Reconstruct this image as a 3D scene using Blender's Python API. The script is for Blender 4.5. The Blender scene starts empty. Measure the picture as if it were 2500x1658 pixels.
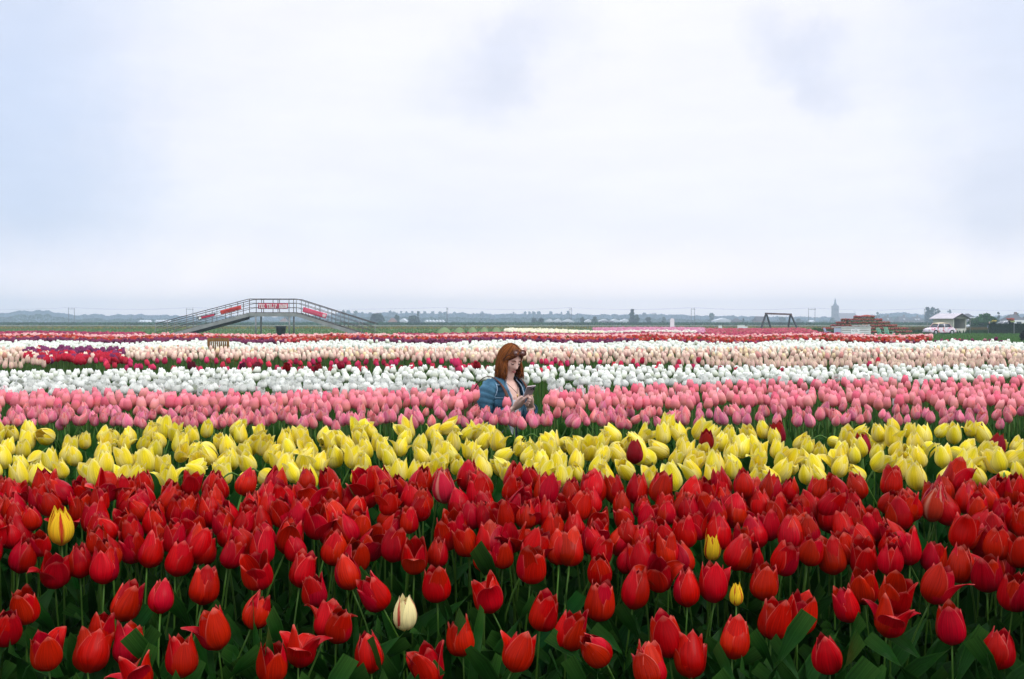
import bpy, bmesh, math, random
import numpy as np
from mathutils import Vector, Matrix, Euler

random.seed(7); rng = np.random.default_rng(11)
SC = bpy.context.scene
COL = SC.collection
F_PX = 2430.0           # focal length in photograph pixels (35 mm lens, 2500 px wide)
CAM_H = 1.25
HOR = 787.0

def at(x, y, d):
    """photograph pixel (x, y) at distance d -> point in the place"""
    return Vector(((x - 1250.0) / F_PX * d, d, CAM_H - (y - HOR) / F_PX * d))

# ------------------------------------------------------------------ camera
cam_data = bpy.data.cameras.new('camera')
cam_data.lens = 35.0; cam_data.sensor_width = 36.0
cam_data.clip_start = 0.05; cam_data.clip_end = 9000
cam = bpy.data.objects.new('camera', cam_data); COL.objects.link(cam)
cam.location = (0, 0, CAM_H)
cam.rotation_euler = (math.radians(90 - 0.99), 0, 0)
SC.camera = cam

# ------------------------------------------------------------------ world: overcast sky
SUN_ELEV, SUN_AZ = 50.0, 125.0      # azimuth to the right of the view direction: high behind the right shoulder
w = bpy.data.worlds.new('World'); SC.world = w; w.use_nodes = True
nt = w.node_tree; nt.nodes.clear()
def N(t, **k):
    n = nt.nodes.new(t)
    for a, b in k.items(): setattr(n, a, b)
    return n
L_ = lambda a, b: nt.links.new(a, b)
out = N('ShaderNodeOutputWorld')
sky = N('ShaderNodeTexSky', sky_type='NISHITA', sun_disc=False)
sky.sun_elevation = math.radians(SUN_ELEV); sky.sun_rotation = math.radians(SUN_AZ)
bg1 = N('ShaderNodeBackground'); bg1.inputs[1].default_value = 0.1
L_(sky.outputs[0], bg1.inputs[0])
tc = N('ShaderNodeTexCoord')
mp = N('ShaderNodeMapping'); mp.inputs['Scale'].default_value = (1, 1, 2.2)
L_(tc.outputs['Generated'], mp.inputs[0])
nz = N('ShaderNodeTexNoise'); nz.inputs['Scale'].default_value = 2.6; nz.inputs['Detail'].default_value = 7; nz.inputs['Roughness'].default_value = .52
L_(mp.outputs[0], nz.inputs['Vector'])
rp = N('ShaderNodeValToRGB')
rp.color_ramp.elements[0].position = .28; rp.color_ramp.elements[0].color = (.78, .815, .94, 1)
rp.color_ramp.elements[1].position = .60; rp.color_ramp.elements[1].color = (.90, .90, .975, 1)
L_(nz.outputs[0], rp.inputs[0])
# distorted direction for ragged cloud patches
nz2 = N('ShaderNodeTexNoise'); nz2.inputs['Scale'].default_value = 9; nz2.inputs['Detail'].default_value = 6; nz2.inputs['Roughness'].default_value = .6
L_(tc.outputs['Generated'], nz2.inputs['Vector'])
sb = N('ShaderNodeVectorMath', operation='SUBTRACT'); sb.inputs[1].default_value = (.5, .5, .5)
L_(nz2.outputs[1], sb.inputs[0])
ml = N('ShaderNodeVectorMath', operation='SCALE'); ml.inputs['Scale'].default_value = .13
L_(sb.outputs[0], ml.inputs[0])
ad = N('ShaderNodeVectorMath', operation='ADD')
L_(tc.outputs['Generated'], ad.inputs[0]); L_(ml.outputs[0], ad.inputs[1])
col = rp.outputs[0]
def blob(px, py, r, amt, c):
    global col
    v = Vector(((px - 1250) / F_PX, 1, -(py - HOR) / F_PX)).normalized()
    ds = N('ShaderNodeVectorMath', operation='DISTANCE'); ds.inputs[1].default_value = v
    L_(ad.outputs[0], ds.inputs[0])
    mr = N('ShaderNodeMapRange', interpolation_type='SMOOTHSTEP')
    mr.inputs['From Min'].default_value = r; mr.inputs['From Max'].default_value = r * .12
    mr.inputs['To Min'].default_value = 0; mr.inputs['To Max'].default_value = amt
    L_(ds.outputs['Value'], mr.inputs[0])
    mx = N('ShaderNodeMix', data_type='RGBA')
    L_(mr.outputs[0], mx.inputs['Factor']); L_(col, mx.inputs['A']); mx.inputs['B'].default_value = c
    col = mx.outputs['Result']
WHITE = (.96, .945, .99, 1); GREY = (.62, .675, .83, 1); BLUE = (.54, .645, .85, 1)
blob(1500, 520, .46, .75, WHITE)
blob(700, 130, .16, .45, WHITE)
blob(-20, 430, .2, .7, BLUE); blob(-80, 60, .22, .5, BLUE)
blob(1175, 185, .075, .42, GREY); blob(1250, 120, .06, .3, GREY); blob(1370, 80, .07, .28, GREY)
blob(2025, 180, .05, .45, GREY); blob(1960, 140, .04, .3, GREY); blob(1880, 105, .042, .3, GREY)
blob(2440, 490, .085, .55, GREY); blob(2480, 60, .16, .4, BLUE)
# an overcast sky is brighter towards the zenith, and pale along the horizon
sx = N('ShaderNodeSeparateXYZ'); L_(tc.outputs['Generated'], sx.inputs[0])
z1 = N('ShaderNodeMapRange', interpolation_type='SMOOTHSTEP'); z1.inputs['From Min'].default_value = .28; z1.inputs['From Max'].default_value = 1.0; z1.inputs['To Min'].default_value = 1.0; z1.inputs['To Max'].default_value = 2.0
L_(sx.outputs[2], z1.inputs[0])
z2 = N('ShaderNodeMapRange', interpolation_type='SMOOTHSTEP'); z2.inputs['From Min'].default_value = .10; z2.inputs['From Max'].default_value = .0; z2.inputs['To Min'].default_value = 0.0; z2.inputs['To Max'].default_value = .27
L_(sx.outputs[2], z2.inputs[0])
mp3 = N('ShaderNodeMapping'); mp3.inputs['Scale'].default_value = (1, 1, 4.5); L_(tc.outputs['Generated'], mp3.inputs[0])
nz3 = N('ShaderNodeTexNoise'); nz3.inputs['Scale'].default_value = 5.5; nz3.inputs['Detail'].default_value = 9; nz3.inputs['Roughness'].default_value = .6
L_(mp3.outputs[0], nz3.inputs['Vector'])
z3 = N('ShaderNodeMapRange'); z3.inputs['From Min'].default_value = .3; z3.inputs['From Max'].default_value = .7; z3.inputs['To Min'].default_value = -.03; z3.inputs['To Max'].default_value = .03
L_(nz3.outputs[0], z3.inputs[0])
za = N('ShaderNodeMath', operation='ADD'); L_(z1.outputs[0], za.inputs[0]); L_(z3.outputs[0], za.inputs[1])
cz_ = N('ShaderNodeCombineXYZ')
for i_, k_ in enumerate((1.9, 1.25, .75)):
    q_ = N('ShaderNodeMath', operation='MULTIPLY_ADD'); q_.inputs[1].default_value = k_; L_(z2.outputs[0], q_.inputs[0]); L_(za.outputs[0], q_.inputs[2]); L_(q_.outputs[0], cz_.inputs[i_])
mu = N('ShaderNodeVectorMath', operation='MULTIPLY'); L_(col, mu.inputs[0]); L_(cz_.outputs[0], mu.inputs[1])
bg2 = N('ShaderNodeBackground'); bg2.inputs[1].default_value = 1.0; L_(mu.outputs[0], bg2.inputs[0])
ms = N('ShaderNodeMixShader'); ms.inputs[0].default_value = .94
L_(bg1.outputs[0], ms.inputs[1]); L_(bg2.outputs[0], ms.inputs[2])
L_(ms.outputs[0], out.inputs['Surface'])

# ------------------------------------------------------------------ sun behind the cloud
sd = bpy.data.lights.new('sun', 'SUN'); sd.energy = 1.5; sd.angle = math.radians(30); sd.color = (1, .97, .92)
sun = bpy.data.objects.new('sun', sd); COL.objects.link(sun)
az, el = math.radians(SUN_AZ), math.radians(SUN_ELEV)
to_sun = Vector((math.sin(az) * math.cos(el), math.cos(az) * math.cos(el), math.sin(el)))
sun.rotation_euler = to_sun.to_track_quat('Z', 'Y').to_euler()
sun.location = (0, 0, 30)

# ------------------------------------------------------------------ view and sampling
SC.view_settings.view_transform = 'Standard'; SC.view_settings.look = 'None'
SC.view_settings.exposure = 0.17; SC.view_settings.gamma = 1; SC.view_settings.use_curve_mapping = False
SC.render.engine = 'CYCLES'
cy = SC.cycles
cy.use_denoising = True
try:
    cy.denoiser = 'OPENIMAGEDENOISE'; cy.denoising_input_passes = 'RGB_ALBEDO_NORMAL'; cy.denoising_prefilter = 'ACCURATE'
except Exception: pass
cy.max_bounces = 7; cy.diffuse_bounces = 3; cy.glossy_bounces = 2; cy.transmission_bounces = 4; cy.volume_bounces = 3; cy.transparent_max_bounces = 6
cy.use_adaptive_sampling = True; cy.adaptive_threshold = 0.015

# ------------------------------------------------------------------ materials
def new_mat(name):
    m = bpy.data.materials.new(name); m.use_nodes = True
    t = m.node_tree; t.nodes.clear()
    o = t.nodes.new('ShaderNodeOutputMaterial'); b = t.nodes.new('ShaderNodeBsdfPrincipled')
    t.links.new(b.outputs[0], o.inputs['Surface'])
    return m, t, b, o

def lin(*rgb):
    f = lambda c: (c / 255 / 12.92) if c <= 10 else ((c / 255 + .055) / 1.055) ** 2.4
    return tuple(f(c) for c in rgb) + (1,)

def plain(name, c, rough=.6, var=.25, scale=8.0, metal=0.0, spec=.2, bump=0.0, coord='Object', stretch=(1, 1, 1), rnd=0.0):
    """colour broken up by noise, optional relief, optional per-object variation"""
    m, t, b, o = new_mat(name)
    co = t.nodes.new('ShaderNodeTexCoord'); mp = t.nodes.new('ShaderNodeMapping'); mp.inputs['Scale'].default_value = stretch
    t.links.new(co.outputs[coord], mp.inputs[0])
    n = t.nodes.new('ShaderNodeTexNoise'); n.inputs['Scale'].default_value = scale; n.inputs['Detail'].default_value = 6; n.inputs['Roughness'].default_value = .6
    t.links.new(mp.outputs[0], n.inputs['Vector'])
    r = t.nodes.new('ShaderNodeMapRange'); r.inputs['From Min'].default_value = .25; r.inputs['From Max'].default_value = .75
    r.inputs['To Min'].default_value = 1 - var; r.inputs['To Max'].default_value = 1 + var
    t.links.new(n.outputs[0], r.inputs[0])
    val = r.outputs[0]
    if rnd:
        oi = t.nodes.new('ShaderNodeObjectInfo'); q = t.nodes.new('ShaderNodeMapRange')
        q.inputs['To Min'].default_value = 1 - rnd; q.inputs['To Max'].default_value = 1 + rnd
        t.links.new(oi.outputs['Random'], q.inputs[0])
        k = t.nodes.new('ShaderNodeMath'); k.operation = 'MULTIPLY'
        t.links.new(val, k.inputs[0]); t.links.new(q.outputs[0], k.inputs[1]); val = k.outputs[0]
    v = t.nodes.new('ShaderNodeVectorMath'); v.operation = 'SCALE'; v.inputs[0].default_value = c[:3]
    t.links.new(val, v.inputs['Scale']); t.links.new(v.outputs[0], b.inputs['Base Color'])
    b.inputs['Roughness'].default_value = rough; b.inputs['Metallic'].default_value = metal; b.inputs['Specular IOR Level'].default_value = spec
    if bump:
        bp = t.nodes.new('ShaderNodeBump'); bp.inputs['Strength'].default_value = bump; bp.inputs['Distance'].default_value = .02
        t.links.new(n.outputs[0], bp.inputs['Height']); t.links.new(bp.outputs[0], b.inputs['Normal'])
    return m

def petal_mat(name, c, edge, base, streak=None, streak_at=.56, streak_amt=0.0, rough=.42, trans=.25, hue=.03, val=.2, base_to=.22, edge_amt=.55, tint=None, tint_amt=0.0, spec=.06, streaks=(.8, 1.17)):
    """petal: length-wise streaks, paler margin with rim highlights in its colour, own base colour, light passing through"""
    m, t, b, o = new_mat(name)
    nd, lk = t.nodes.new, t.links.new
    uv = nd('ShaderNodeUVMap'); sp = nd('ShaderNodeSeparateXYZ'); lk(uv.outputs[0], sp.inputs[0])
    mp = nd('ShaderNodeMapping'); mp.inputs['Scale'].default_value = (26, 1.6, 1)
    lk(uv.outputs[0], mp.inputs[0])
    oi = nd('ShaderNodeObjectInfo')
    addr = nd('ShaderNodeVectorMath'); addr.operation = 'ADD'; lk(mp.outputs[0], addr.inputs[0])
    cmb = nd('ShaderNodeCombineXYZ'); mlt = nd('ShaderNodeMath'); mlt.operation = 'MULTIPLY'; mlt.inputs[1].default_value = 57
    lk(oi.outputs['Random'], mlt.inputs[0]); lk(mlt.outputs[0], cmb.inputs[2]); lk(cmb.outputs[0], addr.inputs[1])
    n = nd('ShaderNodeTexNoise'); n.inputs['Scale'].default_value = 1; n.inputs['Detail'].default_value = 3
    lk(addr.outputs[0], n.inputs['Vector'])
    r = nd('ShaderNodeMapRange'); r.inputs['From Min'].default_value = .3; r.inputs['From Max'].default_value = .7
    r.inputs['To Min'].default_value = streaks[0]; r.inputs['To Max'].default_value = streaks[1]
    lk(n.outputs[0], r.inputs[0])
    # a blotch or flame in another tone, down the middle
    cur = None
    rgb = nd('ShaderNodeRGB'); rgb.outputs[0].default_value = c; cur = rgb.outputs[0]
    def mix(f, col):
        nonlocal cur
        x = nd('ShaderNodeMix'); x.data_type = 'RGBA'; lk(f, x.inputs['Factor']); lk(cur, x.inputs['A']); x.inputs['B'].default_value = col
        cur = x.outputs['Result']
    ab = nd('ShaderNodeMath'); ab.operation = 'SUBTRACT'; ab.inputs[1].default_value = .5; lk(sp.outputs[0], ab.inputs[0])
    a2 = nd('ShaderNodeMath'); a2.operation = 'ABSOLUTE'; lk(ab.outputs[0], a2.inputs[0])
    if tint is not None:
        f = nd('ShaderNodeMapRange'); f.inputs['From Min'].default_value = .1; f.inputs['From Max'].default_value = .46; f.inputs['To Min'].default_value = 0; f.inputs['To Max'].default_value = tint_amt
        lk(a2.outputs[0], f.inputs[0]); mix(f.outputs[0], tint)
    if streak is not None:
        d = nd('ShaderNodeMath'); d.operation = 'SUBTRACT'; d.inputs[1].default_value = streak_at; lk(sp.outputs[0], d.inputs[0])
        e = nd('ShaderNodeMath'); e.operation = 'ABSOLUTE'; lk(d.outputs[0], e.inputs[0])
        wv = nd('ShaderNodeMath'); wv.operation = 'MULTIPLY_ADD'; wv.inputs[1].default_value = .18; lk(n.outputs[0], wv.inputs[0]); lk(e.outputs[0], wv.inputs[2])
        f = nd('ShaderNodeMapRange'); f.inputs['From Min'].default_value = .20; f.inputs['From Max'].default_value = .12; f.inputs['To Max'].default_value = streak_amt
        lk(wv.outputs[0], f.inputs[0]); mix(f.outputs[0], streak)
    f = nd('ShaderNodeMapRange'); f.inputs['From Min'].default_value = base_to; f.inputs['From Max'].default_value = .02; lk(sp.outputs[1], f.inputs[0]); mix(f.outputs[0], base)
    # pale margin, with the highlights along the rim put into the colour
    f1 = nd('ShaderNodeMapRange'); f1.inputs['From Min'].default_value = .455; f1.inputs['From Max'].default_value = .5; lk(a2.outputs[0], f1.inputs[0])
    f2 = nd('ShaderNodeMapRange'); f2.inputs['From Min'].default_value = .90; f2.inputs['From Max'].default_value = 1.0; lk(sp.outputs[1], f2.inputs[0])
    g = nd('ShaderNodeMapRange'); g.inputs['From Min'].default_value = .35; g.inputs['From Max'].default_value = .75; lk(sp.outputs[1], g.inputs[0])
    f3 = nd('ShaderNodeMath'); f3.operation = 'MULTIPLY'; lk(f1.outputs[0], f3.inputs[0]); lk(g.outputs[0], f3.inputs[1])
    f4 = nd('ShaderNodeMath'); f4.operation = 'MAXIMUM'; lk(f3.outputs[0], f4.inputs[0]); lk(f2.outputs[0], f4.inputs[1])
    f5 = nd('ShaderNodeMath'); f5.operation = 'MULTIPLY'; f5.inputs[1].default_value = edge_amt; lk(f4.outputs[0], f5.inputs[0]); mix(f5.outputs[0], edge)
    sc = nd('ShaderNodeVectorMath'); sc.operation = 'SCALE'; lk(cur, sc.inputs[0]); lk(r.outputs[0], sc.inputs['Scale'])
    hs = nd('ShaderNodeHueSaturation'); lk(sc.outputs[0], hs.inputs['Color'])
    h = nd('ShaderNodeMapRange'); h.inputs['To Min'].default_value = .5 - hue; h.inputs['To Max'].default_value = .5 + hue; lk(oi.outputs['Random'], h.inputs[0]); lk(h.outputs[0], hs.inputs['Hue'])
    fr = nd('ShaderNodeMath'); fr.operation = 'FRACT'; m3 = nd('ShaderNodeMath'); m3.operation = 'MULTIPLY'; m3.inputs[1].default_value = 13.7; lk(oi.outputs['Random'], m3.inputs[0]); lk(m3.outputs[0], fr.inputs[0])
    vv = nd('ShaderNodeMapRange'); vv.inputs['To Min'].default_value = 1 - val; vv.inputs['To Max'].default_value = 1 + val * .6; lk(fr.outputs[0], vv.inputs[0]); lk(vv.outputs[0], hs.inputs['Value'])
    lk(hs.outputs[0], b.inputs['Base Color'])
    b.inputs['Roughness'].default_value = rough; b.inputs['Specular IOR Level'].default_value = spec
    bp = nd('ShaderNodeBump'); bp.inputs['Strength'].default_value = .35; bp.inputs['Distance'].default_value = .002
    lk(n.outputs[0], bp.inputs['Height']); lk(bp.outputs[0], b.inputs['Normal'])
    tr = nd('ShaderNodeBsdfTranslucent'); lk(hs.outputs[0], tr.inputs[0])
    ms = nd('ShaderNodeMixShader'); ms.inputs[0].default_value = trans
    lk(b.outputs[0], ms.inputs[1]); lk(tr.outputs[0], ms.inputs[2]); lk(ms.outputs[0], o.inputs['Surface'])
    return m

def attr_mat(name, rough=.5, trans=.15):
    """colour per flower, stored on the mesh"""
    m, t, b, o = new_mat(name)
    a = t.nodes.new('ShaderNodeAttribute'); a.attribute_name = 'Col'
    t.links.new(a.outputs[0], b.inputs['Base Color']); b.inputs['Roughness'].default_value = rough; b.inputs['Specular IOR Level'].default_value = .07
    if trans:
        tr = t.nodes.new('ShaderNodeBsdfTranslucent'); ms = t.nodes.new('ShaderNodeMixShader'); ms.inputs[0].default_value = trans
        t.links.new(a.outputs[0], tr.inputs[0]); t.links.new(b.outputs[0], ms.inputs[1]); t.links.new(tr.outputs[0], ms.inputs[2]); t.links.new(ms.outputs[0], o.inputs['Surface'])
    return m

M_BLOOM = attr_mat('bloom', .5, .18)
M_BLADE = attr_mat('blade', .5, .18)
M_SOIL = plain('soil', (.03, .024, .018, 1), .9, .4, 14, bump=.5)
M_STEM = plain('stem', (.045, .115, .012, 1), .5, .2, 9, rnd=.25)
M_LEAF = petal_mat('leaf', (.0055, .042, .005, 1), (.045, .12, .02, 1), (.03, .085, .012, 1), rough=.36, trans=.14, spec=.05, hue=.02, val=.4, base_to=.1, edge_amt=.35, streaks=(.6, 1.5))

# ------------------------------------------------------------------ mesh helpers
def tag(o, label=None, cat=None, group=None, kind=None):
    if label: o['label'] = label
    if cat: o['category'] = cat
    if group: o['group'] = group
    if kind: o['kind'] = kind
    return o

def link_obj(name, me, parent=None, loc=None):
    o = bpy.data.objects.new(name, me); COL.objects.link(o)
    if parent is not None: o.parent = parent
    if loc is not None: o.location = loc
    return o

def empty(name, loc=(0, 0, 0), rz=0.0, s=1.0):
    o = bpy.data.objects.new(name, None); COL.objects.link(o)
    o.location = loc; o.rotation_euler = (0, 0, rz); o.scale = (s, s, s); o.empty_display_size = .1
    return o

def thing(name, label, cat, loc=(0, 0, 0), rz=0.0, group=None, s=1.0):
    return tag(empty(name, loc, rz, s), label, cat, group)

def np_mesh(name, V, F, mat, smooth=True, uv=None, colr=None):
    """V (n,3); F (m,3) or (m,4) array, or list of index tuples; uv per vertex; colr per vertex"""
    me = bpy.data.meshes.new(name)
    V = np.asarray(V, dtype=np.float32)
    if isinstance(F, np.ndarray):
        k = F.shape[1]; m = len(F)
        me.vertices.add(len(V)); me.vertices.foreach_set('co', V.ravel())
        me.loops.add(m * k); me.loops.foreach_set('vertex_index', F.astype(np.int32).ravel())
        me.polygons.add(m); me.polygons.foreach_set('loop_start', np.arange(0, m * k, k, dtype=np.int32))
        me.update(calc_edges=True); me.validate()
    else:
        me.from_pydata([tuple(v) for v in V.tolist()], [], F); me.update()
    if smooth: me.polygons.foreach_set('use_smooth', np.ones(len(me.polygons), dtype=bool))
    if uv is not None:
        l = me.uv_layers.new(name='UVMap'); vi = np.empty(len(me.loops), dtype=np.int32); me.loops.foreach_get('vertex_index', vi)
        l.data.foreach_set('uv', np.asarray(uv, dtype=np.float32)[vi].ravel())
    if colr is not None:
        a = me.color_attributes.new('Col', 'FLOAT_COLOR', 'POINT')
        c = np.ones((len(V), 4), dtype=np.float32); c[:, :3] = colr
        a.data.foreach_set('color', c.ravel())
    for mm in (mat if isinstance(mat, (list, tuple)) else [mat]): me.materials.append(mm)
    return me

class MB:
    """collects shapes for ONE mesh object"""
    def __init__(s): s.V = []; s.F = []
    def add(s, V, F):
        k = len(s.V); s.V += [tuple(v) for v in V]; s.F += [tuple(i + k for i in f) for f in F]; return s
    def box(s, c, d, rot=None, taper=None):
        x, y, z = (q / 2 for q in d)
        P = [Vector((a * x, b * y, e * z)) for e in (-1, 1) for a, b in ((-1, -1), (1, -1), (1, 1), (-1, 1))]
        if taper: P = [Vector((p.x * (taper if p.z > 0 else 1), p.y * (taper if p.z > 0 else 1), p.z)) for p in P]
        if rot is not None:
            R = rot if isinstance(rot, Matrix) else Euler(rot).to_matrix(); P = [R @ p for p in P]
        return s.add([p + Vector(c) for p in P], [(3, 2, 1, 0), (4, 5, 6, 7), (0, 1, 5, 4), (1, 2, 6, 5), (2, 3, 7, 6), (3, 0, 4, 7)])
    def bar(s, a, b, r, n=8, r2=None):
        return s.tube([a, b], [r, r if r2 is None else r2], n)
    def beam(s, a, b, wid, hgt):
        a, b = Vector(a), Vector(b); z = (b - a); L = z.length; z.normalize()
        x = z.cross(Vector((0, 0, 1)));
        if x.length < 1e-4: x = Vector((1, 0, 0))
        x.normalize(); y = x.cross(z)
        P = [q + x * i * wid / 2 + y * j * hgt / 2 for q in (a, b) for i, j in ((-1, -1), (1, -1), (1, 1), (-1, 1))]
        return s.add(P, [(3, 2, 1, 0), (4, 5, 6, 7), (0, 1, 5, 4), (1, 2, 6, 5), (2, 3, 7, 6), (3, 0, 4, 7)])
    def tube(s, pts, rad, n=8, caps=True, flat=1.0):
        V, F = tube(pts, rad, n, caps, flat); return s.add(V, F)
    def loft(s, rings, closed=True, caps=True):
        V, F = loft(rings, closed, caps); return s.add(V, F)
    def prism(s, poly, y0, y1):
        """poly in (x, z), pushed along y"""
        n = len(poly); V = [(x, y0, z) for x, z in poly] + [(x, y1, z) for x, z in poly]
        F = [tuple(range(n)), tuple(range(2 * n - 1, n - 1, -1))] + [((i + 1) % n, i, n + i, n + (i + 1) % n) for i in range(n)]
        return s.add(V, F)
    def mesh(s, name, mat, smooth=False, bevel=0.0):
        me = bpy.data.meshes.new(name); me.from_pydata(s.V, [], s.F); me.update()
        bm = bmesh.new(); bm.from_mesh(me); bmesh.ops.recalc_face_normals(bm, faces=bm.faces)
        if bevel: bmesh.ops.bevel(bm, geom=bm.edges[:], offset=bevel, segments=2, profile=.7, affect='EDGES')
        bm.to_mesh(me); bm.free()
        if smooth: me.polygons.foreach_set('use_smooth', np.ones(len(me.polygons), dtype=bool))
        for mm in (mat if isinstance(mat, (list, tuple)) else [mat]): me.materials.append(mm)
        return me
    def build(s, name, mat, parent=None, smooth=False, bevel=0.0, loc=None):
        return link_obj(name, s.mesh(name, mat, smooth, bevel), parent, loc)

def loft(rings, closed=True, caps=True):
    n = len(rings[0]); V = [tuple(p) for r in rings for p in r]; F = []
    for i in range(len(rings) - 1):
        for j in range(n if closed else n - 1):
            a, b = i * n + j, i * n + (j + 1) % n
            F.append((a, b, b + n, a + n))
    if caps and closed:
        F.append(tuple(range(n - 1, -1, -1))); k = (len(rings) - 1) * n; F.append(tuple(range(k, k + n)))
    return V, F

def tube(pts, rad, n=8, caps=True, flat=1.0):
    P = [Vector(p) for p in pts]
    if not isinstance(rad, (list, tuple)): rad = [rad] * len(P)
    rings = []; up = None
    for i, p in enumerate(P):
        t = (P[min(i + 1, len(P) - 1)] - P[max(i - 1, 0)])
        t = t.normalized() if t.length > 1e-9 else Vector((0, 0, 1))
        if up is None:
            up = t.cross(Vector((0, 1, 0)))
            if up.length < .1: up = t.cross(Vector((1, 0, 0)))
        up = (up - t * up.dot(t)).normalized(); sd = t.cross(up)
        rings.append([p + up * math.cos(2 * math.pi * k / n) * rad[i] + sd * math.sin(2 * math.pi * k / n) * rad[i] * flat for k in range(n)])
    return loft(rings, True, caps)

def smooth_path(pts, k=6):
    """Catmull-Rom"""
    P = [Vector(p) for p in pts]; P = [P[0] * 2 - P[1]] + P + [P[-1] * 2 - P[-2]]; R = []
    for i in range(1, len(P) - 2):
        for j in range(k):
            t = j / k; a, b, c, d = P[i - 1], P[i], P[i + 1], P[i + 2]
            R.append(.5 * ((2 * b) + (c - a) * t + (2 * a - 5 * b + 4 * c - d) * t * t + (3 * b - a - 3 * c + d) * t ** 3))
    R.append(P[-2]); return R

def copy_tree(o, parent=None):
    c = o.copy(); COL.objects.link(c); c.parent = parent
    for ch in list(o.children): copy_tree(ch, c)
    return c

ORD = ('first second third fourth fifth sixth seventh eighth ninth tenth eleventh twelfth thirteenth fourteenth fifteenth sixteenth seventeenth eighteenth nineteenth twentieth').split()
TENS = {20: 'twenty', 30: 'thirty', 40: 'forty', 50: 'fifty', 60: 'sixty', 70: 'seventy', 80: 'eighty', 90: 'ninety'}
def ordinal(i):
    if i < 20: return ORD[i]
    n = i + 1
    if n % 10 == 0: return TENS[n][:-1] + 'ieth'
    return TENS[n // 10 * 10] + '-' + ORD[n % 10 - 1]
# ------------------------------------------------------------------ setting: ground, path, embankment, grass
def sheet(name, x0, x1, y0, y1, z, mat, nx=1, ny=1, rough=0.0):
    xs = np.linspace(x0, x1, nx + 1); ys = np.linspace(y0, y1, ny + 1)
    X, Y = np.meshgrid(xs, ys); Z = np.full_like(X, z) + (rng.random(X.shape) - .5) * rough
    V = np.stack([X.ravel(), Y.ravel(), Z.ravel()], 1)
    i = np.arange((nx + 1) * (ny + 1)).reshape(ny + 1, nx + 1)
    Fq = np.stack([i[:-1, :-1].ravel(), i[:-1, 1:].ravel(), i[1:, 1:].ravel(), i[1:, :-1].ravel()], 1)
    o = link_obj(name, np_mesh(name, V, Fq, mat, smooth=False)); o['kind'] = 'structure'; return o

M_GROUND = plain('ground', (.07, .085, .035, 1), .95, .4, .12)
M_GRASSG = plain('grass_ground', (.075, .14, .03, 1), .95, .35, .35, stretch=(.25, 1, 1))
M_CROP = plain('crop_ground', (.15, .13, .015, 1), .95, .4, .5, stretch=(.15, 1.2, 1))
M_PATHM = plain('path_dirt', (.30, .28, .20, 1), .95, .25, .4)
M_DIKE = plain('embankment_grass', (.05, .095, .06, 1), .95, .45, .25, stretch=(.5, 1, 1), bump=.4)
sheet('ground', -1850, 1850, -60, 1345, 0, M_GROUND)
sheet('bed_soil', -40, 40, .2, 45, .004, M_SOIL, 4, 4)
sheet('meadow', -260, 260, 44, 186, .008, M_GRASSG, 10, 6)
sheet('crop_field', -260, 260, 186, 236, .008, M_CROP, 10, 4)
pv = np.array([(x, y, z) for x in (-300, 300) for y, z in ((240.2, .44), (243, .50))]); po = link_obj('field_path', np_mesh('field_path', pv, np.array([(0, 2, 3, 1)]), M_PATHM)); po['kind'] = 'structure'
# embankment: a low bank with a flat top the height of the eye
mb = MB(); xs = np.linspace(-1500, 1500, 241)
prof = [(236, 0), (240, .39), (243.2, .44), (250, .95), (254, 1.2), (264, 0)]
V = []; Fq = []
for i, x in enumerate(xs):
    for (y, z) in prof: V.append((x, y + (random.random() - .5) * .3, z + (random.random() - .5) * (.1 if z > .6 else .02)))
for i in range(len(xs) - 1):
    for j in range(5): a = i * 6 + j; Fq.append((a, a + 6, a + 7, a + 1))
o = link_obj('embankment', np_mesh('embankment', np.array(V), np.array(Fq), M_DIKE)); o['kind'] = 'structure'

def blades(name, P, hgt, wid, cols, mat=M_BLADE, lean=.35, nseg=1, kind='stuff', curve=.0):
    """many upright leaf blades as one mesh. P (n,3) feet; hgt, wid (n,); cols (n,3)"""
    n = len(P); a = rng.random(n) * 2 * np.pi
    dx, dy = np.cos(a), np.sin(a); ln = rng.random(n) * lean
    la = rng.random(n) * 2 * np.pi; lx, ly = np.cos(la) * ln, np.sin(la) * ln
    rows = []
    for k in range(nseg + 1):
        t = k / nseg; w = wid * (1 - .25 * t) * (math.sin(math.pi * min(1, .25 + t * .75)) + .02) / 2
        off = t ** 1.6 * hgt
        c = P + np.stack([lx * off, ly * off, hgt * (t - curve * t * t * ln)], 1)
        d = np.stack([dx * w, dy * w, np.zeros(n)], 1)
        rows += [c - d, c + d]
    m = len(rows); V = np.stack(rows, 1).reshape(n * m, 3)
    base = (np.arange(n) * m)[:, None]
    Fq = np.concatenate([base + np.array([[2 * k, 2 * k + 1, 2 * k + 3, 2 * k + 2]]) for k in range(nseg)], 0)
    c = np.repeat(cols[:, None, :], m, 1)
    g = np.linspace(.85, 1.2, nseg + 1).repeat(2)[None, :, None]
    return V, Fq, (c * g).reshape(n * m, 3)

def put(name, parts, mat, **kw):
    """joins (V, F, col) sets into one object"""
    k = 0; Vs, Fs, Cs = [], [], []
    for V, Fq, c in parts: Vs.append(V); Fs.append(Fq + k); Cs.append(c); k += len(V)
    o = link_obj(name, np_mesh(name, np.concatenate(Vs), np.concatenate(Fs), mat, True, None, np.concatenate(Cs)))
    return tag(o, **kw)

def greens(n, base, var=.35):
    g = np.array(base)[None, :] * (1 + (rng.random((n, 1)) - .5) * 2 * var) * (1 + (rng.random((n, 3)) - .5) * .25)
    return np.clip(g, 0.002, 1)

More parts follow.
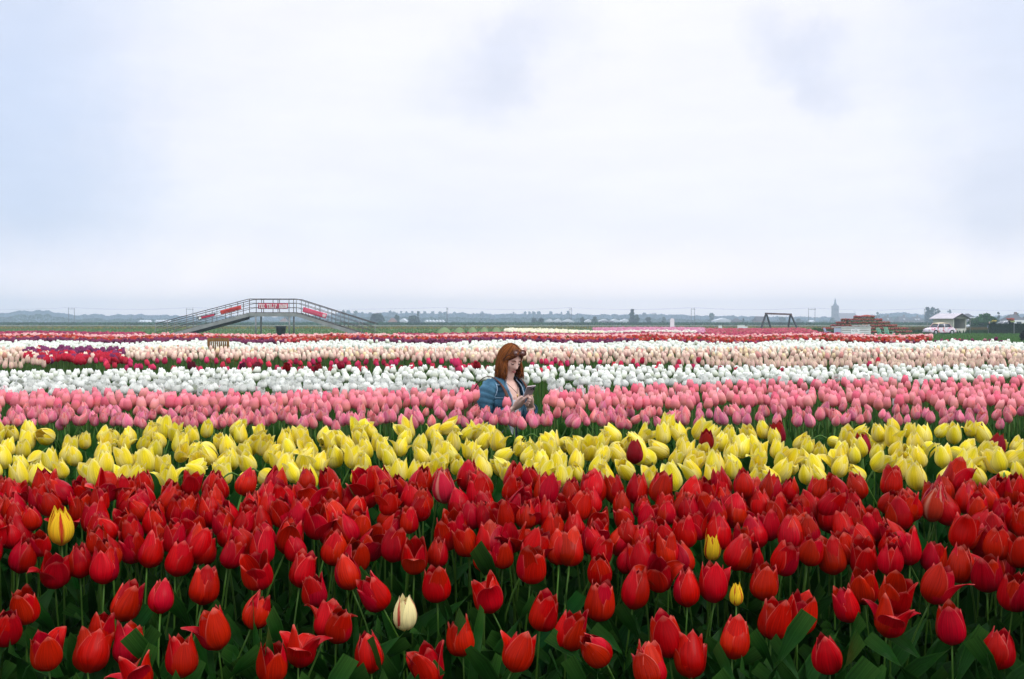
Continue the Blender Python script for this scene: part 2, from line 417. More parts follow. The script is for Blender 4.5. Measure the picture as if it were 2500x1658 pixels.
def in_field(n, x0, x1, d0, d1):
    """random feet between photo columns x0..x1 and distances d0..d1, even over the ground"""
    d = np.sqrt(rng.random(n) * (d1 * d1 - d0 * d0) + d0 * d0); x = x0 + rng.random(n) * (x1 - x0)
    return np.stack([(x - 1250) / F_PX * d, d, np.zeros(n)], 1)

# short meadow grass between the flower field and the crops, greener lawn by the cars
P = in_field(40000, -450, 2950, 46, 184); h = .1 + rng.random(len(P)) * .16
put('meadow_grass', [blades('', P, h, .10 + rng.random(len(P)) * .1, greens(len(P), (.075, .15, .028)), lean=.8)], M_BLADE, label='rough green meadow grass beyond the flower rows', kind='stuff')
P = in_field(26000, 2230, 2700, 27, 100); h = .10 + rng.random(len(P)) * .14
put('lawn_grass', [blades('', P, h, .03 + P[:, 1] * .0012, greens(len(P), (.06, .15, .025)), lean=.8)], M_BLADE, label='bright green lawn grass in front of the painted car', kind='stuff')
P = in_field(19000, -450, 2950, 187, 226); h = .22 + rng.random(len(P)) * .26
cc = greens(len(P), (.19, .155, .008)); q = rng.random(len(P)) < .3; cc[q] = greens(int(q.sum()), (.08, .12, .01))
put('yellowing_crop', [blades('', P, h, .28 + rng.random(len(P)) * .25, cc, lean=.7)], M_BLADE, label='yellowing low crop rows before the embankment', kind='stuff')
n = 30000; y = np.where(rng.random(n) < .12, 236.2 + rng.random(n) * 3.6, 243.6 + rng.random(n) * 10.6); z = np.interp(y, [p[0] for p in prof], [p[1] for p in prof]) - .02
x = (rng.random(n) * 2900 - 1450) / F_PX * 255
clump = (np.sin(x * .35) + np.sin(x * .13 + 2) + np.sin(x * .9 + 1)) / 3
P = np.stack([x, y, z], 1); h = (.22 + rng.random(n) * .22) * np.where(y > 251, .28, np.where(y < 241, .4, 1))
cc = greens(n, (.05, .105, .065)) * (1 + .4 * clump[:, None])
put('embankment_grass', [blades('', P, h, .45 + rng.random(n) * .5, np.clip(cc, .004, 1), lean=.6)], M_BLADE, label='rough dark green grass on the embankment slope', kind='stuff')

# ------------------------------------------------------------------ tulip geometry
PROF_T = np.array([0, .1, .22, .38, .55, .75, .9, 1.0])
def prof_r(close):
    # close 1 = bud shut at the tip, 0 = upright cup, -1 = opening
    tip = .80 - .42 * close
    return np.array([.14, .55, .84, .99, 1.0, .90 - .08 * close, .86 * tip + .14, tip])

def petal_grid(R, L, close=.6, inner=False, flop=0.0, tb=.45, nu=6, nv=8, seed=0, amax=1.12, point=7.5, wav=.03):
    rs = np.random.default_rng(seed)
    t = np.linspace(0, 1, nv + 1) ** .9
    fine = np.linspace(0, 1, 81)
    r = np.interp(fine, PROF_T, prof_r(close)); k = np.ones(9) / 9
    r = np.convolve(np.pad(r, 4, mode='edge'), k, mode='valid') * R * (.92 if inner else 1.0)
    z = L * fine ** 1.22 * (1.0 if not inner else 1.02)
    r0 = r.copy()
    if flop:
        dr, dz = np.diff(r), np.diff(z); tm = (fine[1:] + fine[:-1]) / 2
        be = flop * np.clip((tm - tb) / (1 - tb), 0, 1) ** 1.1
        r = r[0] + np.concatenate([[0], np.cumsum(dr * np.cos(be) + dz * np.sin(be))])
        z = z[0] + np.concatenate([[0], np.cumsum(dz * np.cos(be) - dr * np.sin(be))])
    rt, zt, r0t = np.interp(t, fine, r), np.interp(t, fine, z), np.interp(t, fine, r0)
    A = amax * (.58 + .42 * np.sin(np.pi * np.clip(t, 0, 1) ** .95)) * np.sqrt(np.clip(1 - t ** point, 0, 1))
    A[-1] = .03
    s = np.linspace(-1, 1, nu + 1)
    ph = rs.random(4) * 6.28
    V = np.zeros((nv + 1, nu + 1, 3)); UV = np.zeros((nv + 1, nu + 1, 2))
    for i in range(nv + 1):
        hw = A[i] * max(r0t[i], .3 * R)
        ang = s * hw / max(rt[i], .3 * R)
        rr = rt[i] * (1 - .05 * s * s * (1 if not inner else .2)) - .025 * R * np.exp(-(s / .18) ** 2) * t[i]
        rr = rr + wav * R * t[i] * np.sin(ph[0] + 3.3 * s + 4 * t[i]) * np.abs(s)
        V[i, :, 0] = rr * np.cos(ang); V[i, :, 1] = rr * np.sin(ang)
        V[i, :, 2] = zt[i] + wav * L * (np.abs(s) ** 2) * np.sin(ph[1] + 5 * t[i]) * t[i]
        UV[i, :, 0] = s / 2 + .5; UV[i, :, 1] = t[i]
    i = np.arange((nv + 1) * (nu + 1)).reshape(nv + 1, nu + 1)
    Fq = np.stack([i[:-1, :-1].ravel(), i[:-1, 1:].ravel(), i[1:, 1:].ravel(), i[1:, :-1].ravel()], 1)
    return V.reshape(-1, 3), Fq, UV.reshape(-1, 2)

def rotz(V, a):
    c, s_ = math.cos(a), math.sin(a); R = np.array([[c, -s_, 0], [s_, c, 0], [0, 0, 1]]); return V @ R.T

def flower_petals(name, mat, style, seed, R=.37, nu=6, nv=8, **kw):
    """six petal meshes (unit flower: height 1), already turned to their place"""
    rs = random.Random(seed); out_ = []
    for k in range(6):
        inner = k % 2 == 1
        close, flop, tb = .55 + rs.uniform(-.2, .2), 0.0, .45
        if style == 'closed': close = .85 + rs.uniform(-.15, .2)
        if style == 'half': close = .38 + rs.uniform(-.3, .25); flop = rs.uniform(0, .15)
        if style == 'open': close = .0; flop = rs.uniform(.1, .35); tb = .25
        if style == 'flap':
            close = .3 + rs.uniform(-.2, .3)
            if k in (0, 3 if seed % 2 else 7): flop = rs.uniform(1.5, 2.1); tb = .38
            else: flop = rs.uniform(0, .12)
        if style == 'blown': close = .1; flop = rs.choice([.1, .2, .3, .9, 1.9]); tb = rs.uniform(.25, .45)
        Rk = R * (1.0 if style != 'open' else 1.1)
        V, Fq, UV = petal_grid(Rk, 1.0 * rs.uniform(.88, 1.07), close, inner, flop, tb, nu, nv, seed * 7 + k, **kw)
        V = rotz(V, k * math.pi / 3 + rs.uniform(-.1, .1))
        out_.append(np_mesh('petal', V, Fq, mat, True, UV))
    return out_

def join_meshes(name, grids, mat):
    Vs, Fs, Us, k = [], [], [], 0
    for V, Fq, U in grids: Vs.append(V); Fs.append(Fq + k); Us.append(U); k += len(V)
    return np_mesh(name, np.concatenate(Vs), np.concatenate(Fs), mat, True, np.concatenate(Us))

def leaf_grid(L=.34, W=.06, th0=.12, th1=1.1, seed=0, nv=11, nu=2, wav=.016):
    rs = np.random.default_rng(seed + 500); t = np.linspace(0, 1, nv + 1)
    th = th0 + th1 * t ** 1.6; ds = L / nv
    x = np.concatenate([[0], np.cumsum(np.sin(th[1:]) * ds)]); z = np.concatenate([[0], np.cumsum(np.cos(th[1:]) * ds)])
    w = W / 2 * 1.25 * (t + .22) ** .42 * np.clip(1 - t, 0, 1) ** .8; w[-1] = .0006
    s = np.linspace(-1, 1, nu + 1); V = np.zeros((nv + 1, nu + 1, 3)); UV = np.zeros((nv + 1, nu + 1, 2))
    ph = rs.random() * 6.28; tw = (rs.random() - .5) * 2.0
    for i in range(nv + 1):
        nrm = np.array([-np.cos(th[i]), 0, np.sin(th[i])])
        fold = .6 * (1 - t[i] * .5)
        for j, sj in enumerate(s):
            a = tw * t[i]; sd = np.array([np.sin(a) * nrm[0], np.cos(a), np.sin(a) * nrm[2]])
            p = np.array([x[i], 0, z[i]]) + sd * sj * w[i] + nrm * abs(sj) * w[i] * fold + nrm * wav * np.sin(ph + 9 * t[i]) * sj
            V[i, j] = p; UV[i, j] = (sj / 2 + .5, t[i])
    i = np.arange((nv + 1) * (nu + 1)).reshape(nv + 1, nu + 1)
    Fq = np.stack([i[:-1, :-1].ravel(), i[:-1, 1:].ravel(), i[1:, 1:].ravel(), i[1:, :-1].ravel()], 1)
    return V.reshape(-1, 3), Fq, UV.reshape(-1, 2)

LEAF_G = [leaf_grid(.36, .062, .05, .6, 1), leaf_grid(.40, .05, .1, .9, 2), leaf_grid(.32, .064, .15, .75, 3), leaf_grid(.28, .045, .2, 1.3, 4), leaf_grid(.42, .05, .05, .55, 5), leaf_grid(.36, .055, .25, 1.15, 6)]
LEAF_G += [leaf_grid(.38, .055, .1, 1.5, 7), leaf_grid(.30, .056, .35, .9, 8), leaf_grid(.40, .045, .02, .9, 9), leaf_grid(.26, .05, .5, 1.3, 10)]
LEAF_M = [np_mesh('leaf', V, Fq, M_LEAF, True, U) for V, Fq, U in LEAF_G]

# stems: unit height, with where the flower sits and which way it points
def stem_mesh(pts, r=.0045, n=6):
    mb = MB(); mb.tube(smooth_path(pts, 3), r, n); me = mb.mesh('stem', M_STEM, True)
    P = smooth_path(pts, 3); return me, P[-1], (P[-1] - P[-2]).normalized()
STEMS = [stem_mesh([(0, 0, 0), (.01, 0, .33), (.0, .01, .66), (0, 0, 1)]),
         stem_mesh([(0, 0, 0), (.0, .01, .35), (.03, .0, .7), (.07, 0, 1)]),
         stem_mesh([(0, 0, 0), (.02, 0, .3), (-.01, .02, .65), (-.06, .02, 1)]),
         stem_mesh([(0, 0, 0), (.0, .0, .4), (.04, .02, .75), (.14, .05, .98)])]
NOD = [stem_mesh([(0, 0, 0), (.01, 0, .5), (.03, 0, .85), (.07, 0, .95), (.13, 0, .98)], .0042),
       stem_mesh([(0, 0, 0), (-.01, 0, .5), (.02, 0, .88), (.07, 0, .965), (.12, 0, .95)], .0042)]

class Kind:
    pass

def make_kind(name, mats, styles, R=.37, joined=False, nu=6, nv=8, **kw):
    """prepared flowers: list of (style, [meshes])"""
    k = Kind(); k.name = name; k.flowers = []
    for i, (st, seed) in enumerate(styles):
        mat = mats[i % len(mats)]
        if joined:
            gr = []
            rs = random.Random(seed)
            for j in range(6):
                close = {'closed': .85, 'half': .2, 'open': -.2}[st] + rs.uniform(-.2, .2)
                V, Fq, U = petal_grid(R, rs.uniform(.94, 1.04), close, j % 2 == 1, rs.uniform(0, .2) + (.3 if st == 'open' else 0), .4, nu, nv, seed * 7 + j, **kw)
                gr.append((rotz(V, j * math.pi / 3), Fq, U))
            k.flowers.append((st, [join_meshes('flower', gr, mat)]))
        else:
            k.flowers.append((st, flower_petals(name, mat, st, seed, R, nu, nv, **kw)))
    return k

def plant(kind, foot, h, size, fi, rz, label, cat='tulip', group=None, stem=None, nleaf=2, name=None, tilt=None, rs=random, leaf_s=1.0):
    """one tulip: an Empty at its foot, with petals, stem and leaves of its own"""
    st, meshes = kind.flowers[fi]
    me, top, dirn = stem if stem is not None else rs.choice(STEMS)
    root = empty(name or kind.name, foot, rz); tag(root, label, cat, group)
    so = link_obj('stem', me, root); so.scale = (h if abs(top.x) > .2 else 1.0 * h, h, h)
    wx = 1.0 + .9 * max(0, (size - .06) / .05) if size > .06 else 1.0
    so.scale = (h, h, h)
    p = Vector((top.x * h, top.y * h, top.z * h))
    q = dirn.to_track_quat('Z', 'Y').to_matrix()
    if tilt: q = Euler((tilt[0], tilt[1], 0)).to_matrix() @ q
    base = Matrix.Translation(p) @ (q @ Matrix.Rotation(rs.uniform(0, 6.28), 3, 'Z')).to_4x4() @ Matrix.Diagonal((size * rs.uniform(.94, 1.08), size * rs.uniform(.94, 1.08), size, 1))
    for m in meshes:
        o = link_obj('petal' if len(meshes) > 1 else 'flower', m, root); o.matrix_basis = base
    for i in range(nleaf):
        o = link_obj('leaf', rs.choice(LEAF_M), root)
        o.rotation_euler = (0, 0, rs.uniform(0, 6.28)); s = leaf_s * h / .6 * rs.uniform(.75, 1.15); o.scale = (s * 1.05, s * 1.15, s); o.location = (rs.uniform(-.012, .012), rs.uniform(-.012, .012), 0)
    return root

# far flowers as one mesh per row
def lob_head(nring, nseg, closed=.55, R=.38):
    t = np.linspace(0, 1, nring + 1)
    r = np.interp(t, PROF_T, prof_r(closed)) * R
    V = []; T = []
    for i in range(nring + 1):
        for j in range(nseg):
            a = 2 * math.pi * j / nseg
            z = t[i] ** 1.15; rr = r[i]
            if i == nring: z += .07 if j % 2 == 0 else -.07
            if 0 < i < nring: rr *= 1.05 if j % 2 == 0 else .93
            V.append((rr * math.cos(a), rr * math.sin(a), z)); T.append(t[i])
    Fq = []
    for i in range(nring):
        for j in range(nseg):
            a, b = i * nseg + j, i * nseg + (j + 1) % nseg; Fq.append((a, b, b + nseg, a + nseg))
    # inner lid, a little below the rim, so no head is hollow
    k = len(V); V.append((0, 0, .72)); T.append(.7)
    for j in range(nseg): Fq.append((nring * nseg + j, nring * nseg + (j + 1) % nseg, k, k))
    return np.array(V), Fq, np.array(T)
def tri(Fq):
    o_ = []
    for f in Fq:
        if f[2] == f[3]: o_.append(f[:3])
        else: o_ += [(f[0], f[1], f[2]), (f[0], f[2], f[3])]
    return np.array(o_)
HEADS = {}
for key, (nr_, ns_, cl, R_) in {'A': (4, 6, .6, .38), 'A2': (4, 6, .85, .33), 'A3': (5, 8, .55, .5), 'A4': (5, 8, .75, .52), 'B': (3, 6, .5, .42), 'C': (2, 5, .4, .45), 'D': (2, 4, .4, .5)}.items():
    V, Fq, T = lob_head(nr_, ns_, cl, R_); HEADS[key] = (V, tri(Fq), T)

def scatter_heads(P, size, lo, hi, heads, tilt=.25, stem=False, stem_h=.25, stem_col=(.08, .15, .035)):
    """P (n,3) flower bases; lo/hi (n,3) colours at base and tip. returns list of (V,F,col)"""
    n = len(P); out_ = []
    pick = rng.integers(0, len(heads), n)
    a = rng.random(n) * 6.283; tx = rng.normal(0, tilt, n); ty = rng.normal(0, tilt, n)
    for hi_i, hk in enumerate(heads):
        I = np.nonzero(pick == hi_i)[0]
        if not len(I): continue
        HV, HF, HT = HEADS[hk]; m = len(HV)
        c, s_ = np.cos(a[I])[:, None], np.sin(a[I])[:, None]
        wv = (.9 + .25 * rng.random(len(I)))[:, None]
        x = (HV[None, :, 0] * c - HV[None, :, 1] * s_) * wv; y = (HV[None, :, 0] * s_ + HV[None, :, 1] * c) * wv; z = np.repeat(HV[None, :, 2], len(I), 0)
        x = x + z * tx[I][:, None]; y = y + z * ty[I][:, None]
        V = np.stack([x, y, z], 2) * size[I][:, None, None] + P[I][:, None, :]
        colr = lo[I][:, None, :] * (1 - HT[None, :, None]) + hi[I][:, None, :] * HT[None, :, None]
        Fb = (HF[None] + (np.arange(len(I)) * m)[:, None, None]).reshape(-1, 3)
        out_.append((V.reshape(-1, 3), Fb, colr.reshape(-1, 3)))
    if stem:
        r = .0045; k = 3; ang = np.arange(k) * 2 * np.pi / k
        ring = np.stack([np.cos(ang) * r, np.sin(ang) * r, np.zeros(k)], 1)
        top = P[:, None, :] + ring[None]; bot = top.copy(); bot[:, :, 2] -= stem_h; bot[:, :, 2] = np.maximum(bot[:, :, 2], 0)
        V = np.concatenate([bot, top], 1).reshape(-1, 3)
        Fl = np.array([f for j in range(k) for f in ((j, (j + 1) % k, k + (j + 1) % k), (j, k + (j + 1) % k, k + j))])
        Fb = (Fl[None] + (np.arange(n) * 2 * k)[:, None, None]).reshape(-1, 3)
        out_.append((V, Fb, np.repeat(greens(n, stem_col)[:, None, :], 2 * k, 1).reshape(-1, 3)))
    return out_

def pal(n, *cols):
    """random pick among (weight, rgb) with some spread"""
    wts = np.array([c[0] for c in cols], float); wts /= wts.sum()
    i = rng.choice(len(cols), n, p=wts); c = np.array([c[1] for c in cols])[i]
    return np.clip(c * (1 + (rng.random((n, 1)) - .5) * .25), 0, .95)

def quadtri(parts):
    """(V, quads, col) -> triangles so it can join a triangle mesh"""
    return [(V, np.concatenate([Fq[:, [0, 1, 2]], Fq[:, [0, 2, 3]]]) if Fq.shape[1] == 4 else Fq, c) for V, Fq, c in parts]

def darts(n, x0, x1, yb, yf, sx, sy, seed=1, tries=60, dens=None):
    """points in the photo plane between back line yb(x) and front line yf(x), kept apart by (sx, sy)"""
    r = random.Random(seed); pts = []; grid = {}
    for _ in range(n * tries):
        if len(pts) >= n: break
        x = r.uniform(x0, x1); v = r.random(); y = yb(x) + (yf(x) - yb(x)) * v
        if dens and r.random() > dens(x, v): continue
        g = (int(x // sx), int(y // sy)); ok = True
        for i in (-1, 0, 1):
            for j in (-1, 0, 1):
                for (a, b) in grid.get((g[0] + i, g[1] + j), ()):
                    if ((a - x) / sx) ** 2 + ((b - y) / sy) ** 2 < 1: ok = False
        if ok: pts.append((x, y)); grid.setdefault(g, []).append((x, y))
    return pts

def leaf_mass(name, P, rz, s, label, mat=None, idx=None):
    """a mass of full tulip leaves joined as one thing nobody could count"""
    Vs, Fs, Us, k = [], [], [], 0
    for p, a, q in zip(P, rz, s):
        V, Fq, U = LEAF_G[random.randrange(len(LEAF_G)) if idx is None else random.choice(idx)]
        Vs.append(rotz(V * q, a) + np.asarray(p)); Fs.append(Fq + k); Us.append(U); k += len(V)
    o = link_obj(name, np_mesh(name, np.concatenate(Vs), np.concatenate(Fs), mat or M_LEAF, True, np.concatenate(Us)))
    return tag(o, label=label, kind='stuff')

def where(x):
    """a findable stretch of the rows"""
    for lim, tx in ((260, 'at its left end'), (560, 'below the left bridge ramp'), (900, 'below the bridge banners'), (1130, 'just left of the woman'), (1340, 'in front of the woman'), (1640, 'right of the woman'), (2000, 'below the swing'), (2240, 'below the flower mound')):
        if x < lim: return tx
    return 'below the painted car'
# ------------------------------------------------------------------ the tulip beds
RED_C = lin(178, 14, 22)
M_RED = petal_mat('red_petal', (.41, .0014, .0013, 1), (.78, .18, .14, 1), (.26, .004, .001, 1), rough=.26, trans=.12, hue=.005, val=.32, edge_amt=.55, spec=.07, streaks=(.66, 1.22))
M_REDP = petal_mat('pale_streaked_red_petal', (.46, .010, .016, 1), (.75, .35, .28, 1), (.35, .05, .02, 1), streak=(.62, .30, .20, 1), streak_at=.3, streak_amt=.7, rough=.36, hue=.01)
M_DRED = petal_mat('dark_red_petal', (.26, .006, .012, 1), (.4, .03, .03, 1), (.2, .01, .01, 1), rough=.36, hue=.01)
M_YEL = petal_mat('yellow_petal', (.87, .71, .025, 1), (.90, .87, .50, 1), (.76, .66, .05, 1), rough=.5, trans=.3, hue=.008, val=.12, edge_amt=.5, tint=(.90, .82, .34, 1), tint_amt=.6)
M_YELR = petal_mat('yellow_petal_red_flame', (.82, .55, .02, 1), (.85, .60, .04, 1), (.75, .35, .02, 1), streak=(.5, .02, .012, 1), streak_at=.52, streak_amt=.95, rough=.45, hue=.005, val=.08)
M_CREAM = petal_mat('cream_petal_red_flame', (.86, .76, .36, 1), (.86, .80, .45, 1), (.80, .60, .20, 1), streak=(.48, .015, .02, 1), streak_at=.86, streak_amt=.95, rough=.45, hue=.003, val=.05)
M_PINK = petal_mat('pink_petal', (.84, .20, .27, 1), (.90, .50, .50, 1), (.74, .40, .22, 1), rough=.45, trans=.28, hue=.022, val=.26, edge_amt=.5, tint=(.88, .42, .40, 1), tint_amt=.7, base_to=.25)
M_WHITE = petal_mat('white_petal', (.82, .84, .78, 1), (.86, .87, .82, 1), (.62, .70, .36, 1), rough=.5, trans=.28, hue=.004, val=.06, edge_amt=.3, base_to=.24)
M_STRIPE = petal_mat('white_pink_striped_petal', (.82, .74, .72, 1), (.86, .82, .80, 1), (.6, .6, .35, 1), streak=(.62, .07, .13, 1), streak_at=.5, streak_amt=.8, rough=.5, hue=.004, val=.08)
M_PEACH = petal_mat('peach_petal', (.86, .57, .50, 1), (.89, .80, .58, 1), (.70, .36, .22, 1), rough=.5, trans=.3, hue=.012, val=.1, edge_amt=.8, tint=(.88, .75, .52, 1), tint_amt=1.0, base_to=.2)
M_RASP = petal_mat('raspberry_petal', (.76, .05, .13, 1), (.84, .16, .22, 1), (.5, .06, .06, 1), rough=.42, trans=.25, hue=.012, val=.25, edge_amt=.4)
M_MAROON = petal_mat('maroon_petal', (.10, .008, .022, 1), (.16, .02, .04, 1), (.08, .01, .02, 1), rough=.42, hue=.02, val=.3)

def place(kind, x, y, d, size, fi, label, group, rs, stem=None, nleaf=2, tilt=None, leaf_s=1.0, rz=None, name=None):
    c = at(x, y, d); st = stem if stem is not None else rs.choice(STEMS)
    rz = rs.uniform(0, 6.283) if rz is None else rz
    me, top, dirn = st
    h = max(.15, (c.z - size * .5 * max(dirn.z, .2)) / top.z)
    ox, oy = top.x * h, top.y * h
    foot = (c.x - (ox * math.cos(rz) - oy * math.sin(rz)), c.y - (ox * math.sin(rz) + oy * math.cos(rz)), 0.0)
    return plant(kind, foot, h, size, fi, rz, label, 'tulip', group, st, nleaf, name, tilt, rs, leaf_s)

# ---- red tulips of the front bed
KR = make_kind('red_tulip', [M_RED], [('closed', 1), ('closed', 2), ('closed', 3), ('half', 4), ('half', 5), ('half', 6), ('flap', 7), ('flap', 8), ('open', 9), ('blown', 10), ('blown', 11), ('half', 12), ('closed', 13), ('closed', 14), ('half', 15), ('closed', 16), ('half', 17), ('flap', 18), ('blown', 19)], R=.385, nu=7, nv=9, wav=.055)
ST_RED = {'closed': (0, 1, 2, 12, 13, 15), 'half': (3, 4, 5, 11, 14, 16), 'flap': (6, 7, 17), 'open': (8,), 'blown': (9, 10, 18)}
STYLE_TXT = {'closed': 'closed pointed red tulip', 'half': 'half-open red tulip', 'flap': 'red tulip with folded petal', 'open': 'wide open red tulip', 'blown': 'blown floppy red tulip'}
rs = random.Random(21)
d_red = lambda y: 3.15 + (1185 - y) / 375 * .84
front = [ # x, y, style, size factor - the loose plants along the near edge
 (130,1392,'flap',1.15),(192,1372,'closed',1.0),(250,1385,'half',1.1),(355,1348,'half',1.0),(424,1366,'half',1.1),(492,1346,'half',.9),(552,1352,'half',.85),(601,1325,'closed',1.0),
 (633,1395,'open',1.05),(727,1343,'closed',.75),(728,1400,'half',1.0),(770,1445,'half',.8),(288,1477,'half',1.15),(387,1466,'closed',.75),(490,1440,'half',1.05),(238,1540,'half',.8),(530,1540,'flap',1.1),
 (790,1522,'flap',1.0),(113,1592,'blown',.9),(208,1602,'open',1.0),(308,1584,'half',1.05),(345,1642,'blown',.8),(725,1585,'blown',.95),(3,1535,'closed',1.0),
 (858,1405,'closed',.95),(935,1450,'half',1.05),(1067,1427,'half',1.1),(1203,1458,'flap',1.1),(1010,1360,'flap',1.1),(890,1325,'half',1.1),(1090,1305,'half',1.0),(1147,1320,'half',1.0),(1187,1362,'flap',1.0),
 (1246,1312,'blown',1.0),(1295,1380,'half',1.2),(1390,1345,'half',1.15),(1465,1390,'closed',1.0),(1460,1472,'half',1.15),(1318,1497,'half',1.0),(1382,1540,'half',1.15),(1545,1442,'closed',1.2),(1500,1318,'half',1.15),(1365,1345,'closed',1.0),
 (818,1525,'half',.9),(1058,1632,'blown',.95),(1588,1628,'half',.95),(1610,1400,'flap',1.15),(1680,1442,'closed',1.0),(1745,1428,'flap',1.2),(1865,1424,'half',1.1),(1885,1512,'half',1.2),(1950,1500,'flap',1.2),(1835,1353,'half',1.15),(1905,1362,'half',1.0),
 (2040,1362,'half',1.15),(2115,1430,'half',1.15),(2180,1450,'open',.95),(2168,1510,'blown',1.15),(2275,1432,'flap',1.2),(2225,1340,'half',1.1),(2345,1382,'closed',1.1),(2415,1400,'flap',1.15),(2478,1445,'half',1.2),(1637,1557,'half',1.1),(1690,1612,'blown',1.1),(1600,1640,'half',.9),(1975,1300,'closed',1.0),(2440,1300,'half',1.05),(60,1480,'half',.95),(440,1610,'half',.9),(610,1500,'closed',.85),(660,1620,'half',.95),(905,1600,'closed',.9),(1130,1560,'half',.9),(1250,1600,'flap',.95),(1480,1580,'closed',.9),(1790,1570,'half',.95),(2030,1600,'closed',.9),(2330,1530,'half',1.0),(2440,1590,'closed',.95),(2080,1480,'half',.9)]
front.sort()
seen = {}
for x, y, st, sf in front:
    i = seen.get(st, 0); seen[st] = i + 1
    short = {'closed': 'closed red tulip', 'half': 'half-open red tulip', 'flap': 'red tulip with folded petal', 'open': 'wide open red tulip', 'blown': 'blown floppy red tulip'}[st]
    lab = '%s, %s such from the left on the red bed edge' % (short, ordinal(i))
    fi = rs.choice(ST_RED[st])
    place(KR, x, y, d_red(y) + rs.uniform(-.04, .04), .094 * (.5 + .5 * sf), fi, lab, 'red tulips along the near edge', rs, nleaf=3, tilt=(rs.uniform(-.22, .22), rs.uniform(-.22, .22)) if st != 'open' else (rs.uniform(.1, .4), rs.uniform(-.3, .3)), leaf_s=rs.uniform(1.1, 1.45))
pts = darts(285, -40, 2540, lambda x: 1182 - 8 * math.exp(-((x - 1100) / 350) ** 2) * 3, lambda x: 1372, 42, 20, 5, dens=lambda x, v: 1 if v < .75 else .5)
for x, y in pts:
    if any((x - a) ** 2 / 38 ** 2 + (y - b) ** 2 / 32 ** 2 < 1 for a, b, _, _ in front): continue
    if any(abs(x - a) < 42 and b - 12 < y < b + 80 for a, b in ((147, 1287), (1740, 1336), (1800, 1455), (2276, 1232), (1087, 1190), (987, 1500))): continue
    st = rs.choices(['closed', 'half', 'flap', 'blown'], [.50, .38, .08, .04])[0]
    fi = rs.choice(ST_RED[st])
    lab = STYLE_TXT[st] + ' in the crowded red bed, ' + where(x)
    place(KR, x, y + rs.uniform(-12, 12), d_red(y) + rs.uniform(-.05, .05), .093 * rs.uniform(.8, 1.14), fi, lab, 'crowded red tulips, ' + st + ', ' + where(x), rs, nleaf=1, tilt=(rs.uniform(-.2, .2), rs.uniform(-.2, .2)), leaf_s=1.05)
# a tall one at the back, and the odd ones out among the reds
place(KR, 2322, 1168, 3.2, .105, 8, 'tall opened red tulip rising above the back of the red bed', 'red tulips along the near edge', rs, nleaf=1)
KS = make_kind('flamed_tulip', [M_YELR], [('closed', 31), ('half', 32), ('closed', 33)], R=.31)
place(KS, 147, 1287, 2.85, .108, 0, 'big closed yellow tulip with a red flame standing among the reds', None, rs, nleaf=2, stem=STEMS[0])
place(KS, 1740, 1336, 2.85, .085, 1, 'yellow tulip streaked red with one petal bent, among the reds', None, rs, nleaf=2, stem=STEMS[0])
place(KS, 1800, 1455, 2.55, .056, 2, 'small yellow bud with red base low beside red tulips', None, rs, nleaf=2, stem=STEMS[0])
KC = make_kind('cream_tulip', [M_CREAM], [('closed', 35)], R=.33)
place(KC, 987, 1500, 2.45, .088, 0, 'closed cream tulip with dark red side stripes near the front', None, rs, nleaf=2, stem=STEMS[0])
KP = make_kind('red_tulip', [M_REDP], [('closed', 36), ('closed', 37)])
place(KP, 2276, 1232, 3.05, .11, 0, 'red tulip with one broad pale streaked petal at the bed back', None, rs, nleaf=1)
place(KP, 1087, 1190, 3.1, .105, 1, 'red tulip with a greenish pale outer petal beside yellow tulips', None, rs, nleaf=1)
# leaf mass under the reds
n = 2300; P = in_field(n, -650, 3150, 2.0, 3.35)
leaf_mass('tulip_foliage', P + np.array([0, 0, .03]), rng.random(n) * 6.28, .95 + rng.random(n) * .45, 'dense dark green tulip leaves under the red tulips')

# ---- yellow tulips
KY = make_kind('yellow_tulip', [M_YEL], [('closed', 41), ('closed', 42), ('half', 43), ('half', 44), ('flap', 45), ('blown', 46), ('closed', 47), ('half', 48), ('open', 49)], R=.36, nu=5, nv=7, wav=.05)
d_yel = lambda y: 3.55 + (1150 - y) / 110 * .87
pts = darts(250, -40, 2540, lambda x: 1050 + 12 * math.sin(x / 95) - 8 * math.sin(x / 41), lambda x: 1166, 34, 20, 8, dens=lambda x, v: 1 if v < .7 else .4)
YT = {'closed': 'closed yellow tulip in the yellow row', 'half': 'half-open yellow tulip in the yellow row', 'flap': 'yellow tulip with a petal folded down in the yellow row', 'blown': 'overblown yellow tulip with flopping petals in the yellow row', 'open': 'wide open yellow tulip in the yellow row', 'nod': 'yellow tulip nodding sideways on an arched stem'}
for x, y in pts:
    fi = rs.choices(range(9), [3, 3, 4, 4, 2.6, 2.2, 3, 4, 2])[0]; st = KY.flowers[fi][0]
    nod = rs.random() < .06
    place(KY, x, y, d_yel(y) + rs.uniform(-.1, .1), rs.uniform(.072, .1), fi, (YT['nod'] if nod else YT[st]) + ', ' + where(x), ('nodding yellow tulips' if nod else 'yellow tulips, ' + st) + ', ' + where(x), rs, stem=rs.choice(NOD) if nod else None, nleaf=1, tilt=None if nod else (rs.gauss(0, .3), rs.gauss(0, .3)), leaf_s=1.3)
KD = make_kind('red_tulip', [M_DRED], [('half', 51), ('closed', 52), ('half', 53)])
for x, y, d, s, fi, lab in [(1549, 1105, 3.7, .088, 1, 'closed dark red tulip standing alone at the yellow row front'), (1726, 1076, 4.0, .08, 0, 'dark red tulip half hidden behind a yellow tulip'), (1898, 1060, 4.3, .105, 2, 'tall red tulip at the back of the yellow row'), (2108, 1088, 4.1, .09, 0, 'dark red tulip tucked between drooping yellow tulips'), (2430, 1090, 4.0, .10, 1, 'dark red tulip leaning at the end of the yellow row')]:
    place(KD, x, y, d, s, fi, lab, None, rs, nleaf=1)
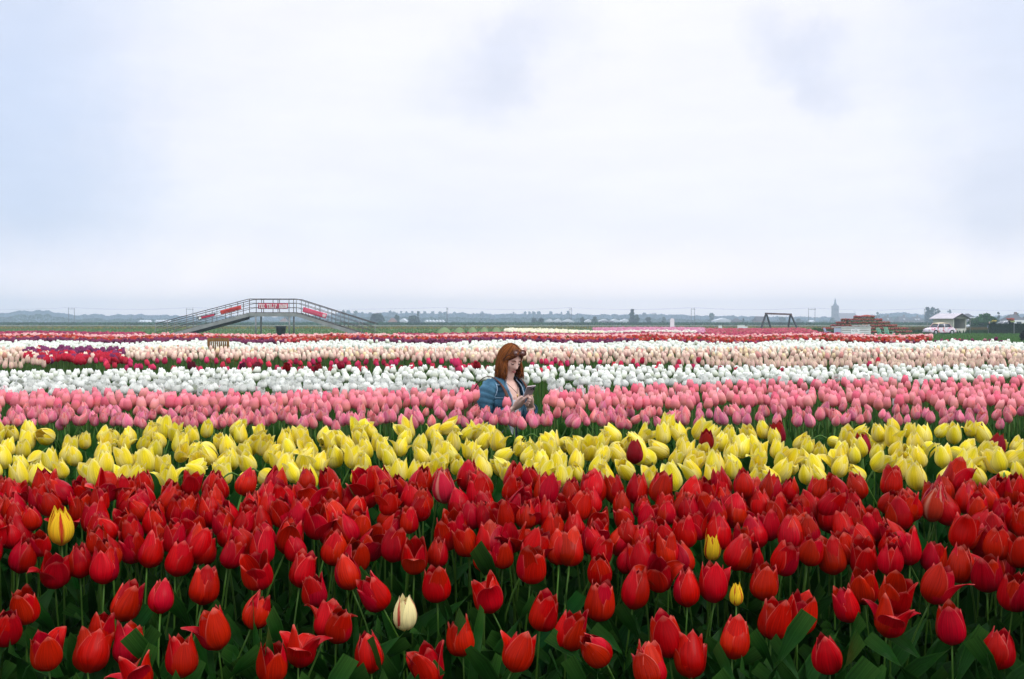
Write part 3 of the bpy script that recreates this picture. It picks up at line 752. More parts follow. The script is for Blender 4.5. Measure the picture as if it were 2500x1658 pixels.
n = 1750; P = in_field(n, -650, 3150, 3.4, 4.6)
leaf_mass('tulip_foliage', P, rng.random(n) * 6.28, 1.25 + rng.random(n) * .45, 'dark green leaves between the yellow tulip stems', idx=[1, 4, 4])

# ---- pink tulips
KK = make_kind('pink_tulip', [M_PINK], [('closed', 61), ('closed', 62), ('closed', 63), ('closed', 64), ('half', 65), ('closed', 66)], R=.345, nu=4, nv=6, point=7.0)
yb_p = lambda x: 968 - 4 * math.sin(x / 130) - 38 * min(1, max(0, (x - 1150) / 1000))
yf_p = lambda x: 1036 - 8 * (x / 2500)
d_pink = lambda y: 1190.0 / (y - 787)
pts = darts(780, -40, 2540, yb_p, yf_p, 15.5, 7.6, 14, dens=lambda x, v: 1 if v < .55 or 1140 < x < 1340 else .27)
pts = [(x, y) for x, y in pts if not (1148 < x < 1330 and y < 1003)] + [(1187, 1000), (1237, 988), (1262, 996), (1155, 975), (1160, 960), (1332, 985)]
pts = [(x, y) for x, y in pts if not (1250 < x < 1330 and y < 1012)]
pts.sort(key=lambda p: -p[1])
tail = pts[300:]
for x, y in pts[:300]:
    fi = rs.randrange(6); st = KK.flowers[fi][0]
    place(KK, x, y + rs.gauss(0, 4), d_pink(y) + rs.uniform(-.1, .1), rs.uniform(.054, .078), fi, ('closed pink tulip in the near pink row, ' if st == 'closed' else 'pink tulip with parted petals in the near pink row, ') + where(x), 'pink tulips, ' + st + ', ' + where(x), rs, nleaf=0, tilt=(rs.gauss(0, .17), rs.gauss(0, .17)))
P = np.array([at(x, y + 12 - rs.uniform(0, 5), d_pink(y)) for x, y in tail])
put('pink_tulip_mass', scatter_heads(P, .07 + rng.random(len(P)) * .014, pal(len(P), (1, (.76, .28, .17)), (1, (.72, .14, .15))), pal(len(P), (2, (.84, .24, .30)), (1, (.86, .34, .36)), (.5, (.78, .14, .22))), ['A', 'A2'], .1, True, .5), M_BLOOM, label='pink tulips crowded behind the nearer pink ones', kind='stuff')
n = 7000; P = in_field(n, -600, 3100, 4.55, 7.2); P = P[(np.abs(P[:, 0] - .0) > .55) | (P[:, 1] < 6.2)]; n = len(P)
put('pink_row_leaves', [blades('', P, .48 + rng.random(n) * .22, .016 + rng.random(n) * .018, greens(n, (.035, .105, .02)), lean=.22, nseg=3)], M_BLADE, label='upright green leaves and stalks under the pink tulips', kind='stuff')
n = 1250; P = in_field(n, -600, 3100, 4.6, 6.1)
leaf_mass('tulip_foliage', P, rng.random(n) * 6.28, 1.35 + rng.random(n) * .4, 'broad green leaves among the pink tulip stems', idx=[1, 4, 8])

# ---- small white and pink striped tulips behind the pink row
KT = make_kind('striped_tulip', [M_STRIPE], [('half', 71), ('closed', 72), ('half', 73)], R=.46, joined=True, nu=3, nv=5, point=8.0)
pts = darts(170, -40, 1480, lambda x: 949, lambda x: 976, 17, 6, 17) + [(x, y) for x, y in darts(18, 1480, 2300, lambda x: 950, lambda x: 985, 40, 8, 18)]
for x, y in pts:
    if 1120 < x < 1345: continue
    d = 6.95 - (y - 970) * .022
    place(KT, x, y, d, rs.uniform(.052, .066), rs.randrange(3), 'short white tulip striped with pink behind the pink row, ' + where(x), 'striped white and pink tulips, ' + where(x), rs, nleaf=0)

# ---- white tulips
KW = make_kind('white_tulip', [M_WHITE], [('half', 81), ('half', 82), ('closed', 83), ('half', 84), ('open', 85)], R=.55, joined=True, nu=4, nv=6, point=9.0)
yb_w = lambda x: 909 - 10 * min(1, x / 900) - 6 * (x / 2500)
yf_w = lambda x: 957 - 8 * min(1, x / 1000) - 26 * max(0, (x - 1000) / 1500)
d_white = lambda y: 1142.0 / (y - 787)
pts = darts(820, -40, 2540, yb_w, yf_w, 15.5, 5.2, 24, dens=lambda x, v: 1 if v < .7 else .45)
pts.sort(key=lambda p: -p[1])
pts = [(x, y) for x, y in pts if not (1150 < x < 1345 and y > 932)]
for x, y in pts[:300]:
    fi = rs.randrange(5); st = KW.flowers[fi][0]
    place(KW, x, y + rs.gauss(0, 2.5), d_white(y), rs.uniform(.052, .068), fi, ('closed white tulip' if st == 'closed' else 'cup-shaped white tulip' if st == 'half' else 'opened white tulip') + ' in the near white row, ' + where(x), 'white tulips, ' + st + ', ' + where(x), rs, nleaf=0, tilt=(rs.gauss(0, .2), rs.gauss(0, .2)))
P = np.array([at(x, y + 9, d_white(y)) for x, y in pts[300:]])
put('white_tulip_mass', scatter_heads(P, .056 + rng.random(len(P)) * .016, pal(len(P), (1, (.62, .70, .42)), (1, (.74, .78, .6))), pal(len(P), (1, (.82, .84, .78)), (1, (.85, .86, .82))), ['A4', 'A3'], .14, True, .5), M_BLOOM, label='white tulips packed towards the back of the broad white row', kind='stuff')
n = 6800; P = in_field(n, -500, 3000, 6.5, 10.4); P = P[~((np.abs(P[:, 0]) < .5) & (P[:, 1] < 7.4))]; n = len(P)
put('white_row_leaves', [blades('', P, .45 + rng.random(n) * .24, .02 + rng.random(n) * .02, greens(n, (.04, .12, .022)), lean=.22, nseg=3)], M_BLADE, label='upright green leaves under the broad white row', kind='stuff')

# ---- raspberry and maroon tulips
KB = make_kind('raspberry_tulip', [M_RASP], [('closed', 91), ('closed', 92), ('half', 93)], R=.37, joined=True, nu=3, nv=5)
pts = darts(125, 235, 2150, lambda x: 884, lambda x: 913, 10, 7, 31, dens=lambda x, v: 1 if x < 1400 else max(.05, 1 - (x - 1400) / 600))
for x, y in pts:
    if 1205 < x < 1285: continue
    d = 9.9 + (915 - y) / 35 * 1.3; fi = rs.randrange(3)
    place(KB, x, y - 6, d, rs.uniform(.062, .082), fi, 'raspberry tulip behind the white row, ' + where(x), 'raspberry tulips, ' + where(x), rs, nleaf=0, tilt=(rs.gauss(0, .12), rs.gauss(0, .12)))
KM = make_kind('maroon_tulip', [M_MAROON, M_DRED], [('half', 95), ('half', 96)], R=.5, joined=True, nu=3, nv=5)
for x, y in darts(9, 250, 2100, lambda x: 892, lambda x: 910, 17, 6, 33, dens=lambda x, v: 1 if x < 1300 else .25):
    if 1200 < x < 1290: continue
    fi = rs.randrange(2)
    place(KM, x, y, 9.8, rs.uniform(.07, .088), fi, 'dark wine red double tulip among raspberry tulips, ' + where(x), 'wine red tulips, ' + where(x), rs, nleaf=0)
for x, y, lab in [(1115, 885, 'red tulip'), (1125, 900, 'deep pink tulip')]:
    place(KB, x, y, 9.6, .10, 2, 'large %s with broad petals beside the red-haired woman' % ('crimson' if y < 890 else 'rose red'), None, rs, nleaf=0)

# ---- peach tulips
KE = make_kind('peach_tulip', [M_PEACH], [('closed', 101), ('half', 102), ('closed', 103), ('half', 104)], R=.29, joined=True, nu=3, nv=5, point=3.0)
d_peach = lambda y: 10.4 + (893 - y) / 43 * 7.1
yf_e = lambda x: 876 if x < 1000 else 876 + 16 * min(1, (x - 1000) / 900)
def dens_e(x, v):
    if 105 < x < 292: return 0.03
    return 1 if v < .75 else .8
pts = darts(1150, -60, 2560, lambda x: 852, yf_e, 10.0, 3.4, 41, dens=dens_e)
pts += darts(34, -30, 120, lambda x: 862, lambda x: 892, 10, 7, 42) + [(205, 872), (218, 880), (250, 866), (110, 868), (96, 884)]
pts.sort(key=lambda p: -p[1])
for x, y in pts[:300]:
    fi = rs.randrange(4)
    place(KE, x, y, d_peach(y) + rs.uniform(-.2, .2), rs.uniform(.078, .102), fi, 'slim peach and cream tulip in the near peach row, ' + where(x), 'peach tulips, ' + where(x), rs, nleaf=0, tilt=(rs.gauss(0, .1), rs.gauss(0, .1)))
P = np.array([at(x, y + 7, d_peach(y)) for x, y in pts[300:]]); n = len(P)
put('peach_tulip_mass', scatter_heads(P, .085 + rng.random(n) * .03, pal(n, (2, (.80, .46, .38)), (1, (.76, .36, .32)), (.4, (.5, .25, .08))), pal(n, (3, (.88, .76, .58)), (2, (.87, .64, .52)), (.7, (.86, .74, .42)), (.3, (.75, .35, .3))), ['A2'], .12, True, .4), M_BLOOM, label='peach and cream tulips packed across the peach row', kind='stuff')
n = 8600; P = in_field(n, -450, 2950, 9.8, 18.5)
put('peach_row_leaves', [blades('', P, .42 + rng.random(n) * .27, .025 + rng.random(n) * .03, greens(n, (.045, .115, .02)), lean=.25, nseg=2)], M_BLADE, label='green leaves under the peach tulips', kind='stuff')

# ---- clump of purple and crimson double tulips at the left
P2 = darts(150, 62, 300, lambda x: 856 + 3 * math.sin(x / 9), lambda x: 884 + 5 * math.sin(x / 14), 9, 3.0, 45, dens=lambda x, v: 1 if 100 < x < 285 else .35)
P = np.array([at(x, y + 4, 13.2 + (880 - y) * .12) for x, y in P2]); n = len(P)
isp = np.array([(y < 866 or rs.random() < .25) for x, y in P2])
lo = np.where(isp[:, None], np.array([[.12, .015, .06]]), np.array([[.34, .012, .02]])) * (.8 + .4 * rng.random((n, 1))); hi_c = np.where(isp[:, None], np.array([[.19, .035, .11]]), np.array([[.50, .015, .04]])) * (.8 + .4 * rng.random((n, 1)))
put('double_tulip_clump', scatter_heads(P, .08 + rng.random(n) * .03, lo, hi_c, ['A3', 'B'], .2, True, .4), M_BLOOM, label='clump of purple and crimson double tulips in a gap of the peach row', kind='stuff')
n = 900; P = in_field(n, 60, 320, 10.2, 13.6)
put('clump_leaves', [blades('', P, .5 + rng.random(n) * .14, .03 + rng.random(n) * .03, greens(n, (.018, .06, .018)), lean=.4, nseg=2)], M_BLADE, label='dark leaves below the purple and crimson clump', kind='stuff')

# ---- rows further out, joined row by row
def row(name, label, x0, x1, d0, d1, dens, z, size, lo, hi_, heads, zvar=.028, keep=None, stem=False, tilt=.15):
    area = (x1 - x0) / F_PX * (d1 * d1 - d0 * d0) / 2; n = int(area * dens)
    P = in_field(n, x0, x1, d0, d1); px = P[:, 0] / P[:, 1] * F_PX + 1250
    if keep is not None:
        k = keep(px, P[:, 1]); P = P[k]; px = px[k]
    n = len(P); P[:, 2] = z + rng.normal(0, zvar, n) - size / 2 + .03 * np.sin(px / 60)
    return put(name, scatter_heads(P, size * (.85 + .35 * rng.random(n)), pal(n, *lo), pal(n, *hi_), heads, tilt, stem, .35), M_BLOOM, label=label, kind='stuff')
WH = [(1, (.84, .86, .80)), (1, (.80, .83, .76))]; WL = [(1, (.66, .72, .48)), (1, (.5, .58, .3))]
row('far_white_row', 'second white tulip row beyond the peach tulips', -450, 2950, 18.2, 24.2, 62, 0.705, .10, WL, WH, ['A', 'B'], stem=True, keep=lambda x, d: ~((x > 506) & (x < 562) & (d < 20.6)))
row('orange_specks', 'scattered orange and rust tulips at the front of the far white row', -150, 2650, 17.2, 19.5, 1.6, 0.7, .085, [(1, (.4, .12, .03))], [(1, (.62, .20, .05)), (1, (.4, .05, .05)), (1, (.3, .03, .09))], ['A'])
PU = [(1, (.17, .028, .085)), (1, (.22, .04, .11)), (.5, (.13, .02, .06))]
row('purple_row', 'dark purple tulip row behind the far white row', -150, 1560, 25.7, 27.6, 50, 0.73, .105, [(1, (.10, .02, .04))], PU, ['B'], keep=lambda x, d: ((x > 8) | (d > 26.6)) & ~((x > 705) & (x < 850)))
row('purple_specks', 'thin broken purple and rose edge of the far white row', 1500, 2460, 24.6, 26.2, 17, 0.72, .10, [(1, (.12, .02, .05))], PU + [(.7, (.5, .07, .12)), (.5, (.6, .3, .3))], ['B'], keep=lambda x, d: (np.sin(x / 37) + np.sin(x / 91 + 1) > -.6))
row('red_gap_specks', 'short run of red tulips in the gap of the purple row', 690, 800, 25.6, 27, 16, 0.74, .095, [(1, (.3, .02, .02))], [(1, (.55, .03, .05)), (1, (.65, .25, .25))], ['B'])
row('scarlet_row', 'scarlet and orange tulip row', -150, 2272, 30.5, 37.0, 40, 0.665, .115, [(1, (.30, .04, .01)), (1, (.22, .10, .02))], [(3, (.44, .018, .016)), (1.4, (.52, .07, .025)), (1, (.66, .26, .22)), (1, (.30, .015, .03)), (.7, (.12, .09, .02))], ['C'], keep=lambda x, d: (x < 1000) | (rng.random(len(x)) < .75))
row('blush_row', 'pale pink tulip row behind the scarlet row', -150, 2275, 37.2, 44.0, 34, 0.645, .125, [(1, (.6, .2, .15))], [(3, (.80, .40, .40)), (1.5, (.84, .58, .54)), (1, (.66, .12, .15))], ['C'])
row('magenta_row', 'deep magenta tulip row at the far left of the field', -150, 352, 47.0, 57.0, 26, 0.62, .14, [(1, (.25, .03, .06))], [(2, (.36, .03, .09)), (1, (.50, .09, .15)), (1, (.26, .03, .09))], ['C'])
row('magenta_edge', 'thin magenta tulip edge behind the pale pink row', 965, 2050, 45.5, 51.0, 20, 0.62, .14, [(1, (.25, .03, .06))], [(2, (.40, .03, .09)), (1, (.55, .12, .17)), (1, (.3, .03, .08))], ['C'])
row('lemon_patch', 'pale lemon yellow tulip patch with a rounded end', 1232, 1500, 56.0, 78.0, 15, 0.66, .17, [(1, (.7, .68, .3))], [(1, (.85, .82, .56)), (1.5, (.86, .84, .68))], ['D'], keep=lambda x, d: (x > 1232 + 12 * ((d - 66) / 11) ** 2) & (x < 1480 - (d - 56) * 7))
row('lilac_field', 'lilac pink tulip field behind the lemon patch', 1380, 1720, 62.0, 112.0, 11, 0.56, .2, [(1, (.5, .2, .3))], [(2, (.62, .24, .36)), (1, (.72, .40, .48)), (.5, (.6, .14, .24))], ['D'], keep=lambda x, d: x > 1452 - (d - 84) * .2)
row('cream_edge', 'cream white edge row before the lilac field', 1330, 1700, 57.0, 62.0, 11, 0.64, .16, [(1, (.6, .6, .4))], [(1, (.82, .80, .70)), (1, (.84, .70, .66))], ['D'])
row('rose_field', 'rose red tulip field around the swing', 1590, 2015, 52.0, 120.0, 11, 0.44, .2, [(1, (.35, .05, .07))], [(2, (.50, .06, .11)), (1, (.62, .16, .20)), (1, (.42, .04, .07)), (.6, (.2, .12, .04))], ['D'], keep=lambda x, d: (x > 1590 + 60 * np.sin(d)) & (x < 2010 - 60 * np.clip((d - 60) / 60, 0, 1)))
for nm, x0, x1, d0, d1, n, h, c, lb in [('far_row_leaves', -150, 2650, 18.2, 30.5, 15000, .52, (.05, .115, .025), 'green leaves under the far white and purple rows'), ('scarlet_row_leaves', -150, 2272, 30.4, 44.5, 15000, .52, (.06, .10, .02), 'green leaves under the scarlet and pale pink rows'), ('field_end_leaves', 960, 2050, 45, 100, 12000, .38, (.07, .10, .03), 'green leaves under the far tulip fields'), ('left_end_leaves', -150, 360, 45, 57, 3500, .48, (.05, .1, .025), 'green leaves under the far magenta row')]:
    P = in_field(n, x0, x1, d0, d1)
    put(nm, [blades('', P, h * (.65 + .4 * rng.random(n)), .03 + P[:, 1] * .0016, greens(n, c), lean=.3)], M_BLADE, label=lb, kind='stuff')
# rounded green rows under the embankment
for i, (x0, x1) in enumerate([(1064, 1104), (1106, 1138), (1139, 1168), (1169, 1196), (1198, 1226)]):
    c0, c1 = at(x0, 808, 92), at(x1, 808, 92); wd = c1.x - c0.x; mb = MB(); rings = []
    for k in range(9):
        yy = 78 + k * 3.0; rings.append([((c0.x + c1.x) / 2 / 92 * yy * (1) + math.cos(a) * wd * .47, yy, math.sin(a) * .75 * (1 if 0 < k < 8 else .4) + random.uniform(-.03, .03)) for a in np.linspace(0, math.pi, 9)])
    mb.loft(rings, False, False)
    M_MOUND = plain('mound_green', (.13, .19, .075, 1), .9, .3, 1.2) if i == 0 else M_MOUND
    o = mb.build('crop_mound', M_MOUND, None, True)
    tag(o, 'pale green rounded crop mound, %s in the row beyond the magenta tulips' % ordinal(i), 'crop mound', 'pale green crop mounds')

# the same rows carry on past both sides of the view
def beyond(name, label, yb, yf, d_of, sx, sy, size, lo, hi_, heads, stem_h, n):
    pts = darts(n, -640, -42, yb, yf, sx, sy, 61) + darts(n, 2542, 3140, yb, yf, sx, sy, 62)
    P = np.array([at(x, y + 8, d_of(y)) for x, y in pts]); m = len(P)
    put(name, scatter_heads(P, size * (.85 + .3 * rng.random(m)), pal(m, *lo), pal(m, *hi_), heads, .14, True, stem_h), M_BLOOM, label=label, kind='stuff')
beyond('red_tulip_mass', 'more red tulips at the far ends of the red bed', lambda x: 1182, lambda x: 1560, d_red, 44, 24, .095, [(1, (.3, .004, .002))], [(1, (.41, .002, .002)), (1, (.45, .004, .003))], ['A', 'A2'], .6, 130)
beyond('yellow_tulip_mass', 'more yellow tulips at the far ends of the yellow row', lambda x: 1050, lambda x: 1166, d_yel, 36, 21, .095, [(1, (.72, .6, .05))], [(1, (.87, .72, .05)), (1, (.89, .82, .3))], ['A', 'A2'], .6, 70)
beyond('pink_end_mass', 'more pink tulips at the far ends of the pink row', yb_p, yf_p, d_pink, 17, 8.5, .07, [(1, (.74, .3, .2))], [(1, (.84, .24, .30)), (1, (.86, .34, .36))], ['A', 'A2'], .5, 190)
beyond('white_end_mass', 'more white tulips at the far ends of the white row', lambda x: 900, lambda x: 955 if x < 0 else 920, d_white, 16, 5.5, .06, [(1, (.66, .72, .48))], [(1, (.83, .84, .79))], ['A4', 'A3'], .5, 220)
# ------------------------------------------------------------------ footbridge with its banners
M_STEEL = plain('galvanised_steel', (.20, .21, .21, 1), .5, .2, 5, metal=.35)
M_RAIL = plain('weathered_rail', (.085, .072, .072, 1), .6, .3, 3)
M_BEAM = plain('bridge_beam', (.26, .27, .27, 1), .6, .25, 2)
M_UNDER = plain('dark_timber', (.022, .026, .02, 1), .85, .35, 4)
M_TREAD = plain('tread_timber', (.13, .11, .095, 1), .8, .3, 5, rnd=.2)
DB = 78.0
bx = lambda px, d=DB: (px - 1250) / F_PX * d
bz = lambda py, d=DB: CAM_H - (py - HOR) / F_PX * d
br = thing('footbridge', 'grey metal footbridge with sloping ramps and railings over the tulip field', 'footbridge', (0, 0, 0))
LX, RX = bx(609), bx(724); LE, RE = bx(380), bx(916); ZD = bz(764)
YN, YF = DB, DB + 1.65
RISE = (ZD - .05)
def deck_z(x):
    if x < LX: return max(.03, ZD - (LX - x) * RISE / (LX - LE))
    if x > RX: return max(.03, ZD - (x - RX) * RISE / (RE - RX))
    return ZD
for y in (YN, YF):
    for a, b, nm in ((LE, LX, 'ramp_beam'), (LX, RX, 'deck_beam'), (RX, RE, 'ramp_beam')):
        MB().beam((a + (.003 if a > LE else 0), y, deck_z(a) - .14), (b - .003, y, deck_z(b) - .14), .09, .27).build(nm, M_BEAM, br)
nt_ = 26
def plank(x, sl):
    p = MB().box((x, (YN + YF) / 2, deck_z(x) + .03), (.235, 1.54, .045), (0, -sl, 0)); return p.build('tread', M_TREAD, br)
for k in range(int((LX - LE) / .27)): plank(LE + .15 + k * .27, 0)
for k in range(int((RX - LX) / .25)): plank(LX + .13 + k * .25, 0)
for k in range(int((RE - RX) / .27)): plank(RX + .15 + k * .27, 0)
# dark boards under the climbing ramp
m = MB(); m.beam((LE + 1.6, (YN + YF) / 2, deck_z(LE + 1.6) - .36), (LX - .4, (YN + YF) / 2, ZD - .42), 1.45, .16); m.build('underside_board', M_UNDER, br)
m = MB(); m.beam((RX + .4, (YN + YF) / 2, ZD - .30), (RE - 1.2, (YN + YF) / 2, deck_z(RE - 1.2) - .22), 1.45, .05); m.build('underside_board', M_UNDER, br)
for px in (624.5, 706.5):
    for y in (YN, YF):
        MB().bar((bx(px), y, 0), (bx(px), y, ZD - .28), .065, 10).build('support_leg', M_STEEL, br, True)
RH = 1.09
posts = [LE, bx(409), bx(432), bx(456), bx(481), bx(503), bx(530), bx(551), bx(562), bx(581), LX + .02, bx(626), bx(644), bx(667), bx(683), bx(706), RX, bx(736), bx(753), bx(770), bx(783), bx(801), bx(820), bx(832), bx(851), bx(877), RE]
for y in (YN, YF):
    for x in posts[(0 if y == YN else 1)::(1 if y == YN else 2)]:
        MB().bar((x, y, deck_z(x) - .02), (x, y, deck_z(x) + RH), .028, 6).build('rail_post', M_RAIL if LE + 6 < x < RX else M_STEEL, br, True)
    for f, r in ((1.0, .03), (.70, .02), (.38, .02)):
        P = [(LE, y, deck_z(LE) + RH * f), (LX - .1, y, ZD + RH * f - .02), (LX + .1, y, ZD + RH * f), (RX - .1, y, ZD + RH * f), (RX + .1, y, ZD + RH * f - .02), (RE, y, deck_z(RE) + RH * f)]
        MB().tube(P, r, 6).build('rail', M_RAIL, br, True)
# banners hang on the near railing
def word(txt, size, mat, name='lettering', bold=.0, slab=False):
    c = bpy.data.curves.new('txt', 'FONT'); c.body = txt; c.size = size; c.align_x = 'CENTER'; c.align_y = 'CENTER'; c.offset = bold; c.extrude = .006; c.space_character = 1.08
    o = bpy.data.objects.new('txt', c); COL.objects.link(o); bpy.context.view_layer.update()
    me = bpy.data.meshes.new_from_object(o.evaluated_get(bpy.context.evaluated_depsgraph_get())); me.name = name
    bpy.data.objects.remove(o); bpy.data.curves.remove(c); me.materials.clear(); me.materials.append(mat); return me
M_WHITEP = plain('white_print', (.82, .80, .80, 1), .6, .05)
def banner(label, corner_px, mat, d=DB - .05):
    """four photo corners (tl, tr, br, bl) -> sagging cloth"""
    P = [at(x, y, d) for x, y in corner_px]; nx_, ny_ = 14, 4; V = []; Fq = []
    for j in range(ny_ + 1):
        for i in range(nx_ + 1):
            u, v = i / nx_, j / ny_; p = (P[0] * (1 - u) + P[1] * u) * (1 - v) + (P[3] * (1 - u) + P[2] * u) * v
            p = p + Vector((0, .02 * math.sin(u * 9 + v * 2) - .03, -.015 * math.sin(u * math.pi * 4) ** 2)); V.append(p)
    for j in range(ny_):
        for i in range(nx_): a = j * (nx_ + 1) + i; Fq.append((a, a + nx_ + 1, a + nx_ + 2, a + 1))
    base = P[3]; root = thing('banner', label, 'banner', base)
    m = MB(); m.add([p - base for p in V], Fq); cl = m.build('cloth', mat, root, True)
    md = cl.modifiers.new('thick', 'SOLIDIFY'); md.thickness = .008
    cen = sum(P, Vector()) / 4 - base; ang = math.atan2(P[1].z - P[0].z, P[1].x - P[0].x)
    return root, cen, ang, (P[1] - P[0]).length, (P[0] - P[3]).length
def letter_on(root, cen, ang, me, off=(0, 0)):
    o = link_obj(me.name, me, root); c, s_ = math.cos(ang), math.sin(ang)
    o.rotation_euler = (math.pi / 2, -ang, 0); o.location = cen + Vector((off[0] * c - off[1] * s_, -.075, off[0] * s_ + off[1] * c)); return o
M_BRED = plain('banner_crimson', (.50, .025, .075, 1), .65, .1, 3)
M_BORA = plain('banner_scarlet', (.56, .045, .03, 1), .65, .1, 3)
M_BDARK = plain('banner_black', (.02, .02, .03, 1), .65, .1, 3)
M_BPINK = plain('banner_rose', (.62, .06, .13, 1), .65, .1, 3)
M_DKRED = plain('dark_red_print', (.28, .02, .015, 1), .6, .05); M_LPINK = plain('pale_print', (.78, .45, .5, 1), .6, .05)
r_, cen, ang, wd, hg = banner('crimson banner with white letters THE TULIP BARN on the bridge deck railing', [(630.5, 741), (703.5, 741), (703.5, 754), (630.5, 754)], M_BRED)
# slab serif capitals built from strokes
def slab_text(txt, hgt, wid, st):
    G = {'T': [(0, 5, 4, 5), (2, 0, 2, 5), (1, 0, 3, 0), (0, 4, 0, 5), (4, 4, 4, 5)], 'H': [(1, 0, 1, 5), (3, 0, 3, 5), (1, 2.5, 3, 2.5), (0, 0, 1.6, 0), (2.4, 0, 4, 0), (0, 5, 1.6, 5), (2.4, 5, 4, 5)],
         'E': [(1, 0, 1, 5), (0, 0, 4, 0), (0, 5, 4, 5), (1, 2.5, 3, 2.5), (4, 0, 4, 1.2), (4, 3.8, 4, 5)], 'U': [(1, .6, 1, 5), (3.2, .6, 3.2, 5), (1, 0, 3.2, 0), (0, 5, 1.8, 5), (2.4, 5, 4, 5)],
         'L': [(1, 0, 1, 5), (0, 0, 4, 0), (0, 5, 2, 5), (4, 0, 4, 1.4)], 'I': [(2, 0, 2, 5), (1, 0, 3, 0), (1, 5, 3, 5)], 'P': [(1, 0, 1, 5), (0, 5, 3.4, 5), (3.6, 2.8, 3.6, 5), (1, 2.5, 3.4, 2.5), (0, 0, 2, 0)],
         'B': [(1, 0, 1, 5), (0, 0, 3.4, 0), (0, 5, 3.2, 5), (1, 2.5, 3.3, 2.5), (3.6, .2, 3.6, 2.2), (3.4, 2.8, 3.4, 4.8)], 'A': [(.6, 0, 1.9, 5), (3.4, 0, 2.1, 5), (1, 1.7, 3, 1.7), (0, 0, 1.3, 0), (2.7, 0, 4, 0)],
         'R': [(1, 0, 1, 5), (0, 5, 3.3, 5), (3.5, 2.9, 3.5, 4.9), (1, 2.6, 3.3, 2.6), (2.4, 2.5, 3.7, 0), (0, 0, 1.8, 0), (3.2, 0, 4.2, 0)], 'N': [(.9, 0, .9, 5), (3.3, 0, 3.3, 5), (.9, 5, 3.3, 0), (0, 0, 1.6, 0), (2.6, 5, 4.2, 5), (0, 5, 1, 5)]}
    n = len(txt); adv = wid / n; sx, sy = adv * .8 / 4, hgt / 5; mb = MB(); x0 = -wid / 2 + adv * .1
    for i, ch in enumerate(txt):
        for k, (a, b, c, e) in enumerate(G.get(ch, [])):
            p, q = Vector((x0 + i * adv + a * sx, b * sy - hgt / 2, 0)), Vector((x0 + i * adv + c * sx, e * sy - hgt / 2, 0)); t = (q - p).normalized() * st * .5; nrm = Vector((-t.y, t.x, 0)); z = .006 + k * .0006
            hor_ = abs(t.x) > abs(t.y); wv = nrm * (.75 if hor_ else 1.25)
            mb.add([p - t + wv, q + t + wv, q + t - wv, p - t - wv, p - t + wv + Vector((0, 0, z)), q + t + wv + Vector((0, 0, z)), q + t - wv + Vector((0, 0, z)), p - t - wv + Vector((0, 0, z))], [(3, 2, 1, 0), (4, 5, 6, 7), (0, 1, 5, 4), (1, 2, 6, 5), (2, 3, 7, 6), (3, 0, 4, 7)])
    return mb.mesh('lettering', M_WHITEP)
letter_on(r_, cen, 0, slab_text('THE TULIP BARN', hg * .66, wd * .95, .03))
def squiggle(wd, hg, mat, n, seed, rad=.014):
    q = random.Random(seed); pts = []
    for i in range(n):
        u = i / (n - 1) - .5; pts.append((u * wd, (hg * .5 * (1 if i % 2 else -1)) * q.uniform(.5, 1), 0))
    mb = MB(); mb.tube(smooth_path(pts, 4), rad, 4, True, .5); return mb.mesh('script_mark', mat)
r_, cen, ang, wd, hg = banner('orange red banner with dark script tied to the left ramp railing', [(537.5, 758.5), (588.5, 745.5), (590.5, 754.5), (540, 768)], M_BORA)
letter_on(r_, cen, ang, squiggle(wd * .72, hg * .5, M_DKRED, 16, 3, .02), (.08, 0))
r_, cen, ang, wd, hg = banner('black and red banner with a white bird-like mark low on the left ramp', [(482.5, 774), (526.5, 764), (527.5, 770), (484.5, 782)], M_BDARK)
m = MB(); m.box((0, 0, 0), (wd * .72, hg * .55, .012)); letter_on(r_, cen, ang, m.mesh('red_stripe', M_BRED), (.1, -.01))
m = MB(); m.add([(-.13, -.1, 0), (.12, -.04, 0), (.05, .1, 0), (-.1, .06, 0), (-.13, -.1, .014), (.12, -.04, .014), (.05, .1, .014), (-.1, .06, .014)], [(3, 2, 1, 0), (4, 5, 6, 7), (0, 1, 5, 4), (1, 2, 6, 5), (2, 3, 7, 6), (3, 0, 4, 7)]); letter_on(r_, cen, ang, m.mesh('white_mark', M_WHITEP), (-wd * .36, -.02))
r_, cen, ang, wd, hg = banner('rose pink banner with a pale round emblem on the right ramp railing', [(741.5, 749.5), (799, 766), (796, 778), (738.5, 761)], M_BPINK)
letter_on(r_, cen, ang, squiggle(wd * .66, hg * .45, M_LPINK, 18, 5, .011), (-.15, 0))
mb = MB(); R0 = hg * .34
mb.tube([(math.cos(a) * R0, math.sin(a) * R0, 0) for a in np.linspace(0, 2 * math.pi, 17)], .02, 4, True, .5)
for k in range(6): a = k * math.pi / 3; mb.bar((math.cos(a) * R0 * .15, math.sin(a) * R0 * .15, 0), (math.cos(a) * R0 * .9, math.sin(a) * R0 * .9, 0), .022, 4)
letter_on(r_, cen, ang, mb.mesh('emblem', M_WHITEP), (wd * .40, -.01))

# tub below the bridge
t = thing('tub', 'black green plastic tub with a wide rim standing under the bridge', 'tub', (bx(686, 80), 80, 0))
prof_ = [(.30, 0), (.33, .35), (.37, .55), (.40, .75), (.42, .93)]
mb = MB(); mb.loft([[(math.cos(a) * r, math.sin(a) * r, z) for a in np.linspace(0, 2 * math.pi, 20, endpoint=False)] for r, z in prof_]); mb.build('body', plain('tub_plastic', (.012, .022, .014, 1), .5, .2, 4), t, True)
mb = MB(); mb.tube([(math.cos(a) * .43, math.sin(a) * .43, .93) for a in np.linspace(0, 2 * math.pi, 25)], .028, 6); mb.build('rim', plain('tub_rim', (.12, .13, .12, 1), .5, .1), t, True)

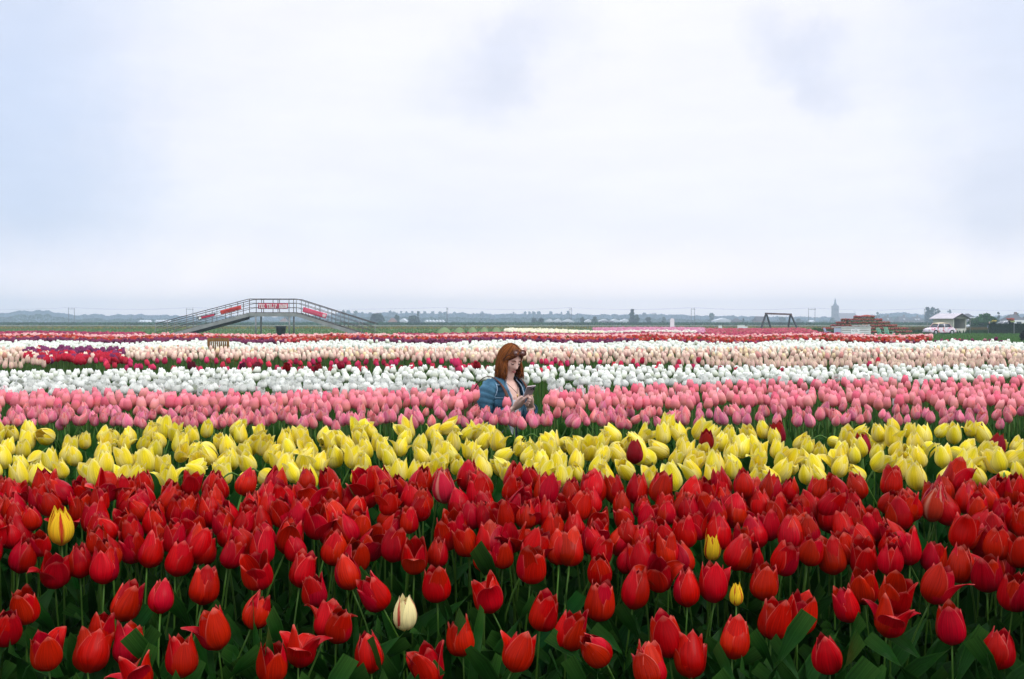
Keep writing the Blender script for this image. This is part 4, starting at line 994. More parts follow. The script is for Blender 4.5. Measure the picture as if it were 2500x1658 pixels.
# ------------------------------------------------------------------ wooden chair between the rows
M_TEAK = plain('teak', (.23, .115, .035, 1), .6, .3, 12, stretch=(4, 4, .6))
p0 = at(534, 831, 20); t = thing('garden_chair', 'brown slatted wooden garden chair seen from behind among peach tulips', 'chair', (p0.x, 20, 0))
W2, TOP = .19, p0.z
for sx in (-1, 1):
    MB().beam((sx * W2, 0, 0), (sx * W2 * 1.02, .03 * -1, TOP), .045, .04).build('rear_leg', M_TEAK, t)
    MB().beam((sx * W2, .42, 0), (sx * W2, .42, .62), .045, .04).build('front_leg', M_TEAK, t)
    MB().beam((sx * W2, -.02, .63), (sx * W2, .46, .645), .05, .025).build('armrest', M_TEAK, t)
m = MB(); m.box((0, -.03, TOP + .012), (W2 * 2 + .05, .035, .07)); m.build('top_rail', M_TEAK, t)
m = MB(); m.box((0, -.008, .47), (W2 * 2 - .05, .03, .05)); m.build('lower_rail', M_TEAK, t)
for i in range(8):
    x = -W2 + .048 + i * (W2 * 2 - .096) / 7
    MB().beam((x, -.012, .495), (x, -.029, TOP - .025), .024, .014).build('back_slat', M_TEAK, t)
for i in range(5): m = MB(); m.box((0, .05 + i * .085, .44), (W2 * 2 - .05, .07, .02)); m.build('seat_slat', M_TEAK, t)

# ------------------------------------------------------------------ round-topped white board
p0 = at(1641, 803, 110); t = thing('photo_board', 'tall white board with a rounded top standing in the lilac field', 'board', (p0.x, 110, 0)); mb = MB()
hw = 10 / 2 / F_PX * 110; topz = at(0, 777, 110).z
poly = [(-hw, .25), (hw, .25)] + [(math.cos(a) * hw, topz - hw + math.sin(a) * hw) for a in np.linspace(0, math.pi, 11)]
M_WPAINT = plain('white_paint', (.78, .79, .80, 1), .5, .06, 2); mb.prism(poly, -.03, .03); mb.build('panel', M_WPAINT, t)
for s_ in (-1, 1): m = MB(); m.box((s_ * hw * .8, .06, .45), (.06, .06, .9)); m.build('post', M_RAIL, t)
# white crates in the rose field
for i, (x0, x1, y0, y1, lb) in enumerate([(1754, 1762, 795.5, 798, 'tiny white box low in the rose field near the lilac flowers'), (1801, 1817, 794.5, 801, 'white crate standing in the rose red field beside the swing'), (1818, 1825, 797.5, 801.5, 'small white box leaning by the white crate in the rose field')]):
    d = 128 + i * 2; a, b = at(x0, y1, d), at(x1, y0, d); t = thing('crate', lb, 'crate', ((a.x + b.x) / 2, d, 0)); wd = b.x - a.x
    m = MB(); m.box((0, 0, b.z / 2), (wd, wd * .6, b.z)); m.build('box', M_WPAINT, t, bevel=.01)
    m = MB(); m.box((0, 0, b.z + .02), (wd * 1.06, wd * .66, .035)); m.build('lid', M_WPAINT, t)

# ------------------------------------------------------------------ swing frame
M_SWING = plain('dark_timber_swing', (.035, .04, .04, 1), .7, .3, 4); M_SBEAM = plain('brown_beam', (.09, .05, .035, 1), .7, .3, 4)
DS = 126.0; t = thing('swing_frame', 'dark timber A-frame swing standing in the rose red field', 'swing', (0, 0, 0))
zt = lambda y: at(0, y, DS).z; sxp = lambda x: (x - 1250) / F_PX * DS
MB().beam((sxp(1868), DS, zt(765.5)), (sxp(1938.5), DS + 1.2, zt(767.5)), .2, .2).build('crossbeam', M_SBEAM, t)
for (xa, ya, xb, dd) in ((1869.5, 766.5, 1855.5, -1.0), (1871, 766.5, 1884.5, 1.0), (1935.5, 768.5, 1922.5, 2.1), (1937, 768.5, 1950.5, .2)):
    k = (DS + dd) / DS
    MB().beam((sxp(xa), DS + (1.2 if xa > 1900 else 0), zt(ya)), (sxp(xb) * k, DS + dd, 0), .17, .17).build('leg', M_SWING, t)
for x in (1885, 1892, 1913, 1922): m = MB(); m.bar((sxp(x), DS + .5, zt(767)), (sxp(x), DS + .5, zt(769.5)), .02, 5); m.build('hook', M_STEEL, t)
for xm in (1890, 1915):
    pass
# worn soil patch is the trampled ground under the swing
p0 = at(1907, 806, DS); sheet('trampled_ground', p0.x - 1.6, p0.x + 1.6, DS - 6, DS + 5, .03, plain('trampled', (.25, .2, .14, 1), .95, .3, 2))

# ------------------------------------------------------------------ stepped flower mound
DM = 82.0; mx = lambda x: (x - 1250) / F_PX * DM; mz = lambda y: CAM_H - (y - HOR) / F_PX * DM
t = thing('flower_mound', 'stepped round flower mound planted in tiers with red and pink tulips', 'flower mound', (mx(2114) * (DM + 3) / DM, DM + 3, 0))
M_TIER = plain('tier_foliage', (.055, .085, .02, 1), .95, .45, 3, bump=.5)
tiers = [(2005, 2222, 828, 809), (2008, 2212, 812, 801.5), (2030, 2189, 804, 794), (2042, 2170, 795, 786.5), (2054, 2152, 788, 779), (2085, 2134, 780, 771.5)]
for i, (x0, x1, yb, yt) in enumerate(tiers):
    k = (DM + 3) / DM; r = (x1 - x0) / 2 / F_PX * DM * k; cx_ = ((x0 + x1) / 2 - 2114) / F_PX * DM * k; z0, z1 = max(0, mz(yb)), mz(yt) - .14
    mb = MB(); mb.loft([[(cx_ + math.cos(a) * q, math.sin(a) * q * .8, z) for a in np.linspace(0, 2 * math.pi, 40, endpoint=False)] for q, z in ((r, z0), (r * 1.01, z1 - .03), (r * .97, z1))]); mb.build('tier', M_TIER, t, True)
    n = int(560 * r / 3); a = rng.random(n) * 6.283; q = r * (1.0 - .28 * rng.random(n)); P = np.stack([cx_ + np.cos(a) * q, np.sin(a) * q * .8, z1 + rng.random(n) * .09 - .02], 1)
    o = put('tier_tulips', scatter_heads(P, .10 + rng.random(n) * .05, pal(n, (1, (.16, .10, .03)), (1, (.3, .06, .05))), pal(n, (2, (.36, .06, .06)), (1, (.46, .16, .13)), (1, (.27, .04, .045)), (.8, (.2, .13, .05))), ['C'], .2), M_BLOOM, kind='stuff'); o.parent = t
    n = 500; a = rng.random(n) * 6.283; P = np.stack([cx_ + np.cos(a) * r, np.sin(a) * r * .8, np.full(n, z0)], 1)
    o = put('tier_leaves', [blades('', P, (z1 - z0) * (.7 + .4 * rng.random(n)), .1 + .08 * rng.random(n), greens(n, (.05, .085, .02)), lean=.25)], M_BLADE, kind='stuff'); o.parent = t
m = MB(); m.loft([[(((2115 - 2114) / F_PX * DM) + math.cos(a) * q, math.sin(a) * q * .8, z) for a in np.linspace(0, 2 * math.pi, 24, endpoint=False)] for q, z in ((.55, mz(773)), (.42, mz(769.5)), (.12, mz(768)))]); m.build('tier', plain('tier_top_bloom', (.36, .09, .07, 1), .9, .4, 9, bump=.6), t, True)

# ------------------------------------------------------------------ pallet counter, chairs, post
M_PAL = plain('whitewashed_wood', (.66, .67, .68, 1), .7, .12, 3, rnd=.08); M_PALB = plain('whitewash_blue', (.42, .47, .62, 1), .7, .1, 3)
DP = 76.0; px_ = lambda x: (x - 1250) / F_PX * DP; pz_ = lambda y: CAM_H - (y - HOR) / F_PX * DP
t = thing('pallet_counter', 'white pallet counter with gaps between its boards in front of the flower mound', 'counter', (px_(2078), DP, 0)); cx_ = px_(2078)
HT = pz_(799)
for yy, hh in ((799.8, .075), (803, .12), (808.2, .13), (813, .12), (819, .12), (826, .1)):
    m = MB(); m.box((px_(2086) - cx_ - .0, -.35, pz_(yy) - hh / 2 + .04), (px_(2121.5) - px_(2050), .03, hh)); m.build('board', M_PAL, t)
m = MB(); m.box((px_(2041) - cx_, -.33, HT / 2 - .02), (px_(2049.5) - px_(2033), .05, HT - .08)); m.build('side_panel', M_PALB, t)
m = MB(); m.box((0, 0, HT + .02), (px_(2122) - px_(2033), .8, .05)); m.build('counter_top', M_PAL, t)
for x in (2051, 2086, 2120): m = MB(); m.box((px_(x) - cx_, -.29, HT / 2), (.08, .06, HT - .03)); m.build('upright', M_PAL, t)
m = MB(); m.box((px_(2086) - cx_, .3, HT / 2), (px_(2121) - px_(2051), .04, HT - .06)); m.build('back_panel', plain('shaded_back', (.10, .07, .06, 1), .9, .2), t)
sg = thing('paper_sign', 'white sign with grey scribbled drawing hung on the pallet counter', 'sign', (px_(2083.5), DP - .39, 0))
m = MB(); m.box((0, 0, pz_(809.5)), (px_(2094) - px_(2073), .02, pz_(803.5) - pz_(816))); m.build('board', M_WPAINT, sg)
M_SCRIB = plain('grey_ink', (.22, .23, .27, 1), .7, .1)
for ox, oz, sdd in ((-.15, .06, 3), (.1, .02, 4), (.02, .1, 5)):
    q = random.Random(sdd); pts = [(ox + q.uniform(-.1, .1), -.016, pz_(809.5) + oz + q.uniform(-.06, .06)) for _ in range(6)]
    mb = MB(); mb.tube(smooth_path(pts, 3), .008, 4); mb.build('drawing', M_SCRIB, sg)
M_MINT = plain('mint_paint', (.22, .50, .36, 1), .5, .08, 3)
def lounge_chair(x, label, mat, d, yt, wpx, rz=0.0):
    c = at(x, 810, d); tz = at(0, yt, d).z; wd = wpx / F_PX * d
    t = thing('slatted_chair', label, 'chair', (c.x, d, 0), rz)
    n = 4
    for i in range(n):
        xx = (i - (n - 1) / 2) * wd / n
        MB().beam((xx + .07, .02, .26), (xx - .07, .14, tz - .03 * abs(i - 1.5)), wd / n * .96, .025).build('back_slat', mat, t)
    for i in range(4): m = MB(); m.box((.08 + .02, -.08 - i * .11, .34 - .0 * i), (wd, .1, .025)); m.build('seat_slat', mat, t)
    for s_ in (-1, 1):
        m = MB(); m.box((s_ * wd * .52 + .1, -.45, .26), (.05, .06, .52)); m.build('front_leg', mat, t)
        MB().beam((s_ * wd * .48 + .08, .22, 0), (s_ * wd * .48 + .08, -.4, .34), .045, .08).build('rear_leg', mat, t)
        m = MB(); m.box((s_ * wd * .56 + .1, -.2, .54), (.1, .6, .025)); m.build('armrest', mat, t)
lounge_chair(2146.5, 'mint green slatted garden chair just beside the white pallet counter', M_MINT, 77, 799.5, 11)
lounge_chair(2165.5, 'mint green slatted garden chair nearer the tulip mound edge', M_MINT, 77, 798, 11)
lounge_chair(2015.5, 'small pale grey chair back at the far side of the flower mound', M_PALB, 78, 800, 5.5)
t = thing('wooden_arm_post', 'grey wooden post carrying one long horizontal arm beside the mint chairs', 'post', (px_(2156), 79, 0)); k = 79 / DP
m = MB(); m.box((0, 0, pz_(793) * k / 2), (.13, .13, pz_(793) * k)); m.build('post', M_BEAM, t)
m = MB(); m.box((px_(2133.5) - px_(2156), -.08, pz_(794.6)), (px_(2156) - px_(2111), .06, .05)); m.build('arm', M_PAL, t)
MB().beam((-.5, 0, pz_(795) - .02), (-.03, 0, pz_(801)), .05, .05).build('brace', M_BEAM, t)

# ------------------------------------------------------------------ kiosk shed
M_CREAMW = plain('cream_boards', (.56, .56, .48, 1), .7, .12, 2); M_ROOFS = plain('pale_roof', (.50, .47, .50, 1), .7, .15, 2); M_EAVE = plain('dark_eave', (.06, .05, .06, 1), .8, .2); M_GABLE = plain('weathered_gable', (.33, .31, .29, 1), .8, .2, 4); M_DARKIN = plain('dark_interior', (.015, .012, .01, 1), .95, .3)
DK = 106.0; kx = lambda x: (x - 1250) / F_PX * DK; kz = lambda y: CAM_H - (y - HOR) / F_PX * DK
x0, x1 = kx(2300), kx(2336); W = x1 - x0; HE = kz(775.5); HR = kz(766.2); DEP = 2.6
t = thing('kiosk', 'small cream wooden kiosk with open front and gabled pale roof behind the painted car', 'kiosk', ((x0 + x1) / 2, DK, 0), math.radians(24))
W *= 1.2
for y, nm in ((DEP / 2, 'rear_wall'),):
    m = MB(); m.box((0, y, HE / 2), (W, .06, HE)); m.build(nm, M_CREAMW, t)
for s_ in (-1, 1):
    m = MB(); m.box((s_ * (W / 2 - .03), 0, HE / 2), (.06, DEP - .062, HE)); sw = m.build('side_wall', M_CREAMW, t)
    for z in np.arange(.25, HE - .1, .2): m = MB(); m.box((s_ * (W / 2 + .012), 0, z), (.02, DEP - .07, .165)); m.build('board', M_CREAMW, sw)
for s_ in (-1, 1): m = MB(); m.box((s_ * (W / 2 - .06), -DEP / 2, HE / 2), (.12, .06, HE)); m.build('front_jamb', M_CREAMW, t)
m = MB(); m.box((0, -DEP / 2, .3), (W - .244, .05, .6)); m.build('front_counter', M_CREAMW, t)
m = MB(); m.box((0, -DEP / 2, HE - .05), (W - .244, .05, .08)); m.build('lintel', M_CREAMW, t)
for y in (-DEP / 2 - .02,): m = MB(); m.prism([(-W / 2, HE + .002), (W / 2, HE + .002), (0, HR - .05)], y, y + .05); m.build('gable', M_GABLE, t)
m = MB(); m.prism([(-W / 2, HE + .002), (W / 2, HE + .002), (0, HR - .05)], DEP / 2 - .02, DEP / 2 + .03); m.build('gable', M_GABLE, t)
for s_ in (-1, 1):
    m = MB(); e = W / 2 + .32; zz = HE - .32 * (HR - HE) / (W / 2)
    m.prism([(s_ * .004, HR + .04), (s_ * e, zz + .04), (s_ * e, zz - .02), (s_ * .004, HR - .02)], -DEP / 2 - .3, DEP / 2 + .3); rf = m.build('roof', M_ROOFS, t)
    m = MB(); m.prism([(s_ * .004, HR + .03), (s_ * (e + .01), zz + .03), (s_ * (e + .01), zz - .07), (s_ * .004, HR - .07)], -DEP / 2 - .34, -DEP / 2 - .304); m.build('bargeboard', M_EAVE, rf)
m = MB(); m.box((0, .4, .02), (W - .2, DEP - 1, .03)); m.build('floor', M_DARKIN, t)
m = MB(); m.box((0, DEP / 2 - .06, HE / 2), (W - .2, .05, HE - .1)); m.build('shelf_back', M_DARKIN, t)

# ------------------------------------------------------------------ cars
M_GLASS = plain('car_glass', (.05, .06, .075, 1), .08, .1, 1, spec=.7); M_TYRE = plain('tyre', (.012, .012, .012, 1), .9, .2); M_CHROME = plain('hub_metal', (.45, .45, .47, 1), .3, .1, 3, metal=.8)
def car(name, label, loc, rz, L, W, H, body_m, roof_m, side, cab, wheel_r, wheel_x):
    """side: body outline (x, z) below the waist; cab: cabin outline; built across the width with tumblehome"""
    t = thing(name, label, 'car', loc, rz)
    def slab(poly, w0, w1, z0, z1):
        R = []
        for f in (-1, -.8, 0, .8, 1):
            R.append([(x * (1 - .02 * (abs(f) == 1)), f * (w0 + (w1 - w0) * min(1, max(0, (z - z0) / (z1 - z0)))) / 2, z + (-.03 if abs(f) == 1 and z > z0 + .6 * (z1 - z0) else 0)) for x, z in poly])
        V, Fq = loft(R, True, True); return V, Fq
    V, Fq = slab(side, W, W * .94, .2, max(z for x, z in side)); m = MB(); m.add(V, Fq); bd = m.build('body', body_m, t, True); md = bd.modifiers.new('bev', 'BEVEL'); md.width = .03; md.segments = 2
    zc0, zc1 = min(z for x, z in cab), max(z for x, z in cab)
    V, Fq = slab(cab, W * .92, W * .72, zc0, zc1); m = MB(); m.add(V, Fq); m.build('cabin_glass', M_GLASS, t, True)
    top = [(x, z) for x, z in cab if z > zc1 - .12]; top.sort()
    xs0, xs1 = top[0][0], top[-1][0]; m = MB()
    rr = []
    for f in (-1, -.6, 0, .6, 1):
        rr.append([(x, f * W * .375, zc1 + .035 - .05 * f * f - .10 * ((x - (xs0 + xs1) / 2) / ((xs1 - xs0) / 2 + .12)) ** 2 + dz) for x, dz in [(xs0 - .1 + (xs1 - xs0 + .2) * q / 8, 0) for q in range(9)] + [(xs0 - .1 + (xs1 - xs0 + .2) * q / 8, -.06) for q in range(8, -1, -1)]])
    m.loft(rr, True, True); m.build('roof', roof_m, t, True)
    # pillars
    n = len(cab)
    for s_ in (-1, 1):
        for xb, xt in ((cab[0][0], xs0), ((cab[0][0] + cab[-1][0]) / 2, (xs0 + xs1) / 2), (cab[-1][0], xs1)):
            MB().beam((xb, s_ * W * .462, zc0), (xt, s_ * W * .368, zc1 - .01), .06, .05).build('pillar', body_m, t)
    for x in wheel_x:
        for s_ in (-1, 1):
            wm = MB(); wm.tube([(x, s_ * (W / 2 - .19), wheel_r), (x, s_ * (W / 2 + .012), wheel_r)], wheel_r, 18); wh = wm.build('wheel', M_TYRE, t, False)
            hm = MB(); hm.tube([(x, s_ * (W / 2 + .013), wheel_r), (x, s_ * (W / 2 + .035), wheel_r)], [wheel_r * .55, wheel_r * .4], 14); hm.build('hubcap', M_CHROME, wh)
            am = MB(); am.tube([(x + math.cos(a) * wheel_r * 1.18, s_ * (W / 2 + .0), wheel_r + math.sin(a) * wheel_r * 1.18) for a in np.linspace(0, math.pi, 9)], .035, 6); am.build('wheel_arch', body_m, t, True)
    for s_ in (-1, 1):
        x = min(x for x, z in side); hm = MB(); hm.tube([(x + .05, s_ * W * .36, .58), (x - .03, s_ * W * .36, .58)], [.09, .07], 12); hm.build('headlight', plain('lamp_glass', (.6, .6, .6, 1), .1, .05), t, True)
        x = max(x for x, z in side); hm = MB(); hm.box((x - .01, s_ * W * .4, .6), (.06, .12, .16)); hm.build('tail_light', plain('tail_red', (.4, .02, .02, 1), .3, .05), t, bevel=.01)
    for x in (min(x for x, z in side) - .04, max(x for x, z in side) + .04): m = MB(); m.box((x, 0, .36), (.07, W * .92, .1)); m.build('bumper', M_CHROME, t, bevel=.02)
    for s_ in (-1, 1): m = MB(); m.box((.15, s_ * W * .475, zc0 - .08), (.12, .02, .025)); m.build('door_handle', M_CHROME, t)
    return t
# flower-painted body: white with pink, rose and lilac blotches
def painted():
    m, tr, b, o = new_mat('flower_painted_body'); nd, lk = tr.nodes.new, tr.links.new
    tc_ = nd('ShaderNodeTexCoord'); v = nd('ShaderNodeTexVoronoi'); v.inputs['Scale'].default_value = 4.6; lk(tc_.outputs['Object'], v.inputs['Vector'])
    sp = nd('ShaderNodeSeparateColor'); lk(v.outputs['Color'], sp.inputs[0])
    r1 = nd('ShaderNodeValToRGB'); r1.color_ramp.interpolation = 'CONSTANT'; e = r1.color_ramp.elements
    e[0].position = 0; e[0].color = (.70, .55, .65, 1); e[1].position = .26; e[1].color = (.66, .28, .38, 1)
    for p, c in ((.6, (.74, .68, .74, 1)), (.74, (.5, .10, .16, 1)), (.84, (.56, .52, .70, 1)), (.93, (.62, .26, .24, 1))): x = e.new(p); x.color = c
    lk(sp.outputs[0], r1.inputs[0])
    mr = nd('ShaderNodeMapRange'); mr.inputs['From Min'].default_value = .46; mr.inputs['From Max'].default_value = .62; lk(v.outputs['Distance'], mr.inputs[0])
    mx = nd('ShaderNodeMix'); mx.data_type = 'RGBA'; lk(mr.outputs[0], mx.inputs['Factor']); lk(r1.outputs[0], mx.inputs['A']); mx.inputs['B'].default_value = (.74, .70, .76, 1)
    lk(mx.outputs['Result'], b.inputs['Base Color']); b.inputs['Roughness'].default_value = .35; return m
M_FLOWERCAR = painted(); M_CREAMROOF = plain('cream_car_roof', (.72, .60, .38, 1), .4, .06, 2)
VSIDE = [(-1.62, .28), (-1.66, .46), (-1.58, .66), (-1.35, .76), (-.72, .84), (.98, .86), (1.32, .80), (1.55, .62), (1.60, .40), (1.55, .28)]
VCAB = [(-.78, .83), (-.62, 1.02), (-.46, 1.22), (-.2, 1.30), (.4, 1.31), (.72, 1.24), (.92, 1.05), (1.04, .85)]
pc = at(2294, 817, 96)
car('painted_car', 'small vintage car painted with pink flowers and a cream roof beside the kiosk', (pc.x, 96, 0), math.radians(14), 3.3, 1.42, 1.34, M_FLOWERCAR, M_CREAMROOF, VSIDE, VCAB, .28, (-1.02, 1.02)).scale = (.88, .88, .92)
M_SILVER = plain('silver_paint', (.55, .57, .62, 1), .3, .04, 1, metal=.3); M_WCAR = plain('white_car_paint', (.74, .75, .77, 1), .35, .04, 1)
MSIDE = [(-2.05, .25), (-2.1, .5), (-2.0, .68), (-1.6, .80), (-.95, .92), (1.6, 1.0), (2.0, .95), (2.1, .7), (2.1, .35), (2.0, .25)]
MCAB = [(-1.1, .90), (-.75, 1.12), (-.3, 1.36), (.2, 1.46), (.95, 1.45), (1.45, 1.32), (1.85, .98)]
pc = at(2388, 800, 182); car('silver_car', 'silver hatchback parked behind the low hedge near the green bush', (pc.x, 182, .0), math.radians(-4), 4.2, 1.75, 1.46, M_SILVER, M_SILVER, MSIDE, MCAB, .31, (-1.3, 1.3))
pc = at(2453, 793, 168); car('white_car', 'white car partly hidden behind the dark hedge with flower pots', (pc.x, 168, 0.02), math.radians(6), 4.2, 1.75, 1.5, M_WCAR, M_WCAR, MSIDE, MCAB, .31, (-1.3, 1.3))
# white caravan at the edge
p0 = at(2493, 793, 165); t = thing('caravan', 'white caravan standing behind the dark hedge at the edge of the field', 'caravan', (p0.x, 165, 0))
m = MB(); m.prism([(-1.7, .45), (1.7, .45), (1.8, 1.2), (1.6, 1.58), (-1.45, 1.6), (-1.75, 1.1)], -1, 1); m.build('body', M_WCAR, t, bevel=.05)
for x in (-.9, .6): m = MB(); m.box((x, -1.01, 1.15), (.8, .03, .4)); m.build('window', M_GLASS, t)
for s_ in (-1, 1): m = MB(); m.tube([(0, s_ * .85, .3), (0, s_ * 1.03, .3)], .3, 16); m.build('wheel', M_TYRE, t)

# ------------------------------------------------------------------ hedges, pots, bush on the right
M_HEDGE = plain('hedge_mass', (.018, .035, .014, 1), .95, .5, 3, bump=.6)
def leafy_box(name, label, cat, cx_, cy_, sx, sy, h, n, colr, leaf=.1, mat=None):
    t = thing(name, label, cat, (cx_, cy_, 0))
    m = MB(); m.box((0, 0, h / 2 - .02), (sx - .1, sy - .1, h - .08)); m.build('hedge_core', mat or M_HEDGE, t)
    side = rng.integers(0, 3, n); u, v = rng.random(n) - .5, rng.random(n)
    P = np.stack([u * sx, np.where(side == 0, -sy / 2, np.where(side == 1, (rng.random(n) - .5) * sy, sy / 2)), np.where(side == 1, h - .03, v * h)], 1) + rng.normal(0, .03, (n, 3))
    o = put('foliage', [blades('', P, leaf * (.6 + rng.random(n)), leaf * (.7 + .5 * rng.random(n)), greens(n, colr, .5), lean=1.2)], M_BLADE); o.parent = t
    return t
a, b = at(2420, 818, 98), at(2560, 818, 98)
leafy_box('hedge', 'dark clipped hedge screen at the edge of the lawn', 'hedge', (a.x + b.x) / 2, 98.5, b.x - a.x, .5, at(0, 792, 98).z, 5200, (.02, .04, .016), .09)
for x in (2475.5, 2530): p0 = at(x, 792, 97.9); t = thing('hedge_post', 'thin grey post set against the dark hedge' + (' under the flower basket' if x < 2500 else ' outside the lawn corner'), 'post', (p0.x, 97.9, 0)); m = MB(); m.box((0, 0, p0.z / 2), (.06, .06, p0.z)); m.build('pole', M_STEEL, t); m = MB(); m.box((0, 0, p0.z + .01), (.08, .08, .03)); m.build('cap', M_STEEL, t)
# low brown and green hedge bed before the cars
n = 5200; P = in_field(n, 2215, 2432, 104, 124); q = (P[:, 1] - 104) / 20
put('low_hedge', [blades('', P, .34 + .3 * q + rng.random(n) * .12, .2 + rng.random(n) * .2, np.where((P[:, 1] > 109)[:, None], greens(n, (.10, .075, .02), .4), greens(n, (.02, .055, .014), .4)), lean=.4)], M_BLADE, label='low brown topped green hedge bed before the parked cars', kind='stuff')
n = 1500; P = in_field(n, 1985, 2040, 86, 100)
put('green_bed', [blades('', P, .45 + rng.random(n) * .3, .16 + rng.random(n) * .15, greens(n, (.03, .09, .018), .4), lean=.4)], M_BLADE, label='dark green leafy bed beside the stepped flower mound', kind='stuff')
def pot(x, y, d, label, flower, s=1.0, base_z=None):
    c = at(x, y, d); t = thing('flower_pot', label, 'flower pot', (c.x, d, c.z))
    m = MB(); m.loft([[(math.cos(a) * r * s, math.sin(a) * r * s, z * s) for a in np.linspace(0, 6.283, 14, endpoint=False)] for r, z in ((.12, 0), (.2, .24), (.21, .27))]); m.build('pot', M_UNDER, t, True)
    n = 90; a = rng.random(n) * 6.28; q = np.sqrt(rng.random(n)) * .26 * s; P = np.stack([np.cos(a) * q, np.sin(a) * q, .26 * s + rng.random(n) * .16 * s], 1)
    o = put('blossom', scatter_heads(P, .1 * s + rng.random(n) * .04, pal(n, (1, (.05, .1, .02))), pal(n, (1, flower)), ['D'], .4), M_BLOOM); o.parent = t
pot(2466.5, 791.5, 98.5, 'pot of red flowers standing tall on top of the dark hedge', (.45, .08, .06), 1.15)
pot(2426.5, 792.5, 98.5, 'pot of yellow flowers on the end of the dark hedge', (.60, .48, .10), .8)
pot(2471.5, 792.3, 98.3, 'pot of pale yellow green flowers low on the dark hedge', (.55, .62, .25), .7)
# dark shrub cut by the frame edge
def leafball(name, label, cat, loc, rx, ry, h, n, colr, leaf, group=None, trunk=True, lobes=7, seed=0, tm=None, zlow=.12, shape='round', var=.45):
    """a tree or shrub: tapered trunk with limbs, crown of many small leaf faces gathered in uneven clumps"""
    q = np.random.default_rng(seed + 77)
    t = thing(name, label, cat, loc, 0, group)
    k = lobes; 
    if shape == 'poplar':
        cz = np.linspace(.15, .95, k) * h; cr = rx * (1 - .75 * np.linspace(0, 1, k)) + .05 * h; cx_ = q.normal(0, rx * .22, k); cy_ = q.normal(0, ry * .2, k)
    else:
        a = q.random(k) * 6.28; rad = q.random(k) ** .6 * .62; cx_, cy_ = np.cos(a) * rad * rx, np.sin(a) * rad * ry; cz = h * (zlow + .2 + (.95 - zlow - .25) * q.random(k) * (1 - .45 * rad)); cr = (.34 + .3 * q.random(k)) * min(rx, h * .5)
        cx_[0] = cy_[0] = 0; cz[0] = h - cr[0] * 1.0
    i = q.integers(0, k, n); d = q.normal(0, 1, (n, 3)); d /= np.linalg.norm(d, axis=1)[:, None]
    rr = cr[i] * (.55 + .5 * q.random(n) ** .5); P = np.stack([cx_[i], cy_[i], cz[i]], 1) + d * rr[:, None] * np.array([1, 1, .85])
    P[:, 2] = np.clip(P[:, 2], h * .03, h * 1.03)
    # one small quad per leaf clump
    u = q.normal(0, 1, (n, 3)); u /= np.linalg.norm(u, axis=1)[:, None]; v = np.cross(u, d); v /= np.linalg.norm(v, axis=1)[:, None] + 1e-9
    s_ = (leaf * (.6 + .8 * q.random(n)))[:, None]
    V = np.stack([P - u * s_, P - v * s_ * .7, P + u * s_, P + v * s_ * .7], 1).reshape(-1, 3); Fq = np.arange(4 * n).reshape(n, 4)
    tone = (1 + (q.random((k, 1)) - .5) * var)[i] * (1 + (q.random((n, 1)) - .5) * .5)
    c = np.clip(np.array(colr)[None] * tone, .003, .9)
    o = put('crown', [(V, Fq, np.repeat(c, 4, 0))], M_BLADE); o.parent = t
    if trunk:
        m = MB(); m.tube(smooth_path([(0, 0, 0), (rx * .03, 0, h * .3), (-rx * .03, 0, h * .7)], 3), [.035 * h * (1 - .12 * j) for j in range(7)], 7)
        for j in range(min(4, k)): m.tube([(0, 0, h * (.25 + .08 * j)), (cx_[j] * .6, cy_[j] * .6, cz[j] * .85), (cx_[j], cy_[j], cz[j])], [.014 * h, .009 * h, .004 * h], 5)
        m.build('trunk', M_BARK, t, True)
    return t
M_BARK = plain('bark', (.07, .055, .045, 1), .9, .3, 6)
p0 = at(2502, 828, 62); leafball('dark_shrub', 'near black shrub cut off by the frame beside the lawn', 'shrub', (p0.x, 62, 0), .55, .5, at(0, 806, 62).z, 500, (.008, .012, .006), .07, seed=3, zlow=.0)
p0 = at(2408, 800, 150); leafball('green_bush', 'broad bright green bush behind the silver car', 'bush', (p0.x, 150, 0), 2.5, 2.2, at(0, 764, 150).z, 3000, (.035, .105, .03), .16, seed=5, lobes=12, zlow=.0)
p0 = at(2384, 800, 152); leafball('green_bush', 'lower green bush spreading toward the far houses', 'bush', (p0.x, 152, 0), 1.6, 1.5, at(0, 776, 152).z, 1400, (.045, .11, .03), .15, seed=6, lobes=8, zlow=.0)
# wire fence posts near the painted car
for x, y0, lb in ((2264, 787, 'thin grey stake beside the painted car'), (2368, 781, 'pale green stake standing on the lawn near the low hedge')):
    p0 = at(x, y0, 97); t = thing('garden_stake', lb, 'stake', (p0.x, 97, 0)); m = MB(); m.bar((0, 0, 0), (0, 0, p0.z), .03, 6); m.build('shaft', M_STEEL, t, True); m = MB(); m.bar((0, 0, p0.z), (0, 0, p0.z + .04), .045, 6, .02); m.build('tip', M_STEEL, t, True)

